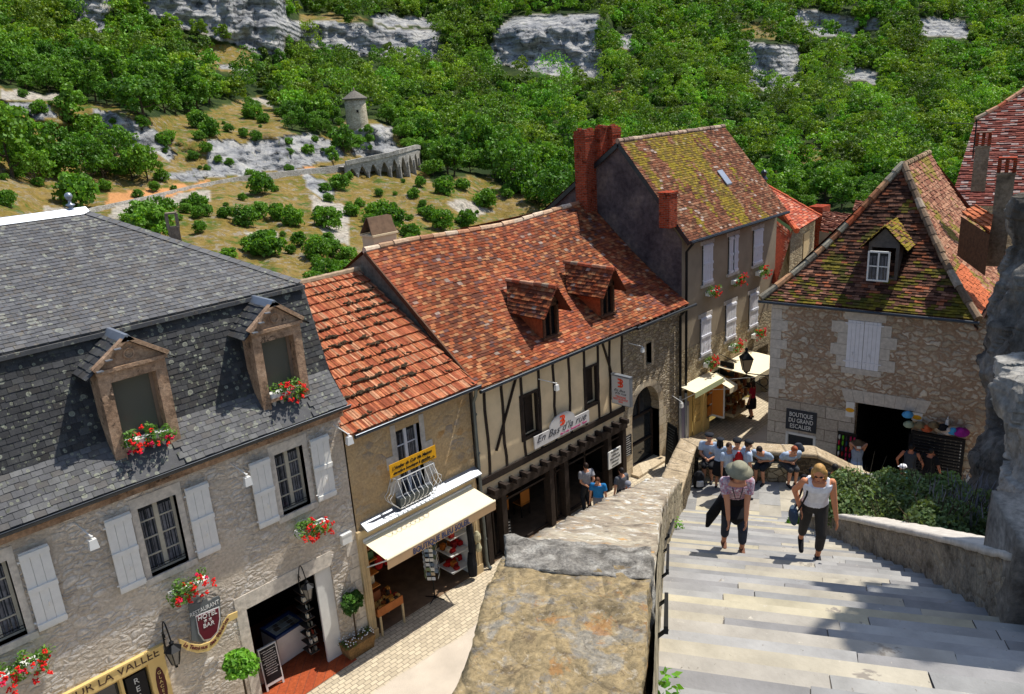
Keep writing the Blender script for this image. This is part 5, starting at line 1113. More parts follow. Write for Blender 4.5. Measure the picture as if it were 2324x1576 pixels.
t = thing('wall_chalkboard', 'framed chalkboard fixed beside the arched doorway', 'sign', P(CD+.2, .05, 1.8)); r = qrect(3, [(1960, 1445), (2008, 1420), (2010, 1540), (1965, 1565)], .05); mb = MB(); FA.box(mb, r[0], r[1], .02, .06, r[2], r[3]); mb.build('board', M_['board'], t)
def scribble(fr, r, o, parent, rows, seed, mat='chalk', h=.4):
    g = random.Random(seed); mb = MB(); a0, a1, z0, z1 = r; dz_ = (z1-z0)/rows
    for k in range(rows):
        x = a0+(a1-a0)*g.uniform(.08, .3); zc = z1-dz_*(k+.7)
        while x < a1-(a1-a0)*g.uniform(.08, .25):
            w_ = (a1-a0)*g.uniform(.03, .08); fr.box(mb, x, x+w_*.7, o, o+.003, zc, zc+dz_*h*g.uniform(.5, 1)); x += w_
    return mb.build('writing', M_[mat], parent)
scribble(FA, r, .06, t, 9, 2)
t = thing('menu_panel', 'white menu panel on the dark shop window beside the arch', 'sign', P(CD-.6, .1, 1.5)); r = qrect(4, [(1990, 215), (2068, 165), (2070, 275), (1990, 325)], .1); mb = MB(); FA.box(mb, r[0], r[1], .08, .12, r[2], r[3]); mb.build('panel', M_['white'], t); scribble(FA, r, .122, t, 5, 5, 'pipe', .6)
# roof of the two, one plane of flat clay tiles
EO = V((C0-.1, Y0-CE-.05, CZ)); RL = at_x(835, 560, 13.95); RR = at_x(1330, 465, 24.7); rv = V((0, (RL.y+RR.y)/2-EO.y, (RL.z+RR.z)/2-CZ)); L = rv.length; WX = 24.66-EO.x; print('C roof', rv, L)
TC = [hx(c) for c in ('9a5030', '8c4526', 'a85f38', '824022', '723c26', 'ad6c44', '875238', '9e5a36', '774834', 'b07c54', '683a2a')]
def cpick(a, b):
    n_ = noise.noise(V((a*.35, b*.35, 9.))); c = rnd.choice(TC)
    if rnd.random() < .02: c = hx('a89080')
    if rnd.random() < .06: c = hx('6b4a44')
    return sc(mixc(c, hx('8f4432'), .25 if n_ > 0 else 0), rnd.uniform(.66, 1.02)*(1+.35*n_))
def cw(a, b): t = b/L; return V((0, 0, -.24*sin(pi*min(1, t))*(1-.4*t)+.05*sin(a*.8)*t-.10*sin(pi*a/WX)*(t)))
CR_O, CR_V = EO, rv.normalized()
d1p = on_plane(*zz(3, 1520, 815), EO, V((0, -rv.z, rv.y))); d2p = on_plane(*zz(3, 1862, 682), EO, V((0, -rv.z, rv.y))); print('dormers C', d1p, d2p)
mb = MB(); tiles(mb, EO, (1, 0, 0), rv, [(0, 0), (WX, 0), (WX, L), (0, L)], .18, .115, cpick, lift=.022, jit=.5, warp=cw, rough=.5)
for i in range(12):
    for j in range(6):
        q = [(WX*i/12, L*j/6), (WX*(i+1)/12, L*j/6), (WX*(i+1)/12, L*(j+1)/6), (WX*i/12, L*(j+1)/6)]; mb.poly([EO+V((1, 0, 0))*a+CR_V*b+cw(a, b)-V((0, 0, .02)) for a, b in q], 0, hx('5a3022'))
mb.poly([EO+rv+V((0, 0, .04)), EO+rv+V((WX, 0, .04)), EO+V((WX, 9, 1.)), EO+V((0, 9, 1.))], 0, hx('7a4030')); rf = mb.build('roof', M_['tile'], C_)
def ridge(mb, A, B, r=.1, seg=.36, cols=('a5583c', 'b98a6c', '8a5a44', '9c8a74')):
    A, B = V(A), V(B); n_ = int((B-A).length/seg)
    for i in range(n_):
        p, q = A.lerp(B, i/n_), A.lerp(B, (i+1.08)/n_); s = V((rnd.uniform(-1, 1), rnd.uniform(-1, 1), rnd.uniform(-1, 1)))*.012; mb.tube([p+s, q+s], [r*1.1, r*.92], 8, 0, sc(hx(rnd.choice(cols)), rnd.uniform(.85, 1.15)))
mb = MB(); 
for i in range(20): ridge(mb, EO+rv+V((WX*i/20, 0, 0))+cw(WX*i/20, L), EO+rv+V((WX*(i+1)/20, 0, 0))+cw(WX*(i+1)/20, L), .1, .3, ('c0a184', 'b08e70', 'a9795c', 'cbb59c'))
mb.build('ridge_tiles', M_['tile'], rf)
mb = MB(); top = EO+rv; q = [V((C0, Y0, 0)), V((C0, Y0, CZ)), V((C0, Y0-.3, CZ-.02))]+[V((C0, *(EO+CR_V*(L*t)+cw(0, L*t)).yz)) for t in (.2, .4, .6, .8, 1)]+[V((C0, Y0+9, CZ+1)), V((C0, Y0+9, -3))]
mb.poly([p-V((0, 0, .05)) for p in q]); mb.build('gable_wall', M_['gableC'], C_)
mb = MB(); mb.bar(EO+V((.0, 0, .0)), EO+rv+V((0, 0, -.05))-V((0, 0, .05)), .05, .14); mb.build('verge_board', M_['timbr'], rf)
mb = MB(); mb.tube([P(C0-.1, CE+.12, CZ-.06), P(21.2, CE+.12, CZ-.06)], .055, 8); mb.tube([P(21.2, CE+.2, CZ-.07), P(24.9, CE+.2, CZ-.07)], .06, 8); mb.tube([P(C0-.1, CE+.17, CZ-.01), P(21.2, CE+.17, CZ-.01)], .014, 5, 0); mb.build('gutter', M_['gutter'], C_)
# two small dormers
for k, (d, kk, pkp) in enumerate(((d1p, 3, (1562, 523)), (d2p, 3, (1905, 412)))):
    yf = d.y-.05; x = d.x; w_ = .36; pz = at_y(*zz(3, *pkp), yf-.15).z; zs = pz-.62; zb = d.z-.1; f = V((0, -1, 0)); mb = MB()
    mb.box(x-w_, x-w_+.09, yf, yf+.1, zb, zs+.1); mb.box(x+w_-.09, x+w_, yf, yf+.1, zb, zs+.1); mb.box(x-w_, x+w_, yf, yf+.1, zs, zs+.1); mb.box(x-w_-.05, x+w_+.05, yf-.05, yf+.12, zb, zb+.07); mb.extrude([V((x-w_, yf+.02, zs+.1)), V((x+w_, yf+.02, zs+.1)), V((x, yf+.02, pz-.06))], (0, .05, 0))
    mb.box(x-.02, x+.02, yf+.03, yf+.08, zb, zs)
    dr = mb.build('dormer', M_['timbr'], C_); mb = MB(); mb.box(x-w_+.09, x+w_-.09, yf+.12, yf+.13, zb, zs); mb.build('pane', M_['black'], dr)
    mb = MB(); ye = yf+1.5
    for s in (-1, 1): mb.box(x+s*w_-.02, x+s*w_+.02, yf+.05, ye, zb-.1, zs+.08, 0, hx('a3502f'))
    for s in (-1, 1):
        e = V((x+s*(w_+.26), yf-.3, pz-.86)); Vv = V((x, yf-.3, pz+.02))-e; Lv = Vv.length; tiles(mb, e, (0, 1, 0), Vv, [(0, 0), (1.55, 0), (2.15, Lv), (0, Lv)], .17, .125, cpick, lift=.03, jit=.4); mb.poly([e-V((0, 0, .02)), e+V((0, 1.55, -.02)), e+V((0, 2.15, 0))+Vv-V((0, 0, .02)), e+Vv-V((0, 0, .02))], 0, hx('5a3022'))
    ridge(mb, (x, yf-.3, pz+.02), (x, yf+1.85, pz+.02), .075, .3); mb.build('dormer_roof', M_['tile'], dr)
mb = MB(); q0 = on_plane(*zz(3, 480, 210), (0, 20.6, 0), (0, 1, 0)); mb.box(q0.x-.45, q0.x+.45, 20.3, 20.9, q0.z-2, q0.z-.0); mb.box(q0.x-.5, q0.x+.5, 20.25, 20.95, q0.z, q0.z+.06)
ch = mb.build('chimney', M_['plC'], C_); mb = MB()
for k in range(4): x = q0.x-.4+k*.26; mb.hexa([V((x-.05, 20.3, q0.z+.06)), V((x+.05, 20.3, q0.z+.06)), V((x+.05, 20.36, q0.z+.06)), V((x-.05, 20.36, q0.z+.06)), V((x+.03, 20.55, q0.z+.55)), V((x+.13, 20.55, q0.z+.55)), V((x+.13, 20.62, q0.z+.55)), V((x+.03, 20.62, q0.z+.55))])
mb.extrude([V((q0.x-.5, 20.3, q0.z+.07)), V((q0.x+.5, 20.3, q0.z+.07)), V((q0.x+.42, 20.55, q0.z+.58)), V((q0.x-.42, 20.55, q0.z+.58))], (0, .04, 0)); mb.extrude([V((q0.x-.5, 20.9, q0.z+.07)), V((q0.x+.5, 20.9, q0.z+.07)), V((q0.x+.42, 20.6, q0.z+.58)), V((q0.x-.42, 20.6, q0.z+.58))], (0, .04, 0)); mb.build('chimney_cap', plain('cap_slabs', hx('6a5340'), .9, var=.2), ch)
# restaurant sign with hump, hanging light box
S_ = thing('restaurant_sign', 'white humped restaurant sign with grey script and an orange monogram', 'sign', P(17, .1, zb1)); o_ = .1
a, z0 = pk(3, 1418, 1515, o_); b, z1 = pk(3, 1748, 1340, o_); zm = (z0+z1)/2; zt_ = (pk(3, 1416, 1440, o_)[1]+pk(3, 1745, 1270, o_)[1])/2; hm = (a+b)/2; hr = .62; hz = pk(3, 1590, 1287, o_)[1]
pts = [(a, zm), (b, zm), (b, zt_), (hm+hr, zt_)]+[(hm+hr*cos(k*pi/12), zt_+(hz-zt_)*sin(k*pi/12)) for k in range(1, 12)]+[(hm-hr, zt_), (a, zt_)]
mb = MB(); mb.extrude([P(x, o_, z) for x, z in pts], FA.n*.04); mb.build('board', plain('pale_sign', hx('c4c2c0'), .5), S_); gs = plain('grey_script', hx('3c3c42'), .6); om = plain('orange_red', hx('e8481c'), .5); mg = plain('magenta_script', hx('c2487e'), .6)
text('lettering', "En Bas d'la rue", FA, a+.12, zm+.17, o_+.045, .34, gs, S_, width=(b-a)*.9, shear=.4, off=-.003); text('lettering', 'Bar à vins  Restaurant  Tapas', FA, a+(b-a)*.45, zm+.05, o_+.045, .1, mg, S_, width=(b-a)*.5, shear=.3)
def mono(fr, a, z, h, o, par):
    mb = MB(); w_ = h*.62; t_ = h*.16
    fr.box(mb, a-t_*.5, a+t_*.5, o, o+.01, z, z+h)
    for k in range(3): zc = z+(h-t_)*k/2; fr.box(mb, a-w_*.55, a-t_*.5, o, o+.01, zc, zc+t_)
    for c in (z+h*.27, z+h*.73): 
        for k in range(10): a0, a1 = -pi/2+k*pi/10, -pi/2+(k+1)*pi/10; R0, R1 = h*.12, h*.27; mb.extrude([fr.P(a+t_*.3+r_*1.15*cos(q), o, c+r_*sin(q)) for r_, q in ((R0, a0), (R1, a0), (R1, a1), (R0, a1))], fr.n*.01)
    mb.build('monogram', om, par)
mono(FA, hm, zt_-.05, (hz-zt_)*.95, o_+.042, S_)
FX = Frame((pk(3, 1868, 1150)[0], Y0, 0), (0, -1, 0), (-1, 0, 0)); r = qrect(3, [(1890, 1062), (2003, 1082), (1998, 1252), (1885, 1235)], 0, FX); print('box sign', r)
S_ = thing('hanging_sign', 'vertical light box sign projecting from the wall with an orange monogram', 'sign', FX.P(r[0], 0, r[2])); mb = MB(); FX.box(mb, r[0], r[1], -.14, 0, r[2], r[3]); FX.box(mb, r[0]-.01, r[1]+.01, -.15, .01, r[3], r[3]+.03); mb.build('casing', M_['zinc'], S_)
mb = MB(); FX.box(mb, r[0]+.03, r[1]-.03, 0, .008, r[2]+.03, r[3]-.03); mb.build('panel', bpy.data.materials['pale_sign'], S_); h = r[3]-r[2]; mono(FX, (r[0]+r[1])/2, r[2]+h*.62, h*.3, .01, S_)
w_ = r[1]-r[0]; text('lettering', 'En Bas', FX, r[0]+w_*.15, r[2]+h*.47, .01, .12, gs, S_, width=w_*.6, shear=.4); text('lettering', "d'la rue", FX, r[0]+w_*.2, r[2]+h*.37, .01, .12, gs, S_, width=w_*.6, shear=.4)
for k, s in enumerate(('TERRASSE', 'RESTAURANT', 'BAR')): text('lettering', s, FX, (r[0]+r[1])/2, r[2]+h*(.25-.085*k), .01, .1, om, S_, align='CENTER')
mb = MB()
for z in (r[2]+.1, r[3]-.1): mb.tube([FX.P(0, -.07, z), FX.P(r[0], -.07, z)], .015, 5)
mb.build('bracket', M_['iron'], S_)
q = pk(3, 1440, 1085); floodlight(P(q[0], .03, q[1]), FA.n, 'small cream floodlight on an arm on the half timbered wall', (.35, 0, 0), 1); q = pk(3, 1990, 868); floodlight(P(q[0], 0, q[1]), FA.n, 'small white floodlight above the pointed arch', (.3, 0, 0), .9)
q = pk(3, 2255, 1290); floodlight(P(q[0], 0, 2.3), FA.n, 'white globe light at the foot of the black pipe', (0, 0, 0), 1)
for a, lab in ((24.45, 'black downpipe at the right end of the arched stone bay'), (24.85, 'tall dark downpipe at the corner of the beige shuttered house')):
    t = thing('downpipe', lab, 'pipe', P(a, .1, 0), 0, 'zinc downpipes of the street'); mb = MB(); zt2 = 5.7 if a < 24.6 else 8.05; mb.tube([P(a, .4, zt2), P(a, .12, zt2-.35), P(a, .12, 2.2)], .05, 8); mb.build('tube', M_['iron'], t); mb = MB(); mb.tube([P(a, .12, 2.2), P(a, .12, 0)], .06, 8); mb.build('pipe_shoe', M_['zinc'], t)
# ---------------------------------------------------------------- beige shuttered house
def tri_tiles(mb, pts, U, tw, ex, pick, under=None, **k):
    """tiles over any planar polygon; pts[0] lies on the eave, U runs along the eave"""
    O = V(pts[0]); U = V(U).normalized(); N_ = V((0, 0, 0))
    for i in range(len(pts)): N_ += V(pts[i]).cross(V(pts[(i+1) % len(pts)]))
    N_.normalize(); N_ = -N_ if N_.z < 0 else N_
    Vv = N_.cross(U).normalized()
    if Vv.z < 0: Vv = -Vv
    r = [((V(p)-O).dot(U), (V(p)-O).dot(Vv)) for p in pts]; ar = sum(r[i][0]*r[(i+1) % len(r)][1]-r[(i+1) % len(r)][0]*r[i][1] for i in range(len(r)))
    if ar < 0: r = r[::-1]
    tiles(mb, O, U, Vv, r, tw, ex, pick, **k)
    wf = k.get('warp')
    if wf is None: mb.poly([V(p)-V((0, 0, .03)) for p in pts], 0, under or hx('4a2c20'))
E0, E1 = 24.72, 32.15; EZ = 8.12
E_ = thing('beige_shuttered_house', 'tall beige house with closed white shutters and a mossy brown tiled roof', 'house', (28, Y0, 0))
EX = on_plane(*zz(5, 480, 290), (E0-.05, 0, 0), (1, 0, 0)); RY, RZ_ = 18.35, 11.68
mb = MB(); P = FA.P; mb.poly([P(E0, 0, 3.9), P(E1, 0, 3.9), P(E1, 0, EZ), P(E0, 0, EZ)]); mb.poly([P(E1, 0, -.1), V((E1, 23.2, -3)), V((E1, 23.2, 8.3)), V((E1, RY, RZ_-.1)), P(E1, 0, EZ)]); mb.build('upper_wall', M_['plE'], E_)
mb = MB(); wall(mb, FA, E0, E1, -.1, 3.9, [(E0+.35, E0+3.1, -.1, 2.35), (E0+3.9, E1-.4, -.1, 2.3)], o=.012, depth=.3); mb.build('lower_wall', M_['rubF'], E_)
mb = MB(); mb.poly([V((E0, Y0, -.1)), V((E0, Y0, EZ)), V((E0, RY, RZ_-.05)), V((E0, 22.9, 8.5)), V((E0, 22.9, -3))]); mb.build('gable_wall', M_['gable'], E_)
MC = [hx(c) for c in ('70442f', '7d4e35', '5e3a29', '835a42', '523526', '84644c', '6a422f')]
def epick(a, b):
    n_ = noise.fractal(V((a*1.1, b*.28, 4.)), 1, 2, 4); d = abs(a-(2.3+ (5.0-b)*.55))*.45; c = sc(rnd.choice(MC), rnd.uniform(.75, 1.2))
    if rnd.random() < .025: c = hx('9c8a7e')
    v = n_*1.3+.85-d*.65+(.35 if b > 3.6 else 0)-.1*abs(3.2-b)
    if v > rnd.uniform(.25, .6): c = mixc(c, hx('85761c') if rnd.random() < .6 else hx('645a20'), rnd.uniform(.5, .95))
    return c
eo = V((E0-.12, Y0-.38, EZ+.02)); rt = V((E0-.12, RY, RZ_)); mb = MB()
tri_tiles(mb, [eo, eo+V((E1-E0+.3, 0, 0)), rt+V((E1-E0+.3, 0, 0)), rt], (1, 0, 0), .17, .105, epick, lift=.02, jit=.5)
mb.poly([rt, rt+V((E1-E0+.3, 0, 0)), V((E1+.2, 23.3, 8.2)), V((E0-.12, 23.3, 8.2))], 0, MC[0]); rf = mb.build('roof', M_['tilem'], E_)
mb = MB(); ridge(mb, rt, rt+V((E1-E0+.3, 0, 0)), .09, .3, ('a08672', 'b09a84', '8a7466')); mb.build('ridge_tiles', M_['tile'], rf)
mb = MB(); mb.bar(eo+V((.02, 0, -.1)), rt+V((.02, 0, -.12)), .04, .16); mb.bar(V((E0-.1, 23.2, 8.1)), rt+V((.02, 0, -.12)), .04, .16); mb.build('verge_board', M_['gutter'], rf)
mb = MB(); mb.tube([P(E0-.1, .45, EZ-.02), P(E1+.15, .45, EZ-.02)], .06, 8); mb.tube([P(E0-.1, .5, EZ+.04), P(E1+.15, .5, EZ+.04)], .013, 5); mb.build('gutter', M_['gutter'], E_)
# brick stacks on the gable
c0 = on_plane(*zz(5, 305, 90), (E0-.3, 0, 0), (1, 0, 0)); c1 = on_plane(*zz(5, 395, 85), (E0-.3, 0, 0), (1, 0, 0)); print('stack', c0, c1, EX)
def stack(y0, y1, x0, x1, z0, z1):
    mb = MB(); mb.box(x0, x1, y0, y1, z0, z1); g = random.Random(int(z1*100))
    for k in range(16):
        x = g.uniform(x0, x1-.2); y = g.uniform(y0, y1-.12)
        if min(x-x0, x1-.2-x, y-y0, y1-.12-y) < .12: mb.box(x, x+.2, y, y+.1, z1, z1+g.uniform(.03, .12))
    for z in (z1-.28, z1-.18): mb.box(x0-.02, x1+.02, y0-.02, y1+.02, z, z+.05)
    return mb.build('chimney', M_['brick'], E_)
stack(c1.y, c0.y, E0-.62, E0+.02, 8.2, c0.z)
c2 = on_plane(*zz(5, 520, 60), (E0+.9, 0, 0), (1, 0, 0)); c3 = on_plane(*zz(5, 585, 60), (E0+.9, 0, 0), (1, 0, 0)); stack(c3.y-.2, c2.y-.1, E0+.5, E0+1.05, RZ_-1, c2.z+.0); stack(c1.y+.05, c3.y, E0+.02, E0+.5, RZ_-1.4, c2.z+.02)
sp = on_plane(*zz(5, 1045, 800), eo, (rt-eo).cross(V((1, 0, 0)))); mb = MB(); mb.box(sp.x-.35, sp.x+.15, sp.y-.1, sp.y+.35, sp.z-.2, sp.z+1.0); mb.box(sp.x-.39, sp.x+.19, sp.y-.13, sp.y+.38, sp.z+1.0, sp.z+1.07); mb.build('chimney', M_['brick'], E_)
sp = on_plane(*zz(5, 1455, 470), eo, (rt-eo).cross(V((1, 0, 0)))); sl_ = (rt-eo).normalized(); q = [sp+V((dx, 0, .05))+sl_*dz for dx, dz in ((-.2, -.35), (.2, -.35), (.2, .35), (-.2, .35))]; mb = MB(); mb.extrude(q, (0, 0, .06)); mb.build('roof_light', M_['zinc'], rf)
R5 = [((1290, 985), (1362, 972), (1355, 1285), (1283, 1300)), ((1492, 920), (1562, 905), (1555, 1195), (1490, 1215)), ((1690, 862), (1757, 860), (1745, 1140), (1678, 1142))]
R7 = [((265, 110), (325, 105), (320, 350), (258, 360)), ((425, 28), (485, 15), (480, 240), (420, 260)), ((575, -40), (625, -45), (622, 170), (570, 180))]
k = 0
for kk, L_ in ((5, R5), (7, R7)):
    for pts in L_:
        r = qrect(kk, pts, .04); mb = MB(); FA.box(mb, r[0]-.02, r[1]+.02, -.02, .02, r[2], r[3]); mb.build('window', M_['black'], E_); m_ = (r[0]+r[1])/2
        FA.box(MB(), 0, 0, 0, 0, 0, 0); gp = .06 if k == 1 else .005
        for x0, x1 in ((r[0], m_-gp), (m_+gp, r[1])): shutter(FA, (x0, x1, r[2], r[3]), E_, o=.03, mat='shutw', planks=2)
        mb = MB(); FA.box(mb, r[0]-.15, r[1]+.15, -.1, .03, r[3], r[3]+.16); mb.build('lintel', M_['ashW'], E_); mb = MB(); FA.box(mb, r[0]-.12, r[1]+.12, -.1, .07, r[2]-.1, r[2]); mb.build('sill', M_['ashW'], E_)
        lab = ['upper left', 'upper middle', 'upper right', 'lower left', 'lower middle', 'lower right'][k]
        flowerbox(P(m_+.1, .05, r[2]-.45), (1, 0, 0), (0, -1, 0), .55, 'flower box under the '+lab+' shuttered window of the beige house', 'flower boxes of the beige house', seed=60+k, s=1.0, dens=1.35 if k != 3 else 1.6); k += 1
# its shops: cream door, awnings, open display cases
t = thing('shop_door', 'cream glazed shop door under the small striped awning', 'door', P(E0+1.2, 0, 0)); mb = MB(); a0 = pk(26, 300, 900, -.1)[0]; a1 = pk(26, 405, 850, -.1)[0]; ZD = 2.25
FA.box(mb, a0, a1, -.12, -.06, 0, .55); FA.box(mb, a0, a0+.09, -.12, -.06, .55, ZD); FA.box(mb, a1-.09, a1, -.12, -.06, .55, ZD); FA.box(mb, a0, a1, -.12, -.06, ZD-.12, ZD)
for i in range(1, 4): x = a0+.09+(a1-a0-.18)*i/4; FA.box(mb, x-.012, x+.012, -.11, -.07, .55, ZD)
for i in range(1, 7): z = .55+(ZD-.6)*i/7; FA.box(mb, a0, a1, -.11, -.07, z-.015, z+.015)
mb.build('door_leaf', M_['creams'], t); mb = MB(); FA.box(mb, a0+.05, a1-.05, -.13, -.12, .5, ZD); mb.build('pane', M_['chairw'], t); mb = MB(); FA.box(mb, a1, a1+.45, -.2, .04, 0, 2.5); FA.box(mb, E0+.3, a0, -.2, -.14, 0, 2.4); mb.build('pilaster', M_['creams'], t)
mb = MB(); FA.box(mb, E0+.3, E1-.3, -.9, -.88, 0, 2.5); mb.build('shop_dark', M_['dark'], t)
t = thing('lilac_poster_stand', 'tall lilac and white poster case at the left of the glazed shop door', 'sign', P(E0+.5, .05, 0)); mb = MB(); a = pk(26, 190, 1100, .1)[0]; FA.box(mb, a-.3, a+.25, .0, .1, .15, 1.75, 0); mb.build('case', plain('lilac', hx('8d88a0'), .6), t); mb = MB(); FA.box(mb, a-.05, a+.2, .1, .11, .3, 1.6); mb.build('poster', M_['white'], t)
def awn2(px4, lab, o1, mat='awn', trim=None):
    (tl, tr, fl_, fr_) = px4; a, b = pk(26, *tl, .05), pk(26, *tr, .05); c, d = pk(26, *fl_, o1), pk(26, *fr_, o1); zt = (a[1]+b[1])/2; zf = (c[1]+d[1])/2; x0 = (a[0]+c[0])/2; x1 = (b[0]+d[0])/2
    t = thing('awning', lab, 'awning', P((x0+x1)/2, .1, zt), 0, 'awnings of the beige house'); mb = MB(); mb.hexa([P(x0, .05, zt-.02), P(x1, .05, zt-.02), P(x1, o1, zf-.02), P(x0, o1, zf-.02), P(x0, .05, zt), P(x1, .05, zt), P(x1, o1, zf), P(x0, o1, zf)]); mb.build('canvas', M_[mat], t)
    mb = MB(); FA.box(mb, x0, x1, o1-.0, o1+.02, zf-.22, zf); mb.build('valance', M_[trim or mat], t); mb = MB()
    for x in (x0+.03, x1-.03): mb.tube([P(x, .02, zt-.6), P(x, o1, zf-.03)], .015, 5)
    mb.build('arm', M_['white'], t)
M_['strp'] = plain('green_striped_canvas', hx('c9cf9e'), .8)
awn2(((150, 650), (560, 420), (290, 770), (675, 550)), 'small cream awning with green stripes over the glazed door', .7, trim='strp')
awn2(((850, 290), (1270, 20), (955, 660), (1395, 370)), 'large plain cream awning further down the street', 1.7)
awn2(((600, 470), (690, 430), (745, 725), (860, 655)), 'short steep cream awning between the two bigger ones', .95)
S_ = thing('hanging_sign', 'dark hanging board with two orange discs above the short awning', 'sign', P(pk(26, 660, 400)[0], 0, 3)); a = pk(26, 655, 420, 0)[0]; FH = Frame((a, Y0, 0), (0, -1, 0), (-1, 0, 0)); r = qrect(26, ((690, 300), (880, 330), (860, 540), (665, 470)), 0, FH); print('hang', r)
mb = MB(); FH.box(mb, r[0], r[1], -.03, 0, r[2], r[3]); mb.build('board', M_['iron'], S_); mb = MB()
for c in ((.38, .55), (.62, .45)): mb.extrude([FH.P(r[0]+(r[1]-r[0])*c[0]+.09*cos(k*pi/6), .004, r[2]+(r[3]-r[2])*c[1]+.09*sin(k*pi/6)) for k in range(12)], FH.n*.01)
mb.build('discs', M_['chairw'], S_); mb = MB(); mb.tube([FH.P(0, 0, r[3]+.3), FH.P(r[1]+.1, 0, r[3]+.06)], .015, 5); mb.tube([FH.P(0, 0, r[2]+.2), FH.P(r[1], 0, r[2]+.1)], .008, 4); mb.tube([FH.P(0, 0, r[2]), FH.P(0, 0, r[3]+.5)], .02, 5); mb.build('bracket', M_['iron'], S_)
t = thing('display_case', 'open wooden case of brown goods on the shop wall beneath the short awning', 'shelf', P(28, .3, 0)); a0 = pk(26, 750, 900, .3)[0]; a1 = pk(26, 1000, 800, .3)[0]; mb = MB(); g = random.Random(5)
for k in range(4): FA.box(mb, a0, a1, .0, .35+.1*(3-k), .45+.42*k, .48+.42*k)
FA.box(mb, a0, a1, .0, .7, .35, .45); FA.box(mb, a0, a1, 0, .02, .3, 2.2); mb.build('shelf', M_['cream'], t); mb = MB()
for k in range(70): x = a0+g.uniform(0, a1-a0-.15); l = g.randrange(4); y = g.uniform(.05, .3+.1*(3-l)); FA.box(mb, x, x+.12, y, y+.1, .48+.42*l, .48+.42*l+g.uniform(.1, .3), 0, hx(g.choice(['b5752f', '8c4f22', 'c98f48', '6d3a1c', 'a8612a', 'd8b684'])))
mb.build('goods', goods, t)['kind'] = 'stuff'
t = thing('folding_glass_case', 'white framed glass shutter standing open beside the display case', 'case', P(27, .3, 0)); a = pk(26, 650, 900, .35)[0]; mb = MB(); FA.box(mb, a-.35, a+.05, .0, .04, .5, 2.1); FA.box(mb, a+.05, a+.1, .0, .6, .5, 2.2); mb.build('frame', M_['white'], t); mb = MB()
for k in range(3): FA.box(mb, a-.32, a+.02, .04, .05, .58+k*.5, 1.0+k*.5)
FA.box(mb, a+.02, a+.05, .06, .55, .6, 2.1); mb.build('pane', M_['chairw'], t)
t = thing('side_shelf', 'dim shelves of goods under the large awning', 'shelf', P(30, .2, 0)); mb = MB(); a0 = E0+4; 
for k in range(60): x = a0+g.uniform(0, E1-a0-.6); z = .3+.45*g.randrange(4); FA.box(mb, x, x+.2, -.6, -.3, z, z+g.uniform(.1, .35), 0, sc(hx(g.choice(['b5752f', '8c4f22', 'c9bf98', '3d3a3c', '70302a'])), .7))
mb.build('goods', goods, t)['kind'] = 'stuff'
# ---------------------------------------------------------------- the stone boutique across the street
GO = V((24.5, 11.97, 0)); gu = V((.1391731, -.99026807, 0)); gn = V((-.99026807, -.1391731, 0)); FG = Frame(GO, gu, gn); P = FG.P
G_ = thing('stone_boutique_house', 'grey stone house with a steep mossy hipped roof, one dormer and closed white shutters', 'house', GO)
gz = (FG.pick(1735, 680, .3)[1]+FG.pick(2215, 730, .3)[1])/2; ge = FG.pick(2215, 730, .3)[0]; GW = 6.9
gs_ = FG.pick(1920, 725), FG.pick(2000, 735), FG.pick(1993, 843), FG.pick(1916, 830)
shr = qrect(7, ((1205, 128), (1415, 150), (1392, 458), (1180, 428)), .03, FG); dr_ = qrect(7, ((1243, 650), (1607, 712), (1590, 1090), (1230, 1090)), 0, FG); gw = rect(7, ((808, 850), (992, 875)), 0, FG); dr_ = (dr_[0], dr_[1], -.1, dr_[3]); gwin = (gw[0], gw[1], .75, gw[3]); print('G', gz, ge, shr, dr_, gwin)
mb = MB(); wall(mb, FG, 0, GW, -.1, gz, [dr_, gwin, (shr[0], shr[1], shr[2], shr[3])], depth=.3); mb.poly([P(0, 0, -.1), P(0, 0, gz), P(0, -9, gz), P(0, -9, -.1)]); mb.poly([P(GW, 0, -.1), P(GW, 0, gz), P(GW, -9, gz), P(GW, -9, -.1)]); mb.poly([P(0, -9, -.1), P(GW, -9, -.1), P(GW, -9, gz), P(0, -9, gz)]); mb.build('wall', M_['rubG'], G_)
mb = MB(); wall(mb, FG, 0, dr_[0], -.1, 2.95, [gwin], o=.015, depth=.05); mb.build('lower_wall', M_['ashG'], G_)
mb = MB(); z = 2.95; k = 0
while z < gz-.2: h_ = rnd.uniform(.3, .42); FG.box(mb, -.012, .55 if k % 2 else .34, -.3, .02, z+.012, min(gz, z+h_)); z += h_; k += 1
mb.build('corner_stones', M_['ashW'], G_)
mb = MB()
for i, z in enumerate((0, .38, .76, 1.14)): FG.box(mb, shr[0]-(.5 if i % 2 else .3), shr[0], -.2, .018, shr[2]+z+.01, shr[2]+z+.38); FG.box(mb, shr[1], shr[1]+(.3 if i % 2 else .48), -.2, .018, shr[2]+z+.01, shr[2]+z+.38)
FG.box(mb, shr[0]-.12, shr[1]+.12, -.2, .02, shr[3]+.01, shr[3]+.3); FG.box(mb, shr[0]-.12, shr[1]+.1, -.2, .03, shr[2]-.2, shr[2]-.01); mb.build('window_surround', M_['ashW'], G_)
lz0 = dr_[3]; mb = MB()
for k in range(8): x0 = dr_[0]-.35+(dr_[1]-dr_[0]+.7)*k/8; x1 = dr_[0]-.35+(dr_[1]-dr_[0]+.7)*(k+1)/8-.01; s0 = (k-4)*.035; s1 = (k+1-4)*.035; mb.hexa([P(x0, .02, lz0), P(x1, .02, lz0), P(x1, -.2, lz0), P(x0, -.2, lz0), P(x0+s0, .02, lz0+.42), P(x1+s1, .02, lz0+.42), P(x1+s1, -.2, lz0+.42), P(x0+s0, -.2, lz0+.42)])
mb.build('lintel_stones', M_['ashW'], G_)
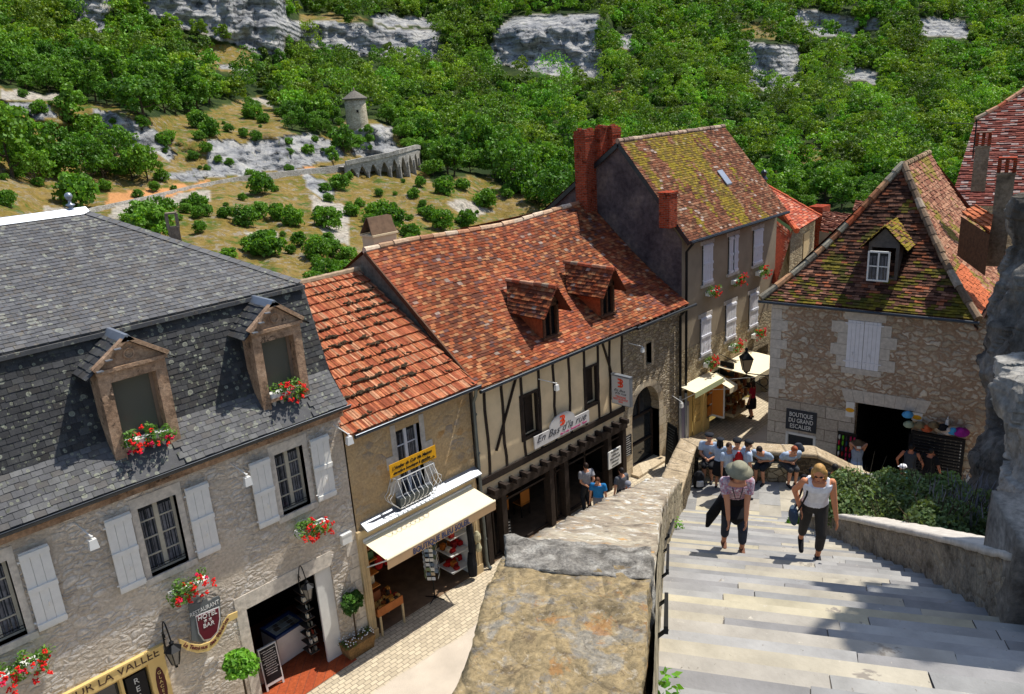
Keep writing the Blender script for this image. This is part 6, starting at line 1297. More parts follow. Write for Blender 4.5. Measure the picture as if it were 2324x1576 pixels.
m_ = (shr[0]+shr[1])/2
for x0, x1 in ((shr[0], m_-.004), (m_+.004, shr[1])): shutter(FG, (x0, x1, shr[2], shr[3]), G_, o=-.02, th=.05, mat='shutw', planks=4, z_battens=())
for z in (shr[2]+.2, shr[3]-.12):
    for a, b in ((shr[0]-.08, shr[0]+.45), (shr[1]-.45, shr[1]+.08)): mb = MB(); FG.box(mb, a, b, .03, .045, z, z+.035); mb.build('strap_hinge', M_['shutw'], G_)
r = gwin; mb = MB(); FG.box(mb, r[0], r[1], -.05, .04, r[3]-.06, r[3]+.02); FG.box(mb, r[0]-.02, r[0]+.06, -.05, .04, r[2], r[3]); FG.box(mb, r[1]-.06, r[1]+.02, -.05, .04, r[2], r[3]); mb.build('window', M_['white'], G_); mb = MB(); FG.box(mb, r[0], r[1], -.06, -.05, r[2], r[3]); mb.build('pane', M_['glass'], G_)
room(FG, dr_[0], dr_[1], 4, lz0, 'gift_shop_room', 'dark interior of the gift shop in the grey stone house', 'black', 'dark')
# roof: hipped end towards the steps, long flank at right
best = min([(abs(FG.pick(2050, 375, -k*.05)[0]-3.05), k*.05) for k in range(20, 160)]); kd = best[1]; ap = P(FG.pick(2050, 375, -kd)[0], -kd, FG.pick(2050, 375, -kd)[1]); print('apex', kd, ap)
c0 = P(-.3, .3, gz+.02); c1 = P(ge+.05, .3, gz+.02); r2 = ap-gn*4.6; r2.z = ap.z; c2 = c1-gn*9; c3 = c0-gn*9
GC = [hx(c) for c in ('6b4636', '7d5544', '5a3c30', '8a624e', '4a3228', '96583c', '402a22')]
def gp_front(a, b):
    n_ = noise.fractal(V((a*.8, b*.9, 14.)), 1, 2, 4); c = sc(rnd.choice(GC), rnd.uniform(.7, 1.2)); low = max(0, 1-b/2.6)
    if n_+low*.65 > rnd.uniform(.25, .75): c = mixc(c, rnd.choice([hx('5f5a18'), hx('4a4a1c'), hx('746b1e')]), .85)
    elif b > 2: c = sc(c, .55)
    return c
Lf = (ap-(c0+c1)/2).length
def gwarp(a, b): t = min(1, b/Lf); return V((0, 0, -.34*sin(pi*t)*(1-.3*t)))-gn*(.18*sin(pi*t))*-0
mb = MB(); tri_tiles(mb, [c0, c1, ap], gu, .2, .12, gp_front, lift=.035, jit=.7, warp=gwarp, rough=.8)
hx_ = V(c1-c0); nrow = 14; ctr = lambda i: 0
for i in range(10):
    t0, t1 = i/10, (i+1)/10; q = [c0.lerp(ap, t0), c1.lerp(ap, t0), c1.lerp(ap, t1), c0.lerp(ap, t1)]; w0, w1 = gwarp(0, Lf*t0), gwarp(0, Lf*t1); q = [q[0]+w0, q[1]+w0, q[2]+w1, q[3]+w1]; mb.poly([p-V((0, 0, .03)) for p in q], 0, hx('3a241c'))
def gp_side(a, b):
    n_ = noise.fractal(V((a*.7, b*.5, 24.)), 1, 2, 4); c = sc(rnd.choice([hx('8a5c46'), hx('9a6e55'), hx('7a4e3c'), hx('a37a60')]), rnd.uniform(.8, 1.2))
    if b < 1.5 and a < 3: c = sc(hx('b5633f'), rnd.uniform(.85, 1.15))
    elif n_+.1 > rnd.uniform(.1, .5): c = mixc(c, hx('77701e'), .75)
    return c
tri_tiles(mb, [c1, c2, r2, ap], -gn, .2, .13, gp_side, lift=.035, jit=.6, warp=lambda a, b: V((0, 0, -.25*sin(pi*min(1, b/5)))), rough=.8)
mb.poly([c1-V((0, 0, .35)), c2-V((0, 0, .35)), r2-V((0, 0, .35)), ap-V((0, 0, .35))], 0, hx('3a241c')); mb.poly([c0, c3, r2, ap], 0, hx('6a3a2c')); mb.poly([c3, c2, r2], 0, hx('6a3a2c')); rf = mb.build('roof', M_['tilem'], G_)
mb = MB()
for c in (c0, c1):
    pts = [c.lerp(ap, i/9)+gwarp(0, Lf*i/9)+V((0, 0, .04)) for i in range(10)]
    for i in range(9): ridge(mb, pts[i], pts[i+1], .115, .34, ('9c6a4c', 'b58a66', '8c8474', 'a5583a', 'a09884') if c is c0 else ('7a6652', '8c7660', '9a8a78', '6a5a4c'))
ridge(mb, ap, r2, .1, .34, ('8a7058', '7a6a50', '9a8468')); mb.build('ridge_tiles', M_['tilem'], rf)
mb = MB(); mb.tube([P(-.35, .4, gz-.04), P(ge+.1, .4, gz-.04)], .05, 8); mb.build('gutter', M_['gutter'], G_)
fo_ = -.62; w_ = qrect(6, ((905, 1080), (1055, 1090), (1035, 1290), (890, 1280)), fo_, FG); print('Gdormer', w_); dm = (w_[0]+w_[1])/2; dz0 = w_[2]-.25; dz1 = w_[3]+.12; hw = (w_[1]-w_[0])/2+.13; dpz = FG.pick(*zz(6, 985, 945), fo_+.1)[1]
mb = MB(); FG.box(mb, dm-hw, dm-hw+.1, fo_-1.5, fo_, dz0, dz1); FG.box(mb, dm+hw-.1, dm+hw, fo_-1.5, fo_, dz0, dz1); FG.box(mb, dm-hw, dm+hw, fo_-.1, fo_+.01, w_[3], dz1+.04); FG.box(mb, dm-hw, dm+hw, fo_-.1, fo_+.02, dz0, w_[2]); mb.extrude([P(dm-hw, fo_-.1, dz1), P(dm+hw, fo_-.1, dz1), P(dm, fo_-.1, dpz-.05)], gn*.1); FG.box(mb, dm-hw-.08, dm+hw+.08, fo_-.1, fo_+.1, dz0-.06, dz0); dr = mb.build('dormer', plain('grey_boards', hx('5c5650'), .85, var=.2, scale=8), G_)
casement(FG, w_, dr, 2, 2, -.03, 'white', bar=.035, cent=.05, jam=.05)
mb = MB()
for s in (-1, 1):
    e = P(dm+s*(hw+.25), fo_+.14, dz1-.18); top = P(dm, fo_+.14, dpz+.02); Lb = 1.15
    tri_tiles(mb, [e, e-gn*Lb, top-gn*(Lb+.75), top], -gn, .18, .11, lambda a, b: mixc(sc(rnd.choice(GC), .9), hx('857a1c'), .75 if rnd.random() < .7 else .1), lift=.035, jit=.6)
mb.build('dormer_roof', M_['tilem'], dr)
# signs and goods of the gift shop
S_ = thing('wall_sign', 'dark blue sign with three lines of white capital letters on the grey stone house', 'sign', P(1.2, .05, 2.2)); r = qrect(7, ((805, 697), (1000, 725), (995, 852), (802, 825)), .06, FG); mb = MB(); FG.box(mb, r[0], r[1], .02, .06, r[2], r[3]); mb.build('board', plain('navy_board', hx('1e2733'), .5), S_); h_ = r[3]-r[2]; w__ = r[1]-r[0]
for k, (s, f_) in enumerate((('BOUTIQUE', .76), ('DU GRAND', .8), ('ESCALIER', .7))): text('lettering', s, FG, (r[0]+r[1])/2-w__*f_/2, r[3]-h_*(.32+.29*k), .062, h_*.3, M_['white'], S_, width=w__*f_, off=.001)
for k, (q, lab) in enumerate(((((1190, 650), (1243, 655), (1238, 750), (1182, 745)), 'white poster with a yellow patch left of the gift shop doorway'), (((1610, 718), (1678, 728), (1672, 775), (1605, 768)), 'white poster with a yellow patch right of the gift shop doorway'))):
    r = qrect(7, q, .03, FG); t = thing('poster', lab, 'poster', P(r[0], .03, r[2]), 0, 'posters at the gift shop door'); mb = MB(); FG.box(mb, r[0], r[1], .02, .035, r[2], r[3]); mb.build('sheet', M_['white'], t); mb = MB(); c = P((r[0]+r[1])/2, .037, (r[2]+r[3])/2-.02); mb.poly([c+gu*(.14*cos(a*pi/6))+V((0, 0, .08*sin(a*pi/6))) for a in range(12)][::-1]); mb.build('yellow_patch', M_['yel'], t)
g = random.Random(9); PK = ['d8264a', '1c1c1f', 'c82c5e', '2c7a4a', '3a3a3e', '7ad830', 'a81c1c', 'e0e0dc', '24486a']
t = thing('scarf_rack', 'rack of hanging pink, black and green slippers at the left jamb of the gift shop', 'rack', P(dr_[0]-.3, .1, 0)); mb = MB(); a0 = FG.pick(*zz(33, 275, 420), .12)[0]; a1 = dr_[0]+.12
for i in range(9):
    for j in range(5): x = a0+(a1-a0)*j/5; z = 2.05-.2*i; mb.lathe([(.03, -.15), (.055, -.08), (.04, 0)], P(x+.06, .12, z), 6, 0, hx(g.choice(PK)), sy=.5)
mb.build('slippers', goods, t)['kind'] = 'stuff'; mb = MB(); FG.box(mb, a0-.02, a1, .03, .06, .1, 2.15); mb.build('panel', M_['iron'], t)
t = thing('sunglasses_board', 'large black board of sunglasses under a row of hats', 'stand', P(dr_[1]+1.3, .1, 0)); a0 = dr_[1]+.02; a1 = FG.pick(*zz(33, 1840, 600), .15)[0]; z1 = FG.pick(*zz(33, 1100, 470), .15)[1]; print('sung', a0, a1, z1); mb = MB(); FG.box(mb, a0, a1, .05, .12, .15, z1); FG.box(mb, a0-.05, a0, .05, .16, .1, z1-.1, 0); mb.build('board', M_['board'], t); mb = MB(); n_ = 0
for i in range(22):
    for j in range(9): x = a0+.08+(a1-a0-.2)*j/9; z = z1-.1-i*(z1-.35)/22; FG.box(mb, x, x+.13, .12, .15, z, z+.03, 0, hx('2a2b2e')); FG.box(mb, x+.15, x+.18, .12, .14, z-.01, z+.025, 0, hx(g.choice(['c8c8c4', '50504e', '3a3a3c', '9a9a96', 'd8d8d4'])))
mb.build('sunglasses', attrmat('shades', .3, .05, spec=.5), t)['kind'] = 'stuff'
HT = [((1145, 395), 'a8b294', 'pale green sun hat'), ((1280, 400), '8a7a5a', 'olive straw hat'), ((1365, 445), 'c8623a', 'orange felt hat'), ((1450, 400), '7d6a4c', 'brown straw hat'), ((1560, 430), '1c1c1e', 'black hat'), ((1625, 480), 'd8c8b8', 'pale pink hat'), ((1690, 480), '4aa0d0', 'sky blue hat'), ((1790, 490), 'b02a90', 'wide magenta sun hat'), ((1130, 275), '5aa8d8', 'light blue cap by the door')]
for k, (q, c, lab) in enumerate(HT):
    a, z = FG.pick(*zz(33, *q), .2); s = 1.35 if 'wide' in lab else 1; t = thing('sun_hat', lab+' hanging above the sunglasses board', 'hat', P(a, .2, z), 0, 'hats of the gift shop'); mb = MB(); c_ = P(a, .2, z); Rm = Matrix.Rotation(R_(70), 3, 'Y') if False else gn.to_track_quat('Z', 'Y').to_matrix(); Rm = (gn+V((0, 0, 2.6))).to_track_quat('Z', 'Y').to_matrix()
    mm = Matrix.Translation(c_) @ Rm.to_4x4(); mb.T = mm; mb.lathe([(.165*s, -.03), (.17*s, -.02), (.085, .01), (.075, .07), (.05, .09), (.01, .095)], (0, 0, 0), 14); mb.build('felt', plain('hat'+str(k), hx(c), .85), t, True)
t = thing('notice_board', 'white notice leaning at the right of the sunglasses board', 'sign', P(a1+.3, .4, .8)); A = P(a1+.15, .3, 0); B = P(a1+.5, .75, 0); mb = MB(); mb.hexa([A+V((0, 0, .7)), B+V((0, 0, .6)), B+V((.03, 0, .6)), A+V((.03, 0, .7)), A+V((0, 0, 1.6)), B+V((0, 0, 1.45)), B+V((.03, 0, 1.45)), A+V((.03, 0, 1.6))]); mb.build('panel', M_['white'], t)
q = FG.pick(*zz(7, 1838, 765), .05); floodlight(P(q[0], -.3, q[1]+.2), FG.n, 'small white floodlight on the grey stone wall above the hats', (0, 0, 0), .9)
# corner lantern on a scrolled bracket, facing the street
q = FG.pick(*zz(26, 1030, 470), 0); lp = at_x(*zz(26, 1040, 470), GO.x-.05); C0_ = P(0, -.1, 0); lw = at_x(*zz(26, 1370, 520), GO.x-.02); t = thing('wall_lantern', 'large black street lantern on a scrolled iron bracket at the house corner', 'lantern', V((GO.x, GO.y, lw.z)), 0, 'iron wall lanterns'); mb = MB(); e = V((lp.x, lp.y, lp.z)); w0 = V((GO.x+.05, GO.y+.02, lw.z)); mb.tube([w0, e], .02, 6); mb.tube([w0+V((0, 0, -.55)), (w0+e)/2+V((0, .1, -.28)), e+V((0, 0, -.02))], .013, 6)
mb.tube([w0+V((0, .22+.17*cos(a*.5), -.25+.17*sin(a*.5))) for a in range(14)], .014, 6); mb.build('bracket', M_['iron'], t); s = 1.45; c = e+V((0, 0, .46*s)); b = MB(); b.lathe([(.03, .2*s), (.05*s, .14*s), (.03*s, .1*s), (.07*s, .06*s), (.19*s, -.05*s), (.2*s, -.08*s)], c, 4); b.lathe([(.09*s, -.4*s), (.02*s, -.46*s)], c, 4)
for k in range(4): a = k*pi/2; b.tube([c+V((.18*s*cos(a), .18*s*sin(a), -.07*s)), c+V((.09*s*cos(a), .09*s*sin(a), -.4*s))], .011*s, 4)
b.build('lantern_frame', M_['iron'], t); gl = MB(); gl.lathe([(.088*s, -.395*s), (.175*s, -.075*s)], c, 4); gl.build('glass', plain('amber_glass', hx('8c7a60'), .2), t)
# ---------------------------------------------------------------- houses beyond
RD = [hx(c) for c in ('a5482e', 'b5563a', '8f3e28', 'c0704e', '9a4a34', 'b8806a')]
rp = lambda a, b: sc(rnd.choice(RD), rnd.uniform(.75, 1.2))
def D3(k, x, y, d): return at_d(*zz(k, x, y), d)
F_ = thing('orange_hipped_house', 'small stone house with an orange hipped roof and a zinc finial beyond the beige house', 'house', D3(6, 385, 1300, 37))
e0 = D3(6, 385, 972, 36.5); e1 = D3(6, 548, 893, 40.5); e1.z = e0.z; apx = D3(6, 160, 655, 41); u = (e1-e0).normalized(); l0 = at_d(*zz(6, 215, 860), 41.5); l0.z = e0.z-.0; mb = MB()
tri_tiles(mb, [e0, e1, apx], u, .2, .14, rp, lift=.03); mb.poly([e0, l0, apx], 0, RD[2]); rf = mb.build('roof', M_['tile'], F_); mb = MB(); ridge(mb, e0, apx, .12, .4, ('c0603c', 'b5563a')); ridge(mb, e1, apx, .1, .4, ('c0603c', 'b5563a')); mb.build('ridge_tiles', M_['tile'], rf)
mb = MB(); mb.lathe([(.16, 0), (.12, .15), (.2, .25), (.1, .4), (.15, .55), (.13, .62), (.04, .7)], apx, 10); mb.build('finial', M_['gutter'], rf)
dn = V((0, 0, -9)); ins = 0.25; mb = MB(); n_ = V((u.y, -u.x, 0)); n_ = n_ if n_.dot(EYE-e0) > 0 else -n_; w0 = e0-n_*.25; w1 = e1-n_*.25; l1 = w0+(l0-e0).normalized()*5; mb.poly([w0, w1, w1+dn, w0+dn]); mb.poly([w0, l1, l1+dn, w0+dn]); mb.build('wall', M_['rubF'], F_)
FF = Frame(V((w0.x, w0.y, 0)), u, n_); r = qrect(6, ((425, 992), (466, 970), (460, 1190), (425, 1200)), 0, FF); mb = MB(); FF.box(mb, r[0], r[1], -.02, .04, r[2], r[3]); mb.build('window', M_['cream'], F_)
T_ = thing('red_tiled_gable', 'narrow red tile hung wall just behind the right edge of the beige house', 'house', D3(6, 240, 1300, 36)); mb = MB(); a, b, c, d = D3(6, 150, 830, 39), D3(6, 355, 985, 36.6), D3(6, 250, 1330, 35), D3(6, 150, 1330, 36.5); mb.poly([c, b, a, d], 0, RD[2])
for i in range(26):
    p, q = c.lerp(b, i/26), d.lerp(a, i/26); p1, q1 = c.lerp(b, (i+1.1)/26), d.lerp(a, (i+1.1)/26)
    for j in range(14):
        f_ = EYE-p; f_.normalize(); mb.poly([p.lerp(q, j/14)+f_*.05, p.lerp(q, (j+.95)/14)+f_*.05, p1.lerp(q1, (j+.95)/14)+f_*.01, p1.lerp(q1, j/14)+f_*.01], 0, sc(rp(0, 0), .8))
mb.build('tile_hanging', M_['tile'], T_)
L_ = thing('low_tiled_house', 'low house with a dark sagging tiled roof between the orange roof and the mossy gable', 'house', D3(6, 640, 1000, 39)); mb = MB(); a, b = D3(6, 545, 962, 38), D3(6, 760, 968, 36.5); b.z = a.z; c, d = D3(6, 850, 838, 39.5), D3(6, 565, 835, 41); c.z = d.z
DK = lambda a, b: sc(rnd.choice([hx('6a4034'), hx('7d4c3c'), hx('8f5c48'), hx('b08470'), hx('5a382e')]), rnd.uniform(.7, 1.2)); tri_tiles(mb, [a, b, c, d], (b-a), .2, .15, DK, lift=.05, jit=.9, rough=1); mb.build('roof', M_['tilem'], L_); mb = MB(); mb.poly([a+V((.15, .1, -.1)), b+V((.15, .1, -.1)), b+V((.15, .1, -8)), a+V((.15, .1, -8))]); mb.build('wall', M_['plE'], L_)
mb = MB(); q = D3(6, 535, 890, 41.5); mb.box(q.x-.45, q.x+.45, q.y-.35, q.y+.35, q.z-2, D3(6, 535, 800, 41.5).z); mb.build('chimney', M_['brick'], L_)
mb = MB(); a, b = D3(6, 765, 835, 42), D3(6, 870, 845, 41); b.z = a.z; c, d = D3(6, 900, 765, 43), D3(6, 785, 765, 44); c.z = d.z; tri_tiles(mb, [a, b, c, d], (b-a), .2, .15, DK, lift=.05); mb.build('rear_roof', M_['tilem'], L_)
K_ = thing('high_red_roof_house', 'tall house with a large weathered red roof at the top right corner', 'house', D3(6, 1700, 900, 46)); a, b = D3(6, 1420, 800, 41.5), D3(6, 2300, 860, 41.5); b.z = a.z; u = (b-a).normalized(); mb = MB(); top = [D3(6, 1600, 212, 46), D3(6, 1750, 130, 46.4), D3(6, 1929, 10, 47), D3(6, 2300, -220, 48)]; nn = u.cross((top[0]-a)).normalized()
top = [on_plane(*zz(6, x, y), a, nn) for x, y in ((1600, 212), (1750, 135), (1929, 12), (2300, -220))]
KC = lambda a, b: sc(rnd.choice([hx('7d4034'), hx('8a4a3c'), hx('6d342a'), hx('947870'), hx('a58f86'), hx('82463a'), hx('744038')]), rnd.uniform(.8, 1.15))
tri_tiles(mb, [a, b, top[3], top[2], top[1], top[0]], u, .3, .14, KC, lift=.04, jit=.8, rough=1); rf = mb.build('roof', M_['tile'], K_); mb = MB()
for i in range(3): ridge(mb, top[i], top[i+1], .12, .4)
mb.build('ridge_tiles', M_['tile'], rf); mb = MB(); mb.poly([a, b, b+V((0, 0, -12)), a+V((0, 0, -12))]); mb.build('wall', M_['rubF'], K_)
def chimn(k, x0, x1, yt, yb, d, lab, pots, red=False):
    q0, q1 = D3(k, x0, yt, d), D3(k, x1, yt, d); w_ = (q1-q0).length; c = (q0+q1)/2; zb = D3(k, (x0+x1)/2, yb, d).z; t = thing('chimney_stack', lab, 'chimney', V((c.x, c.y, zb)), atan2(q1.y-q0.y, q1.x-q0.x)); M4 = W[t.name]; mb = MB(); mb.T = M4; h_ = c.z-zb; mb.box(-w_/2, w_/2, -w_*.35, w_*.35, 0, h_); mb.box(-w_*.55, w_*.55, -w_*.4, w_*.4, h_, h_+.06); mb.build('stack', M_['chim'], t); mb = MB(); mb.T = M4
    for i in range(pots): x = -w_*.42+w_*.84*i/max(1, pots-1); mb.box(x-.05, x+.05, -w_*.3, w_*.3, h_+.06, h_+.45)
    mb.box(-w_*.5, w_*.5, -w_*.36, w_*.36, h_+.45, h_+.5); mb.build('chimney_cap', M_['brick' if red else 'chim'], t)
chimn(6, 1598, 1698, 405, 700, 31, 'grey rendered chimney standing behind the mossy ridge', 3, True); chimn(6, 1745, 1870, 590, 1210, 27.5, 'tall square chimney with red brick pots beside the cliff', 3, True)
chimn(1, 1082, 1158, 185, 420, 27, 'slim stone chimney rising behind the slate hip against the dry slope', 2)
t = thing('tv_aerial', 'thin television aerial mast in front of the high red roof', 'aerial', D3(6, 1580, 470, 32)); mb = MB(); b_, t_ = D3(6, 1580, 480, 32), D3(6, 1592, 215, 32); t_ = V((b_.x, b_.y, t_.z)); mb.tube([b_, t_], .025, 5); e = D3(6, 1395, 238, 32); mb.tube([t_+V((0, 0, -.15)), e], .012, 4)
for k in range(9): p = (t_+V((0, 0, -.15))).lerp(e, k/8); mb.tube([p+V((.15, .1, 0)), p-V((.15, .1, 0))], .008, 4)
mb.build('mast', M_['iron'], t)
N_ = thing('lean_to_roof', 'small orange tiled lean to roof beside the tall chimney', 'roof', D3(6, 1650, 1000, 27)); mb = MB(); a, b = D3(6, 1505, 850, 27.5), D3(6, 1700, 975, 26.2); u = b-a; c, d = D3(6, 1720, 860, 27.2), D3(6, 1600, 830, 28); tri_tiles(mb, [a, b, c, d], u, .2, .17, lambda a, b: sc(hx('b5663f'), rnd.uniform(.75, 1.2)), lift=.05); mb.build('roof', M_['tile'], N_); mb = MB(); mb.poly([a-V((0, 0, .1)), b-V((0, 0, .1)), b-V((0, 0, 1.3)), a-V((0, 0, 1.3))]); mb.build('wall', M_['timbr'], N_)
# ---------------------------------------------------------------- street, steps, parapets, rocks
def street_mat():
    m, nt, b = newmat('street_paving'); n = N(nt); p = n.pos(); s = n.node('ShaderNodeSeparateXYZ'); n.l(p, s.inputs[0])
    wob = n.noise(p, .5, 3); y = n.math('ADD', s.outputs[1], n.math('MULTIPLY', wob.outputs[0], .4))
    f = n.noise(p, 60, 4, .7); v = n.vor(p, 70); base = n.ramp(f.outputs[0], [(.3, hx('a89c8c')), (.5, hx('c3b6a4')), (.7, hx('d3c8b8'))])
    base = n.mix(1., base, n.ramp(n.noise(p, 1.2, 4).outputs[0], [(.3, .85), (.7, 1.1)]), 'MULTIPLY')
    c = n.node('ShaderNodeTexBrick'); n.l(n.mix(.05, p, n.noise(p, 3, 2).outputs['Color'], 'ADD'), c.inputs['Vector']); c.inputs['Scale'].default_value = 1
    for k, q in (('Mortar Size', .012), ('Mortar Smooth', .4), ('Brick Width', .2), ('Row Height', .13)): c.inputs[k].default_value = q
    c.inputs['Color1'].default_value = (*hx('cfc0a4'), 1); c.inputs['Color2'].default_value = (*hx('b5a78e'), 1); c.inputs['Mortar'].default_value = (*hx('8f8473'), 1)
    st = n.mix(1., c.outputs[0], n.ramp(f.outputs[0], [(.3, .8), (.7, 1.15)]), 'MULTIPLY')
    edge = n.ramp(n.math('MULTIPLY', y, .05), [(.703, 0), (.706, 1)]); col = n.mix(edge, base, st); n.l(col, b.inputs['Base Color']); b.inputs['Roughness'].default_value = .9
    h = n.math('ADD', n.math('MULTIPLY', n.math('MULTIPLY', c.outputs['Fac'], -1.), edge), n.math('MULTIPLY', f.outputs[0], .4)); n.l(n.bump(h, .5, .015), b.inputs['Normal']); return m
mb = MB(); mb.poly([(-8, -6, 0), (48, -6, 0), (48, 15.5, 0), (33, 15.98, 0), (-8, 15.98, 0)]); structure(mb.build('street', street_mat()))
DH = R_(28); dv = V((cos(DH), sin(DH), 0)); lv = V((-sin(DH), cos(DH), 0))
def SP(a, l, z): return dv*a+lv*l+V((0, 0, z))
def sz(a): return 3.6+.464*(17.6-a)
ip = lambda x, t: float(np.interp(x, [q[0] for q in t], [q[1] for q in t]))
LT = [(0, .3), (4.15, .5), (5.8, .66), (8.6, .9), (16.5, 1.16), (18, 1.2)]; RT = [(0, -5), (6.6, -5), (6.7, -3.0), (7.6, -2.8), (10.2, -2.45), (13.8, -1.76), (17.6, -1.2)]
mb = MB(); g = random.Random(12); GS = [hx(c) for c in ('908f8c', '969491', '8c8b89', '9b9995', '8a8886', '9d9b96')]; CS = [hx(c) for c in ('aaa290', 'a49d8e', 'b0a78f', 'a29c91')]
NS = 47; RISE = .165; TR_ = .3556
for i in range(1, NS):
    z = 3.6+RISE*i; an = 17.38-TR_*(i-1); au = an-TR_; l = ip(an, LT)+.1; le = ip(an, RT)-.25; last = None
    if i in (9, 17, 24, 30, 35, 38, 41): row = .6
    else: row = .2
    while l > le:
        w_ = g.uniform(.6, 2.5); l2 = max(le, l-w_); cm = rnd.random(); c = g.choice(CS) if g.random() < row else g.choice(GS)
        if g.random() < .02: c = hx('c29a84')
        c = sc(c, g.uniform(.93, 1.06)); dz_ = g.uniform(-.006, .006); gp = .004; sk = g.uniform(-.03, .03); nz = g.uniform(0, .035); ch = .012
        A, B = SP(an+nz-ch, l-gp, z+dz_), SP(an+nz+g.uniform(-.012, .012)-ch, l2+gp, z+dz_); C, Dd = SP(au-.05, l2+gp+sk, z+dz_), SP(au-.05, l-gp+sk, z+dz_)
        A2, B2 = A+dv*ch-V((0, 0, ch)), B+dv*ch-V((0, 0, ch))
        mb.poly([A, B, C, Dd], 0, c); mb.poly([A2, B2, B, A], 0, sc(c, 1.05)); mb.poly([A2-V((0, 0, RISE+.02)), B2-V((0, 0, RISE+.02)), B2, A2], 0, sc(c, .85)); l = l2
    mb.poly([SP(an, ip(an, LT)+.1, z-.012), SP(an, le, z-.012), SP(au-.03, le, z-.012), SP(au-.03, ip(an, LT)+.1, z-.012)], 0, hx('6a655e'))
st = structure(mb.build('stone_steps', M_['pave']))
mb = MB(); LP = [V((14.6, 10.1, 0)), V((17.1, 10.5, 0)), V((19.4, 8, 0)), V((19.4, 6.6, 0)), V((18, 5.4, 0)), V((15.9, 5.9, 0)), SP(17.55, -1.4, 0), SP(17.55, 1.25, 0)]
pts2 = [((p-SP(17.0, 2.5, 0)).dot(dv), (p-SP(17.0, 2.5, 0)).dot(-lv)) for p in LP]; ar = sum(pts2[i][0]*pts2[(i+1) % 8][1]-pts2[(i+1) % 8][0]*pts2[i][1] for i in range(8)); 
tiles(mb, SP(17.0, 2.5, 3.6), dv, -lv, [(0, 0), (5, 0), (5, 8), (0, 8)] if True else pts2, .62, .5, lambda a, b: (sc(g.choice(GS+CS+CS), g.uniform(.9, 1.1)) if inpoly(a, b, pts2) else None), lift=.003, jit=.05, gap=.012)
mb.poly([p+V((0, 0, 3.585)) for p in LP], 0, hx('8a8478')); structure(mb.build('landing', M_['pave']))
# lumpy masonry built as a displaced solid
def solid(name, secs, mat, parent=None, amp=.03, fr_=3., nu=0, sub=10, top_amp=None, seg=None, smooth=True):
    """secs: cross-sections, each a list of points round the wall; resampled and roughened"""
    def dens(poly):
        out = []; n_ = len(poly)
        for i in range(n_):
            p, q = V(poly[i]), V(poly[(i+1) % n_]); k = max(1, int((q-p).length/(seg or .12)))
            k = seg_k[i]
            out += [p.lerp(q, j/k) for j in range(k)]
        return out
    seg_k = [max(1, int(max((V(s[(i+1) % len(s)])-V(s[i])).length for s in secs)/(seg or .12))) for i in range(len(secs[0]))]
    rings = []
    for a in range(len(secs)-1):
        k = max(1, int(max((V(secs[a+1][i])-V(secs[a][i])).length for i in range(len(secs[0])))/(seg or .12)))
        for j in range(k): rings.append(dens([V(secs[a][i]).lerp(V(secs[a+1][i]), j/k) for i in range(len(secs[0]))]))
    rings.append(dens(secs[-1])); m_ = len(rings[0]); vs = []
    for r in rings:
        for p in r:
            n1 = noise.noise_vector(p*fr_)*amp+noise.noise_vector(p*fr_*3.3)*amp*.4; vs.append(p+n1)
    fs = [(i*m_+j, i*m_+(j+1) % m_, (i+1)*m_+(j+1) % m_, (i+1)*m_+j) for i in range(len(rings)-1) for j in range(m_)]; fs += [tuple(range(m_))[::-1], tuple((len(rings)-1)*m_+j for j in range(m_))]
    mb = MB(); mb.v = [tuple(v) for v in vs]; mb.f = fs; mb.m = [0]*len(fs); mb.c = [(1, 1, 1)]*len(fs); return mb.build(name, mat, parent, smooth)
slabm = stonemat('ochre_slab', [(.3, hx('665a44')), (.42, hx('8c7c5e')), (.52, hx('a18d68')), (.6, hx('8c867a')), (.75, hx('b0a080'))], 4.5, 1., 17, spots=[(7, .56, hx('57493c'), .55), (13, .57, hx('857f76'), .6), (4, .6, hx('a8743c'), .55), (18, .6, hx('c4b8a4'), .5), (30, .62, hx('2e2823'), .6), (2.2, .6, hx('77706a'), .6)], bd=.025, vein=5)
lichm = stonemat('lichened_coping', [(.3, hx('6d6458')), (.45, hx('958876')), (.6, hx('aaa08c')), (.75, hx('b8ad98'))], 2.5, .8, 12, stretch=(1, 1, 1), spots=[(5, .56, hx('cfcbc0'), .85), (7, .6, hx('b8863a'), .8), (9, .62, hx('4a453f'), .6), (16, .66, hx('e0ded6'), .7)], bd=.02)
T = thing('staircase_parapet', 'massive ochre stone parapet with lichen running down the left of the steps', 'wall', SP(6, .9, sz(6)))
inn = lambda a: ip(a, [(0, .2), (2.6, .35), (3.6, .44), (4.6, .55), (9.9, 1.02), (16.4, 1.3), (17, 1.3)]); out = lambda a: ip(a, [(0, 1.0), (2.5, 1.1), (3.5, 1.2), (4.2, 1.42), (5.7, 1.52), (9.6, 1.68), (16.4, 1.85)])
def wsec(a, zt, zb=-.5, i=0, o=0): return [SP(a, inn(a)-i, zb), SP(a, inn(a)-i, zt), SP(a, out(a)+o, zt), SP(a, out(a)+o, zb)]
solid('near_slab', [[SP(a, inn(a), 9.6), SP(a, inn(a), zt), SP(a, out(a)+e, zt), SP(a, out(a)+e, 9.6)] for a, zt, e in ((1.2, 11.32, 0), (1.9, 11.28, .03), (2.6, 11.21, -.02), (3.1, 11.16, .04), (3.62, 11.10, 0))], slabm, T, .022, 6., seg=.03)
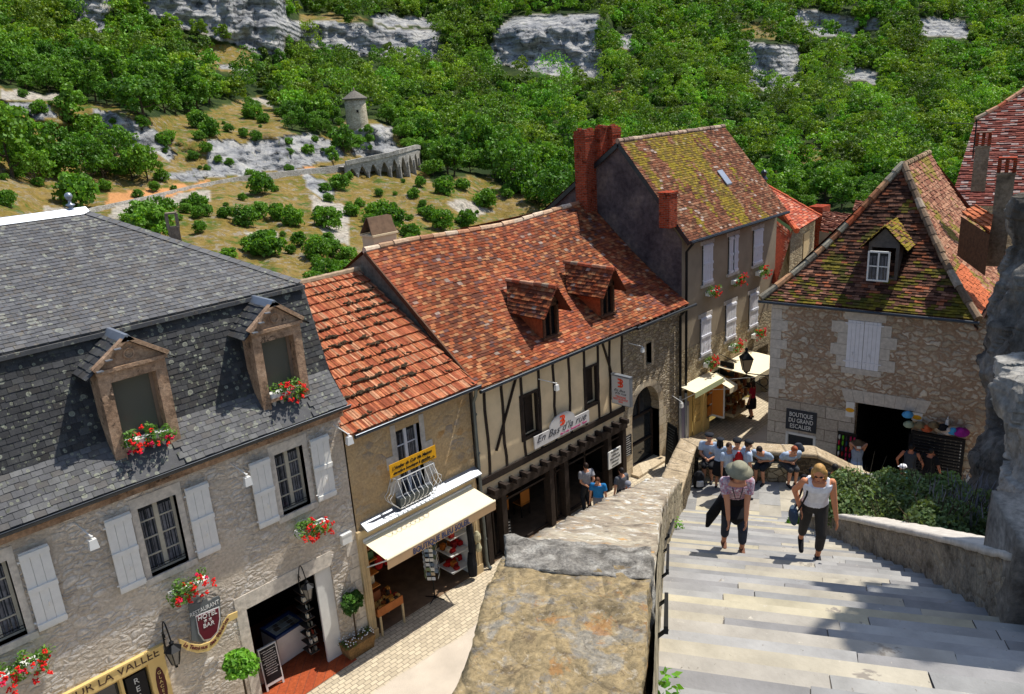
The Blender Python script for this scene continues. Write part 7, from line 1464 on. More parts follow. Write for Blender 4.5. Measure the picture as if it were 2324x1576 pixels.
solid('broken_course', [[SP(a, inn(a)-.02, 9.6), SP(a, inn(a)-.02, zt), SP(a, out(a)-.02, zt), SP(a, out(a)-.02, 9.6)] for a, zt in ((3.5, 11.12), (3.72, 11.10), (3.9, 11.05), (4.0, 10.92))], stonemat('grey_crusted_stone', [(.3, hx('4a4640')), (.5, hx('8a857c')), (.65, hx('b0aba0'))], 9, 1., 22, bd=.03), T, .022, 12., seg=.03)
solid('sloping_coping', [[SP(a, inn(a)-.02, sz(a)-.6), SP(a, inn(a)-.02, sz(a)+.9), SP(a, out(a), sz(a)+.9+.02), SP(a, out(a), sz(a)-.6)] for a in (3.7, 5, 7, 9, 11, 13, 15, 16.5)], lichm, T, .035, 3.2, seg=.09)
M_['inner'] = rubble('rough_inner_face', [hx('9a8f78'), hx('b8ab90'), hx('857a66')], hx('6d6450'), 5, 1.2, .07, 1.)
mb = MB()
for i in range(16):
    a0, a1 = 1+i, 2+i; mb.poly([SP(a0, inn(a0)-.05, sz(a0)-.3), SP(a1, inn(a1)-.05, sz(a1)-.3), SP(a1, inn(a1)-.04, min(11.0, sz(a1)+.82)), SP(a0, inn(a0)-.04, min(11.0, sz(a0)+.82))]); mb.poly([SP(a0, out(a0)-.04, 0), SP(a1, out(a1)-.04, 0), SP(a1, out(a1)-.02, min(11., sz(a1)+.8)), SP(a0, out(a0)-.02, min(11., sz(a0)+.8))])
mb.build('masonry_face', M_['inner'], T)
H_ = thing('handrail', 'black iron handrail fixed low on the inner side of the parapet', 'railing', SP(5, .5, sz(5)+.5)); mb = MB()
for a0, a1 in ((4.4, 5.5), (6.6, 8.4), (9.4, 11.5)):
    mb = MB(); mb.bar(SP(a0, inn(a0)-.1, sz(a0)+.42), SP(a1, inn(a1)-.1, sz(a1)+.42), .03, .05); mb.tube([SP(a0+.1, inn(a0), sz(a0+.1)+.3), SP(a0+.1, inn(a0)-.1, sz(a0+.1)+.4)], .015, 5); mb.tube([SP(a1-.1, inn(a1), sz(a1-.1)+.3), SP(a1-.1, inn(a1)-.1, sz(a1-.1)+.4)], .015, 5); mb.build('rail', M_['steel'], H_)
for k, (a, s, lab) in enumerate(((3.95, .09, 'tuft of yellow green weed on the steps at the foot of the parapet'), (13.2, .12, 'green weeds growing at the far end of the parapet'))):
    g = random.Random(k); t = thing('weed', lab, 'weed', SP(a, inn(a)-.12, sz(a))); mb = MB(); leaves(mb, SP(a, inn(a)-.12, sz(a)+.12), s*.9, s*.9, .18, 70, .03, g); mb.build('leaves', M_['leafl'], t)
# lower parapet and the landing wall
copm = stonemat('tan_coping', [(.3, hx('85765f')), (.5, hx('a8967a')), (.7, hx('b8a78c'))], 3, .6, 12, spots=[(6, .62, hx('cfcabc'), .6), (4, .6, hx('6a6254'), .6)], bd=.015)
T = thing('landing_parapet', 'low stone wall round the landing with flat coping stones', 'wall', (16.8, 9, 3.6)); c_ = at_z(1577, 1071, 3.6); b_ = at_z(1852, 1084, 3.6); ci, bi = V((c_.x, c_.y, 0)), V((b_.x, b_.y, 0)); wdir = (bi-ci).normalized(); wn2 = V((-wdir.y, wdir.x, 0)); wn2 = wn2 if wn2.dot(ci) > 0 else -wn2
ztc, ztb = at_d(1581, 1012, ci.length).z, at_d(1851, 1031, bi.length).z; print('landing', ci, bi, ztc, ztb); co = ci+wn2*.45+V((-.2, .3, 0)); li, lo = SP(16.35, inn(16.35), 0), SP(16.35, inn(16.35)+.5, 0); bo = bi+wn2*.45; di = at_z(2012, 1118, 3.1); di.z = 0; do = di+V((.35, .25, 0))
def WL(p, q, z0, z1, zb=-.2): return [V((p.x, p.y, zb)), V((p.x, p.y, z0)), V((q.x, q.y, z1)), V((q.x, q.y, zb))]
sec = [(li, lo, 4.72), (ci, co, ztc), (bi, bo, ztb), (di, do, 3.25)]
solid('wall', [WL(p, q, z-.1, z-.1) for p, q, z in sec], rubble('dark_landing_wall', [hx('6a5f4e'), hx('85775f'), hx('564c3e')], hx('4a4236'), 6, 2.8, .05, .8, wob=.25), T, .02, 3, seg=.12)
for (p, q, z), (p2, q2, z2) in zip(sec, sec[1:]):
    L_ = (p2-p).length; k = max(1, int(L_/.62)); 
    for j in range(k):
        t0, t1 = j/k, (j+.985)/k; f_ = lambda a, b, t: a.lerp(b, t); o1 = (p-q).normalized()*.05; o2 = (p2-q2).normalized()*.05
        A, B, C, Dd = f_(p+o1, p2+o2, t0), f_(q-o1, q2-o2, t0), f_(q-o1, q2-o2, t1), f_(p+o1, p2+o2, t1); za, zc = z+(z2-z)*t0, z+(z2-z)*t1; h = .1
        solid('coping_stone', [[V((A.x, A.y, za-h)), V((A.x, A.y, za)), V((B.x, B.y, za)), V((B.x, B.y, za-h))], [V((Dd.x, Dd.y, zc-h)), V((Dd.x, Dd.y, zc)), V((C.x, C.y, zc)), V((C.x, C.y, zc-h))]], copm, T, .014, 6, seg=.08)
B_ = thing('stone_bench', 'stone ledge bench along the landing wall where the children sit', 'bench', (16.6, 9, 3.6)); p0, p1 = ci.lerp(bi, .03), ci.lerp(bi, .75); n_ = -wn2; mb = MB(); mb.hexa([p0+V((0, 0, 3.6)), p1+V((0, 0, 3.6)), p1+n_*.38+V((0, 0, 3.6)), p0+n_*.38+V((0, 0, 3.6)), p0+V((0, 0, 4.02)), p1+V((0, 0, 4.02)), p1+n_*.4+V((0, 0, 4.02)), p0+n_*.4+V((0, 0, 4.02))]); mb.build('seat', M_['inner'], B_)
# right garden wall
T = thing('garden_wall', 'stone retaining wall with pale coping along the right of the steps', 'wall', (12, 4.5, 6)); rp_ = [(15.27, 6.67), (13.0, 4.92), (10.16, 2.66), (7.95, 1.33)]; px_ = [(1800, 1163), (1897, 1167), (2100, 1208), (2240, 1243)]; cop = []; secs = []
for (x, y), (a, b) in zip(rp_, px_):
    d = hypot(x, y); z = at_d(a, b, d).z; secs.append((V((x, y, 0)), z)); print('rw', x, y, z, sz(V((x, y, 0)).dot(dv)))
GWN = V((.62, -.78, 0)); 
solid('wall', [[p+V((0, 0, -.2)), p+V((0, 0, z-.06)), p+GWN*.42+V((0, 0, z-.06)), p+GWN*.42+V((0, 0, -.2))] for p, z in secs], stonemat('rough_garden_wall', [(.3, hx('5a5348')), (.45, hx('857c6e')), (.6, hx('9a907f')), (.75, hx('b3a892'))], 3.2, 1., 8, spots=[(5, .6, hx('453f36'), .7), (9, .6, hx('b8ad98'), .5)], bd=.05, vein=4), T, .03, 3, seg=.12)  # rough mottled grey-brown stone
solid('coping', [[p-GWN*.04+V((0, 0, z-.08)), p-GWN*.04+V((0, 0, z)), p+GWN*.46+V((0, 0, z)), p+GWN*.46+V((0, 0, z-.08))] for p, z in secs], M_['ashW'], T, .015, 5, seg=.1)
pb = secs[-1][0]; q = at_d(2225, 1205, pb.length+.25); ztp = at_d(2240, 1200, pb.length).z
T2 = thing('stone_pier', 'squat grey stone pier at the end of the garden wall', 'pier', pb); e1 = (V((2.2, 1.1, 0))).normalized(); e2 = V((e1.y, -e1.x, 0)); p = pb-e1*.1-e2*.02
solid('block', [[p+e2*o+V((0, 0, z_)) for o, z_ in ((t*1.6, 6.5), (t*1.6, ztp))]+[p+e2*t*1.6+e1*1.0+V((0, 0, ztp)), p+e2*t*1.6+e1*1.0+V((0, 0, 6.5))] for t in (0, .5, 1)], stonemat('grey_block', [(.3, hx('565049')), (.5, hx('857e74')), (.7, hx('a39b8f'))], 2, .8, 9, bd=.03), T2, .03, 3, seg=.1)
T3 = thing('stone_ledge', 'sloping stone ledge below the grey pier at the right edge', 'ledge', pb-e1); p = pb-e1*1.55+e2*.15; solid('ledge', [[p+e2*t*1.6+V((0, 0, 7)), p+e2*t*1.6+V((0, 0, sz(p.dot(dv))+.42)), p+e2*t*1.6+e1*1.45+V((0, 0, sz(p.dot(dv))+.25)), p+e2*t*1.6+e1*1.45+V((0, 0, 7))] for t in (0, .5, 1)], stonemat('dark_ledge_stone', [(.3, hx('45413b')), (.5, hx('6a645b')), (.7, hx('837c72'))], 2, .8, 9, bd=.03), T3, .02, 3, seg=.1)
mb = MB(); gp_ = [s[0]+GWN*.3+V((0, 0, s[1]-.25)) for s in secs]; far = [V((19.5, 5.2, 2.6)), V((20, 2.5, 3.2)), V((18, 0, 5)), V((12, -2, 8.5))]; mb.poly([gp_[0], far[0], far[1], gp_[1]]); mb.poly([gp_[1], far[1], far[2], gp_[2]]); mb.poly([gp_[2], far[2], far[3], gp_[3]]); structure(mb.build('garden_ground', M_['dirt']))
# planting behind the wall
def bush(P0, rx, rz, n_, leaf, mat, lab, seed, name='garden_shrub', cat='shrub', spikes=0, pmat=None):
    g = random.Random(seed); t = thing(name, lab, cat, P0, 0, 'shrubs behind the garden wall'); q, c = crown_np(seed, 30, n_, rx, rz, leaf, cr=(.22, .4), flat=1.); q = q+np.array([P0[0], P0[1], P0[2]+rz*.75], dtype=np.float32)-np.array([*P0], dtype=np.float32); me = npmesh('foliage', q, c, M_[mat]); o = bpy.data.objects.new('foliage', me); link(o, t)
    mb = MB()
    for k in range(9+spikes):
        a = g.uniform(0, 6.28); r = g.uniform(.2, .9)*rx; b = V(P0)+V((cos(a)*r*.3, sin(a)*r*.3, 0)); e = V(P0)+V((cos(a)*r, sin(a)*r, rz*g.uniform(1.5, 2.05))); mb.tube([b, (b+e)/2+V((0, 0, .1)), e], [.014, .01, .004], 4)
    mb.build('stems', M_[pmat or 'bark'], t)
    if pmat:
        mb = MB()
        for k in range(int(spikes*1.6)):
            a = g.uniform(0, 6.28); r = g.uniform(.2, 1.)*rx; e = V(P0)+V((cos(a)*r, sin(a)*r, rz*g.uniform(1.2, 2.))); d = V((g.uniform(-.3, .3), g.uniform(-.3, .3), 1)).normalized(); mb.tube([e, e+d*.16], [.009, .003], 4)
        mb.build('flower_spikes', M_[pmat], t)['kind'] = 'stuff'
M_['gshr'] = leafmat('garden_shrub_leaf', (.12, .18, .07), (.15, .22, .085), .3); M_['lav'] = plain('lavender_grey', hx('7b7a80'), .9, var=.2)
for k, (px, py, d, rx, rz, lab) in enumerate(((1955, 1110, 16.5, .95, .75, 'bright grey green shrub nearest the woman in the white top'), (2050, 1120, 16.2, .9, .8, 'tall shrub in front of the dark gift shop doorway'), (2125, 1125, 15.5, .8, .75, 'dark green shrub below the row of hats'), (1935, 1150, 14.5, .75, .6, 'low shrub just over the garden wall coping'), (2020, 1160, 13.8, .8, .6, 'spreading dark shrub in the middle of the planting'), (2120, 1180, 12.6, .7, .5, 'low green plant clump behind the sunlit coping'), (2190, 1170, 13., .7, .55, 'green clump at the foot of the cliff'))):
    p = at_d(px, py, d); bush((p.x, p.y, p.z-rz*.9), rx, rz*.85, 5200, .03, 'gshr', lab, 500+k, spikes=14)
for k, (px, py, d) in enumerate(((2150, 1165, 13.4), (2205, 1180, 12.8), (2215, 1130, 14.5))): p = at_d(px, py, d); bush((p.x, p.y, p.z-.5), .55, .42, 1100, .025, 'gshr', ['lavender clump with grey purple spikes left of the grey pier', 'lavender clump with purple spikes directly over the grey pier', 'lavender clump nearest the cliff foot'][k], 560+k, 'lavender', 'lavender', 15, 'lav')
p = at_z(1800, 1195, 4.2); bush((p.x, p.y, p.z), .16, .2, 260, .03, 'leafl', 'small green plant at the lower end of the garden wall', 590, 'small_plant', 'plant')
# cliffs
clm = stonemat('limestone_cliff', [(.3, hx('2f2c28')), (.45, hx('57524b')), (.57, hx('77726a')), (.72, hx('9f9a90'))], .9, 1., 5, stretch=(1, 1, .45), spots=[(1.6, .6, hx('2c2a26'), .8), (4, .66, hx('d5d2ca'), .6)], bd=.09, vein=1.5)
def rockcol(name, lab, lv_, depth, mat, seed, n_=190, amp=.35):
    g = random.Random(seed); rings = []; R3 = V((_rt.x, _rt.y, 0))
    for i in range(len(lv_)-1):
        for j in range(20): t = j/20; rings.append([lv_[i][k]*(1-t)+lv_[i+1][k]*t for k in range(4)])
    rings.append(lv_[-1]); vs = []; m_ = len(rings)
    for px, py, d, Rr in rings:
        s_ = at_d(px, py, d); rr_ = ray(px, py); back = V((rr_.x, rr_.y, 0)).normalized(); side = V((back.y, -back.x, 0)); c = s_+side*Rr
        for j in range(n_):
            a = 2*pi*j/n_; p = c+side*(-Rr*cos(a))+back*(-depth*sin(a)); q = noise.fractal(V((p.x*.7+seed, p.y*.7, p.z*.45)), 1, 2, 5)*amp+noise.ridged_multi_fractal(V((p.x*1.5, p.y*1.5, p.z*.9+seed)), .9, 2.2, 6, 1, 2)*.16-.2+noise.cell(V((p.x*2.2, p.y*2.2, p.z*1.4)))*.1; dr = (p-c).normalized(); vs.append(p+dr*q)
    fs = [(i*n_+j, i*n_+(j+1) % n_, (i+1)*n_+(j+1) % n_, (i+1)*n_+j) for i in range(m_-1) for j in range(n_)]+[tuple(range(n_)), tuple((m_-1)*n_+j for j in range(n_))]
    mb = MB(); mb.v = [tuple(v) for v in vs]; mb.f = fs; mb.m = [0]*len(fs); mb.c = [(1, 1, 1)]*len(fs); o = mb.build(name, mat, None, True); structure(o); return o
rockcol('cliff', '', [(2345, 440, 23, 2.5), (2318, 490, 22.7, 2.7), (2305, 560, 22.3, 3), (2275, 630, 21.8, 3.2), (2248, 700, 21.4, 3.4), (2235, 770, 21, 3.6), (2238, 860, 20.5, 3.6), (2232, 960, 20, 3.7), (2215, 1060, 19.6, 3.8), (2190, 1160, 19, 3.8)], 2.2, clm, 3, amp=.45)
rockcol('cliff_outcrop', '', [(2335, 815, 13.6, .5), (2268, 832, 13.4, 1.6), (2256, 860, 13.3, 1.9), (2262, 940, 13.1, 2.), (2272, 1020, 12.9, 2.), (2278, 1100, 12.6, 2.), (2296, 1180, 12, 2.), (2310, 1260, 11.4, 2.)], 1.3, stonemat('pale_outcrop', [(.28, hx('4a4640')), (.42, hx('86827a')), (.55, hx('aaa69e')), (.72, hx('cfccc4'))], 1.1, 1., 6, stretch=(1, 1, .5), spots=[(2.2, .6, hx('35322d'), .8)], bd=.08, vein=2), 9, amp=.3)
mb = MB(); n_ = 40
vs = []
for i in range(24):
    for j in range(n_): a = 2*pi*j/n_; z = i*.85; p = V((22.5+3.6*cos(a), -1.2+3.9*sin(a), z)); q = noise.fractal(p*.4, 1, 2, 4)*.8; vs.append(V((22.5+(3.6+q)*cos(a), -1.2+(3.9+q)*sin(a), z)))
mb.v = [tuple(v) for v in vs]; mb.f = [(i*n_+j, i*n_+(j+1) % n_, (i+1)*n_+(j+1) % n_, (i+1)*n_+j) for i in range(23) for j in range(n_)]+[tuple(range(n_)), tuple(23*n_+j for j in range(n_))]; mb.m = [0]*len(mb.f); mb.c = [(1, 1, 1)]*len(mb.f); structure(mb.build('unseen_shade_rock', clm, None, True))  # rock mass added out of view to shade the planting and the boutique
t = thing('unseen_shade_tree', 'leafy tree leaning out from the cliff above the steps', 'tree', (12.6, -1.4, 9)); q, c = crown_np(77, 26, 4200, 2.6, 1.2, .17, spread=.9, cr=(.2, .36)); q = q+np.array([-.05, .3, 8.4], dtype=np.float32); o = bpy.data.objects.new('crown', npmesh('crown', q, c, M_['leaft'])); link(o, t); mb = MB(); mb.tube([(13.2, -2.2, 7.5), (12.7, -1.6, 13), (11.3, -.1, 17.2)], [.2, .15, .05], 7); mb.build('trunk', M_['bark'], t)  # crown stands out of view, added to throw dappled shade on the steps
# ---------------------------------------------------------------- things on the street
def aboard(p, q, h, lab, mat, lean=.12, thick=.03):
    p, q = V(p), V(q); u = (q-p); w_ = u.length; u.normalize(); n_ = V((u.y, -u.x, 0)); n_ = n_ if n_.dot(EYE-p) > 0 else -n_
    t = thing('sandwich_board', lab, 'sign board', (p+q)/2, 0, 'boards standing in the street'); FB = Frame(p, u, n_); f = lambda a, o, z: p+u*a+n_*(o-lean*z/h)+V((0, 0, z)); mb = MB()
    mb.hexa([f(0, 0, .12), f(w_, 0, .12), f(w_, -thick, .12), f(0, -thick, .12), f(0, 0, h), f(w_, 0, h), f(w_, -thick, h), f(0, -thick, h)]); mb.hexa([f(0, -.35, 0), f(w_, -.35, 0), f(w_, -.38, 0), f(0, -.38, 0), f(0, -.02, h), f(w_, -.02, h), f(w_, -.05, h), f(0, -.05, h)])
    for a in (0, w_-.05): mb.hexa([f(a, .0, 0), f(a+.05, .0, 0), f(a+.05, -.03, 0), f(a, -.03, 0), f(a, 0, .12), f(a+.05, 0, .12), f(a+.05, -.03, .12), f(a, -.03, .12)])
    mb.build('frame', M_['white'] if mat != 'dark' else M_['iron'], t); mb = MB(); m_ = .03; mb.poly([f(m_, .004, .2), f(w_-m_, .004, .2), f(w_-m_, .004, h-m_), f(m_, .004, h-m_)]); o = mb.build('face', M_['white'] if mat == 'menu' else M_['board'], t); return t, f, w_, h
def scr(t, f, w_, h, rows, seed, mat, z0=.3, z1=.9, dash=(.03, .08), hh=.5):
    g = random.Random(seed); mb = MB()
    for k in range(rows):
        z = h*(z1-(z1-z0)*k/rows); dz_ = h*(z1-z0)/rows*hh; x = w_*g.uniform(.1, .25)
        while x < w_*g.uniform(.75, .92): e = w_*g.uniform(*dash); mb.poly([f(x, .008, z), f(x+e*.75, .008, z), f(x+e*.75, .008, z+dz_*g.uniform(.5, 1)), f(x, .008, z+dz_*g.uniform(.4, 1))]); x += e
    mb.build('writing', M_[mat], t)
zg = lambda k, x, y, z=0: at_z(*zz(k, x, y), z)
a = aboard(zg(28, 360, 1560), zg(28, 540, 1455), 1.15, 'chalkboard with a white frame standing by the round bay tree', 'chalk'); scr(*a, 11, 1, 'chalk')
a = aboard(zg(28, 935, 1045), zg(28, 1140, 1065), 1.25, 'white menu board with a pink header beside the open white door', 'menu'); scr(*a, 10, 2, 'pipe', .25, .8, (.02, .05), .35); mb = MB(); t, f, w_, h = a; mb.poly([f(.03, .01, h*.86), f(w_-.03, .01, h*.86), f(w_-.03, .01, h*.96), f(.03, .01, h*.96)]); mb.build('header', plain('pink_header', hx('c2686a'), .6), t)
a = aboard(zg(25, 1480, 610), zg(25, 1590, 690), 1.75, 'tall black chalkboard standing beside the low parapet', 'dark'); scr(*a, 9, 3, 'pipe', .35, .9)
a = aboard(zg(4, 1340, 845), zg(4, 1380, 835), 1.0, 'small orange edged board standing at the restaurant posts', 'dark'); scr(*a, 6, 4, 'chalk')
def baytree(P0, h, r, lab, mat, seed, tub='tub', flowers=False):
    t = thing('bay_tree', lab, 'potted tree', P0, 0, 'clipped ball trees in tubs'); g = random.Random(seed); P0 = V(P0); q, c = crown_np(seed, 30, 2600 if r > .3 else 1700, r, r*.95, .045, cr=(.3, .45), spread=.66, flat=.8); q = q+np.array([0, 0, h], dtype=np.float32); o = bpy.data.objects.new('crown', npmesh('crown', q, c, M_[mat])); link(o, t)
    mb = MB(); mb.tube([P0+V((0, 0, .3)), P0+V((.02, .01, h))], .025, 6); mb.build('trunk', M_['bark'], t); mb = MB(); u = V((1, 0, 0)); v_ = V((0, 1, 0)); L_ = .42 if flowers else .25
    mb.hexa([P0-u*L_*.85-v_*.2, P0+u*L_*.85-v_*.2, P0+u*L_*.85+v_*.2, P0-u*L_*.85+v_*.2]+[P0+V(q_)+V((0, 0, .38)) for q_ in ((-L_, -.25, 0), (L_, -.25, 0), (L_, .25, 0), (-L_, .25, 0))]); mb.build('tub', M_[tub], t)
    if flowers:
        a, b = MB(), MB()
        for k in range(9): leaves(a, P0+V((g.uniform(-L_, L_), g.uniform(-.22, .22), .42)), .1, .1, .08, 24, .03, g)
        for k in range(70): b.ball(P0+V((g.uniform(-L_, L_), g.uniform(-.25, .25), g.uniform(.42, .54))), .02, n=5)
        a.build('bedding_leaves', M_['leafb'], t); b.build('white_flowers', M_['whitef'], t)['kind'] = 'stuff'
pt = zg(28, 1290, 1130); hb = on_plane(*zz(28, 1270, 640), pt, V((-.7, -.7, 0))).z; print('bay', pt, hb); baytree(pt, hb, .34, 'dark clipped bay tree in a stone tub with white flowers beside the cream jamb', 'leafb', 31, flowers=True)
hb = at_y(*zz(2, 1490, 1410), Y0-.75); print('ball', hb); baytree(V((hb.x, hb.y, 0)), hb.z, .42, 'bright green ball tree beside the small chalkboard', 'leafl', 32)
# ---------------------------------------------------------------- people
def remesh(mb, name, mat, parent, vox, smooth=True, mats=None, pick=None):
    me = bpy.data.meshes.new('tmp'); me.from_pydata(mb.v, [], mb.f); o = bpy.data.objects.new('tmp', me); COL.objects.link(o)
    m = o.modifiers.new('r', 'REMESH'); m.mode = 'VOXEL'; m.voxel_size = vox; s = o.modifiers.new('s', 'SMOOTH'); s.factor = .5; s.iterations = 2
    dg = bpy.context.evaluated_depsgraph_get(); r = bpy.data.meshes.new_from_object(o.evaluated_get(dg)); bpy.data.objects.remove(o); I = W[parent.name].inverted(); r.transform(I); r.materials.clear()
    for q in (mats or [mat]): r.materials.append(q)
    n = len(r.polygons); r.polygons.foreach_set('use_smooth', np.ones(n, dtype=bool)); r.name = name; ob = bpy.data.objects.new(name, r); link(ob, parent); return ob
PM = {}
def pmat(c, rough=.85, var=.12):
    if c not in PM: PM[c] = plain('cloth_'+c, hx(c), rough, var=var, scale=14)
    return PM[c]
def ik(a, b, l1, l2, hint):
    d = b-a; L = min(d.length, (l1+l2)*.999); d.normalize(); x = (l1*l1-l2*l2+L*L)/(2*L); y = sqrt(max(0, l1*l1-x*x)); h = V(hint); h = (h-d*h.dot(d)).normalized(); return a+d*x+h*y, a+d*L
def person(loc, hd, lab, h=1.7, lean=0, hp=0, hy=0, hands=None, feet=None, pel=None, top='ffffff', bot='20242c', botk='long', slv='short', skin='c98f6f', hair='3a2518', hairk='short', hat=None, hatc=None, glasses=False, vox=.014, fem=False, belt=None, group='people', knee=None, shoe='25252a', tight=0, elb=None, face=True):
    s = h/1.7; loc = V(loc); F = V((cos(hd), sin(hd), 0)); Lf = V((-sin(hd), cos(hd), 0)); U = V((0, 0, 1)); T = lambda f, l, u: loc+(F*f+Lf*l+U*u)*s
    t = thing('person', lab, 'person', loc, 0, group); ph = pel if pel is not None else .93; cl, sl = cos(lean), sin(lean); X = lambda f, l, u: T(f*cl+u*sl+(0 if pel is None else 0), l, ph+u*cl-f*sl)
    sp = (U*cl+F*sl); fw = (F*cl-U*sl); b = MB(); wsh = .175 if fem else .195
    def tors(mb, g=0., z0=-.08, z1=.5):
        g += .012*(vox < .012)
        secs = [(-.08, .15, .10), (.02, .155, .105), (.12, .135 if fem else .145, .09), (.25, .15, .105 if fem else .1), (.36, .17, .11), (.44, .165, .09), (.49, .09, .065)]
        mb.loft([(X(.0 if z < .3 else .01, 0, z), Lf*(w_+g)*s, fw*(d_+g)*s) for z, w_, d_ in secs if z0 <= z <= z1], 18)
    tors(b); nb = X(.0, 0, .48); hc = X(.03, 0, .62)+(F*.02*sin(hp)); hF = (F*cos(hy)+Lf*sin(hy)); hU = (U*cos(lean*.35+hp)+hF*sin(lean*.35+hp)).normalized(); hF2 = (hF-hU*hF.dot(hU)).normalized(); hL = hU.cross(hF2); nk = X(0, 0, .5); hc = nk+(hU*.13+F*.01)*s
    b.cap(nb-U*.02, hc-hU*.03*s, .055*s, .05*s); Rm = Matrix((hF2, hL, hU)).transposed(); b.ball(hc, .092*s, .074*s, .112*s, 16, Rm=Rm); b.ball(hc+(hF2*.035-hU*.06)*s, .05*s, .045*s, .05*s, 10, Rm=Rm)
    b.cap(hc+(hF2*.09)*s, hc+(hF2*.108-hU*.03)*s, .009*s, .014*s, 6); b.ball(hc+(hF2*.085-hU*.065)*s, .015*s, .024*s, .01*s, 6, Rm=Rm)
    for q in (-1, 1): b.ball(hc+(hL*q*.078-hF2*.005)*s, .018*s, .01*s, .028*s, 8, Rm=Rm)
    arms = []
    hands = hands or [(.06, .27, .80), (.06, -.27, .80)]
    for i, q in enumerate((1, -1)):
        sh = X(0, q*wsh, .43); tg = T(*hands[i]); e, w_ = ik(sh, tg, .29*s, .26*s, (elb[i] if elb else F*-.6+Lf*q*.5)); b.cap(sh, e, .052*s, .042*s); b.cap(e, w_, .042*s, .028*s); d = (w_-e).normalized(); sd = d.cross(Lf*q if abs(d.dot(Lf)) < .8 else F).normalized(); n_ = d.cross(sd)
        pm = w_+d*.05*s; b.loft([(w_, sd*.024*s, n_*.018*s), (pm, sd*.04*s, n_*.016*s), (w_+d*.095*s, sd*.038*s, n_*.013*s)], 10)
        for k in range(4): o_ = sd*(k-1.5)*.0195*s; L_ = (.06, .072, .068, .052)[k]*s; p = w_+d*.09*s+o_; m_ = p+d*L_*.5+n_*.008*s*q; b.tube([p-d*.02*s, p, m_, m_+d*L_*.45+n_*.022*s*q], [.0095*s, .0095*s, .009*s, .0075*s], 6)
        p = w_+d*.03*s-sd*.034*s; b.tube([p+sd*.012*s, p-sd*.014*s+d*.03*s, p-sd*.018*s+d*.058*s+n_*.008*q*s], [.012*s, .0105*s, .008*s], 6); arms.append((sh, e, w_))
    legs = []; feet = feet or [(0, .1, 0), (0, -.1, 0)]
    for i, q in enumerate((1, -1)):
        hp_ = X(0, q*.085, -.03); an = T(feet[i][0], feet[i][1], feet[i][2]+.075); kh = knee[i] if knee else F; k_, an = ik(hp_, an, .43*s, .42*s, kh); b.cap(hp_, k_, .083*s, .053*s); b.cap(k_, k_.lerp(an, .35), .05*s, .055*s); b.cap(k_.lerp(an, .35), an, .055*s, .034*s); fd = feet[i][3] if len(feet[i]) > 3 else 0; ff = F*cos(fd)-U*sin(fd); b.cap(an-U*.03*s, an+ff*.14*s-U*.045*s, .036*s, .028*s, 8); legs.append((hp_, k_, an, ff))
    sk = plain('skin_'+skin, hx(skin), .6, var=.06) if ('skin_'+skin) not in bpy.data.materials else bpy.data.materials['skin_'+skin]; remesh(b, 'body', sk, t, vox*.75 if vox < .012 else vox)
    g = .016 if vox < .012 else .022; c = MB(); tors(c, g, -.08 if not tight else .0, .44)
    if slv == 'tank':
        for q in (1, -1): c.tube([X(.115, q*.08, .33), X(.085, q*.095, .43), X(0.01, q*.11, .485), X(-.08, q*.1, .42), X(-.1, q*.09, .3)], .032*s, 8)
    else:
        for sh, e, w_ in arms: r_ = .62 if slv == 'short' else 1.; c.cap(X(0, 0, .42).lerp(sh, .6), sh, .07*s, (.047+g*1.3)*s); c.tube([sh, sh.lerp(e, r_)], [(.05+g*1.2)*s, (.046+g*1.6)*s], 12)
        if slv == 'long':
            for sh, e, w_ in arms: c.cap(e, w_, (.04+g)*s, (.03+g)*s)
    remesh(c, 'shirt', pmat(top) if isinstance(top, str) else top, t, vox)
    c = MB(); c.loft([(X(0, 0, z), Lf*(w_+g+.004)*s, fw*(d_+g+.004)*s) for z, w_, d_ in ((-.12, .13, .1), (-.06, .155, .11), (.04, .155, .105))], 16)
    if botk == 'skirt': bt = T(0, 0, .5); c.loft([(X(0, 0, .04), Lf*.15*s, fw*.12*s), (X(.0, 0, -.1), Lf*.19*s, F*.17*s), (T(legs[0][1].x*0, 0, .45)+((legs[0][1]+legs[1][1])/2-T(0, 0, .45))*.5, Lf*.24*s, F*.22*s)], 18)
    else:
        for hp_, k_, an, ff in legs:
            c.cap(hp_, k_, (.085+g)*s, (.058+g)*s)
            if botk in ('long', 'capri'): e = k_.lerp(an, .62 if botk == 'capri' else .97); c.cap(k_, e, (.056+g)*s, (.045+g)*s)
    remesh(c, {'skirt': 'skirt', 'shorts': 'shorts'}.get(botk, 'trousers'), pmat(bot), t, vox)
    for hp_, k_, an, ff in legs: c = MB(); c.cap(an-U*.035*s-ff*.03*s, an+ff*.15*s-U*.045*s, .045*s, .036*s, 8); remesh(c, 'shoe', pmat(shoe), t, vox)
    if hairk:
        c = MB(); c.ball(hc-hF2*.018*s+hU*.022*s, .098*s, .084*s, .104*s, 14, Rm=Rm)
        if hairk in ('bob', 'long'):
            for q in (-1, 1): c.cap(hc+(hL*q*.07-hF2*.02)*s, hc+(hL*q*.08-hF2*.02-hU*(.13 if hairk == 'bob' else .26))*s, .035*s, .028*s, 8)
            c.cap(hc-hF2*.06*s, hc-(hF2*.07+hU*(.13 if hairk == 'bob' else .3))*s, .06*s, .035*s, 10)
        ho = remesh(c, 'hair', pmat(hair, .6, .3), t, vox*.8)
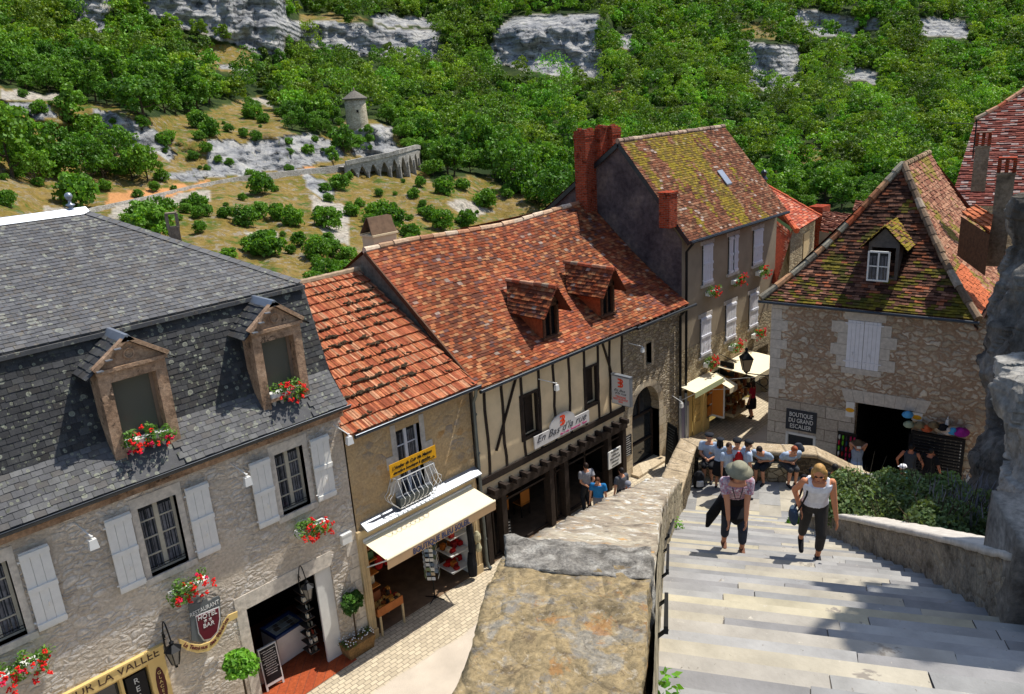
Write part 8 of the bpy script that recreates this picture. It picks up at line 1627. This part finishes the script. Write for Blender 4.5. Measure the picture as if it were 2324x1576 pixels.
    if glasses or face:
        c = MB()
        for q in (-1, 1): c.ball(hc+(hF2*.082+hL*q*.03+hU*.005)*s, .012*s, (.024 if glasses else .012)*s, (.017 if glasses else .008)*s, 8, Rm=Rm)
        if glasses: c.bar(hc+(hF2*.088+hL*.03+hU*.01)*s, hc+(hF2*.088-hL*.03+hU*.01)*s, .006, .006)
        c.build('sunglasses' if glasses else 'eyes', M_['board'], t, True); c = MB(); c.ball(hc+(hF2*.097-hU*.066)*s, .005*s, .02*s, .006*s, 6, Rm=Rm); c.build('mouth', pmat('8a4038'), t)
    if hat:
        c = MB(); c.T = Matrix.Translation(hc+hU*.045*s) @ Rm.to_4x4(); z = s
        if hat == 'bucket': c.lathe([(.185*z, -.035*z), (.19*z, -.03*z), (.115*z, .005*z), (.105*z, .07*z), (.075*z, .1*z), (.01, .11*z)], (0, 0, 0), 20)
        if hat == 'sun': c.lathe([(.24*z, -.02*z), (.24*z, -.01*z), (.11*z, .01*z), (.1*z, .08*z), (.02, .1*z)], (0, 0, 0), 18)
        if hat in ('cap', 'beret'):
            c.lathe([(.1*z, -.02*z), (.105*z, .02*z), (.085*z, .07*z), (.01, .09*z)] if hat == 'cap' else [(.09*z, .0), (.125*z, .035*z), (.12*z, .055*z), (.05*z, .085*z), (.01, .085*z)], (0, 0, 0), 16)
            if hat == 'cap': c.loft([((.08*z, 0, 0), (.0, .075*z, 0), (.05*z, 0, -.01*z)), ((.12*z, 0, -.012*z), (0, .06*z, 0), (.05*z, 0, -.01*z))], 10)
        c.build('hat', pmat(hatc or '555555'), t, True)
    return t, X, T, F, Lf, hc, s, arms, legs
def tread(a): return 3.6+RISE*(int((17.38-a)/TR_)+1)
def stand2(k, ft, z, hd, seated=False):
    f_ = at_z(*zz(k, *ft), z); d = hypot(f_.x, f_.y); H_ = at_d(*zz(k, *hd), d).z-z; return f_, (1.7*H_/1.24 if seated else H_)
def stand(k, x, y, z, h): 
    if k == 33:
        a, zt = FG.pick(*zz(33, x, y), .7 if y < 800 else 3.4); q = FG.P(a, .7 if y < 800 else 3.4, 0); return V((q.x, q.y, zt-h+.02))
    p = at_z(*zz(k, x, y), z+h); return V((p.x, p.y, z))
HD = R_(208)
# two women climbing the steps
def blouse():
    m, nt, b = newmat('floral_blouse'); n = N(nt); v = n.vor(n.pos(), 42); r = n.node('ShaderNodeSeparateColor'); n.l(v.outputs['Color'], r.inputs[0]); n.l(n.ramp(r.outputs[0], [(0, hx('c9b4bc')), (.3, hx('a0586e')), (.5, hx('d8cdd2')), (.7, hx('8a7f94')), (1, hx('c78a94'))]), b.inputs['Base Color']); b.inputs['Roughness'].default_value = .85; return m
a1 = 10.92; base = SP(a1, .05, tread(a1))
q = person(base, R_(215), 'woman in a floral blouse and grey sun hat leaning on her thighs as she climbs', 1.76, lean=.52, hp=.1, hy=.35, hands=[(.34, .12, .72), (.34, -.12, .72)], feet=[(.0, .12, .0), (-.26, -.12, -.155)], pel=.88, top=blouse(), bot='2b3242', botk='capri', hair='3d1f16', hairk='bob', hat='bucket', hatc='8d8a74', glasses=True, vox=.011, fem=True, skin='c98d6c', shoe='6d4a38', elb=[Lf_ for Lf_ in (V((0, 0, .3))+V((-.3, .6, 0)), V((0, 0, .3))+V((.3, -.6, 0)))])
t, X, T, F, Lf, hc, s, arms, legs = q; c = MB(); c.loft([(X(0, 0, .1), Lf*.17, F*.13), (X(.02, 0, -.06), Lf*.2, F*.17), (T(.1, 0, .68), Lf*.2, F*.17), (T(.14, 0, .58), Lf*.05, F*.12)], 16); c.loft([(X(-.05, -.14, .02), Lf*.06, F*.08), (T(.0, -.3, .62), Lf*.1, F*.05), (T(-.02, -.38, .38), Lf*.03, F*.02)], 10); remesh(c, 'tied_jacket', pmat('101013'), t, .012)
c = MB(); c.tube([X(.12, -.07, .44), X(.2, -.03, .3), X(.2, .03, .3), X(.12, .07, .44)], .006, 5); c.build('necklace', M_['iron'], t)
a2 = 10.92; base = SP(a2, -1.06, tread(a2))
q = person(base, R_(212), 'blonde woman in a white tank top and grey capris climbing the steps', 1.78, lean=.40, hp=.32, hy=-.2, hands=[(.2, .26, .72), (.08, -.2, .84)], feet=[(.0, -.02+.1, .0), (-.42, -.1, -.05, .9)], pel=.9, top='e4e4e8', bot='35322f', botk='capri', slv='tank', hair='b58a4e', hairk='bob', glasses=True, vox=.011, fem=True, skin='cf8a62', shoe='1f2024', tight=1, elb=[V((.3, .2, 0)), V((.4, 1., .3))])
t, X, T, F, Lf, hc, s, arms, legs = q; c = MB(); c.tube([X(.02, -.12, .46), X(.135, -.15, .3), X(.11, -.19, .05), T(.1, -.24, .78)], .013, 6); c.tube([X(.02, -.12, .46), X(-.1, -.15, .25), T(-.05, -.24, .78)], .013, 6); c.build('bag_strap', M_['board'], t)
P0 = T(.06, -.28, .62); t2 = thing('shoulder_bag', 'blue grey shoulder bag on the hip of the woman in the white top', 'bag', P0); c = MB(); c.loft([(P0, F*.14, Lf*.05), (P0+V((0, 0, .1)), F*.17, Lf*.07), (P0+V((0, 0, .2)), F*.13, Lf*.05)], 12); remesh(c, 'bag_body', pmat('3c4a58'), t2, .012)
# children on the landing
out_n = -wn2; hd_ = atan2(out_n.y, out_n.x)
sitf = dict(pel=.55, feet=[(.34, .1, 0), (.36, -.1, 0)], hands=[(.3, .06, .66), (.3, -.06, .66)], h=1.66, top='9fb0c4', hair='1e1512', skin='c08a6c', vox=.014)
sp_ = lambda t_: (lambda p: V((p.x, p.y, 3.6)))((ci.lerp(bi, t_)+out_n*.22)); kg = 'children resting on the landing'
person(sp_(.12), hd_-.1, 'child in a blue shirt and dark beret sitting at the left end of the bench', lean=.1, bot='16181d', botk='shorts', hat='beret', hatc='1c1f26', group=kg, **sitf)
person(sp_(.58), hd_-.45, 'dark haired child in a pale shirt bent over on the bench', lean=.75, hp=.5, bot='22252c', botk='shorts', group=kg, **sitf)
person(sp_(.75), hd_+.35, 'ginger haired child writing on a sheet of paper on the bench', lean=.68, hp=.4, bot='3a3c40', botk='shorts', group=kg, **{**sitf, 'hair': '9c4f2a'})
st_ = dict(h=1.62, top='a8b6c8', vox=.014, group=kg, skin='c08a6c')
gp2, gh2 = stand2(32, (735, 1025), 3.6, (785, 440)); gh2 = min(gh2, 1.72); print('girl', gh2)
person(gp2, R_(20), 'girl in a white shirt and dark skirt standing with her back to the steps', bot='15171c', botk='skirt', hair='0f0d10', hairk='long', hat='beret', hatc='20242c', fem=True, hands=[(.2, .12, 1.2), (.1, -.25, .8)], **{**st_, 'h': gh2})
person(stand(32, 850, 490, 3.6, 1.5), hd_+.6, 'small dark haired child half hidden behind the standing girl', bot='1a1c22', **{**st_, 'h': 1.5})
person(stand(32, 955, 435, 3.6, 1.62), hd_-.4, 'child with a dark beret standing in the middle of the group', bot='1a1c22', hat='beret', hatc='12141a', hp=.2, **st_)
q = person(stand(32, 1060, 462, 3.6, 1.6), hd_+1.8, 'child with a black beret and a red backpack looking sideways', bot='1a1c22', hat='beret', hatc='12141a', hp=.2, **{**st_, 'h': 1.6})
def pack(P0, F, s, col, lab, c2='1c1d22'):
    t = thing('backpack', lab, 'bag', P0, 0, 'backpacks of the children'); F = V(F); L_ = V((-F.y, F.x, 0)); c = MB(); P0 = V(P0); c.loft([(P0, L_*.13*s, F*.08*s), (P0+V((0, 0, .12*s)), L_*.15*s, F*.11*s), (P0+V((0, 0, .3*s)), L_*.13*s, F*.09*s), (P0+V((0, 0, .4*s)), L_*.06*s, F*.04*s)], 12); remesh(c, 'bag_body', pmat(c2), t, .014); c = MB(); c.loft([(P0+F*.09*s+V((0, 0, .05)), L_*.1*s, F*.04*s), (P0+F*.1*s+V((0, 0, .2*s)), L_*.09*s, F*.04*s)], 10); remesh(c, 'front_pocket', pmat(col), t, .014)
t, X, T, F, Lf, hc, s, arms, legs = q; vf = V((-.7, -.7, 0)); pack(T(-.2, 0, .95), -F, 1, 'd01c1c', 'red and black backpack worn by the child with the black beret', 'b01a1a')
pack(zg(32, 500, 1010, 3.62), vf, 1.1, 'c8ccd2', 'black and white backpack left on the landing floor beside the parapet'); pack(ci.lerp(bi, .86)+V((.12, .1, 4.0)), out_n, 1.2, '4a505a', 'grey backpack on the bench beside the ginger haired child', '33373f')
p = at_z(*zz(32, 885, 720), 4.5); t = thing('yellow_bag', 'small yellow bag held among the standing children', 'bag', p, 0); c = MB(); c.loft([(p-V((0, 0, .1)), V((.1, -.06, 0)), V((.04, .05, 0))), (p+V((0, 0, .12)), V((.12, -.07, 0)), V((.05, .06, 0)))], 10); remesh(c, 'bag_body', pmat('c8cc30'), t, .014)
# adults going down behind the landing wall, and at the gift shop
person(stand(32, 2085, 735, 2.6, 1.75), R_(10), 'man with sunglasses and a black shirt walking down behind the landing wall', 1.75, top='16161a', bot='2a2a30', glasses=True, hair='1a1512', skin='b5704a', group='passers by')
person(stand(32, 1815, 775, 2.9, 1.6), R_(10), 'dark haired person partly hidden by the blonde woman', 1.6, top='1a1a1e', bot='2a2a30', hair='121014', group='passers by')
hg = atan2(gn.y, gn.x); pg = 'people at the gift shop'
q = person(stand(33, 520, 600, 0, 1.68), hg+.3, 'woman in a straw hat and pale blue dress holding up a phone', 1.68, top='8c9ab0', bot='8ea2c4', botk='skirt', slv='tank', hat='sun', hatc='6a5138', hair='2a1c14', hairk='bob', fem=True, hands=[(.26, .06, 1.52), (.26, -.05, 1.52)], skin='b98468', group=pg)
t, X, T, F, Lf, hc, s, arms, legs = q; p = T(.33, 0, 1.58); t2 = thing('phone', 'white phone held up by the woman in the straw hat', 'phone', p); c = MB(); c.bar(p-Lf*.06, p+Lf*.06, .02, .075); c.build('case', M_['white'], t2)
person(stand(33, 1180, 635, 0, 1.8), hg+pi, 'man in a grey tank top looking at the sunglasses with his back turned', 1.8, top='3a4048', bot='4a4a4e', botk='shorts', slv='tank', hair='120f10', skin='b9785a', hands=[(.1, .33, .9), (.1, -.33, .9)], group=pg)
person(stand(33, 1420, 690, 0, 1.7), hg+pi-.4, 'person in black with bare arms beside the man in the tank top', 1.7, top='0f0f12', bot='141418', botk='shorts', hair='0f0d0e', skin='b9785a', hands=[(.3, .2, 1.3), (.1, -.3, .9)], group=pg)
person(stand(33, 1080, 900, .6, 1.65), hg+pi+1.2, 'person in a white cap and teal top behind the shrubs', 1.65, top='1f8a92', bot='2a2a30', hat='cap', hatc='e8e8ea', hair='2a1c14', skin='b9785a', group=pg)
# people in the street
sg_ = 'people walking in the street'
person(stand(25, 440, 555, 0, 1.8), R_(70), 'man in a pale grey shirt standing with his hands behind his back', 1.8, top='8e8e92', bot='12161f', hair='2a1a12', skin='c08a6c', hands=[(-.16, .04, .93), (-.17, -.04, .90)], elb=[V((-.2, .3, 0)), V((.2, -.3, 0))], shoe='b5a894', group=sg_, vox=.013)
person(stand(25, 600, 730, 0, 1.72), R_(210), 'man in a bright blue t shirt and grey jeans looking down', 1.72, hp=.5, top='1d6fa8', bot='6a6f7a', hair='4a2c1c', skin='c08a6c', feet=[(.18, .1, 0), (-.18, -.1, 0)], group=sg_, vox=.013)
person(stand(25, 910, 620, 0, 1.78), R_(80), 'man in a dark grey t shirt seen from behind', 1.78, top='55585e', bot='15161c', hair='1c1412', skin='c08a6c', group=sg_)
person(stand(25, 990, 790, 0, 1.72), R_(230), 'man in a black polo shirt and grey cap just above the parapet', 1.72, hp=.3, top='14151a', bot='22252c', hat='cap', hatc='7d808a', hair='3a2c22', skin='c8805e', group=sg_)
person(stand(25, 1250, 775, 0, 1.68), R_(215), 'person in a white hat and white shirt showing only head and shoulders', 1.68, top='cfd2d8', bot='3a3c42', hat='cap', hatc='d8d6ce', hair='3a2c22', skin='9c6a50', glasses=True, group=sg_)
p = FA.pick(*zz(26, 1130, 900), .9); person(FA.P(p[0], .9, 0), R_(100), 'woman in a red top and black skirt under the large awning', 1.68, top='b01c34', bot='15151a', botk='skirt', hair='2a1c14', hairk='bob', fem=True, skin='b9785a', group=sg_, vox=.016)
# ---------------------------------------------------------------- light
SUN_AZ, SUN_EL = -17., 61.
sd = V((cos(R_(SUN_EL))*cos(R_(SUN_AZ)), cos(R_(SUN_EL))*sin(R_(SUN_AZ)), sin(R_(SUN_EL))))
sun = bpy.data.objects.new('sun', bpy.data.lights.new('sun', 'SUN')); COL.objects.link(sun)
sun.data.energy = 4.5; sun.data.angle = R_(.55); sun.data.color = (1, .95, .87); sun.rotation_euler = sd.to_track_quat('Z', 'Y').to_euler()
w = bpy.data.worlds.new('World'); SC.world = w; w.use_nodes = True; nt = w.node_tree
sky = nt.nodes.new('ShaderNodeTexSky'); sky.sky_type = 'NISHITA'; sky.sun_disc = False; sky.sun_elevation = R_(SUN_EL); sky.sun_rotation = R_(90-SUN_AZ)
nt.links.new(sky.outputs[0], nt.nodes['Background'].inputs[0]); nt.nodes['Background'].inputs[1].default_value = .14
SC.view_settings.view_transform = 'Standard'; SC.view_settings.look = 'None'; SC.view_settings.exposure = 0.28
SC.cycles.max_bounces = 5; SC.cycles.diffuse_bounces = 3; SC.cycles.transparent_max_bounces = 4
SC.cycles.use_denoising = True
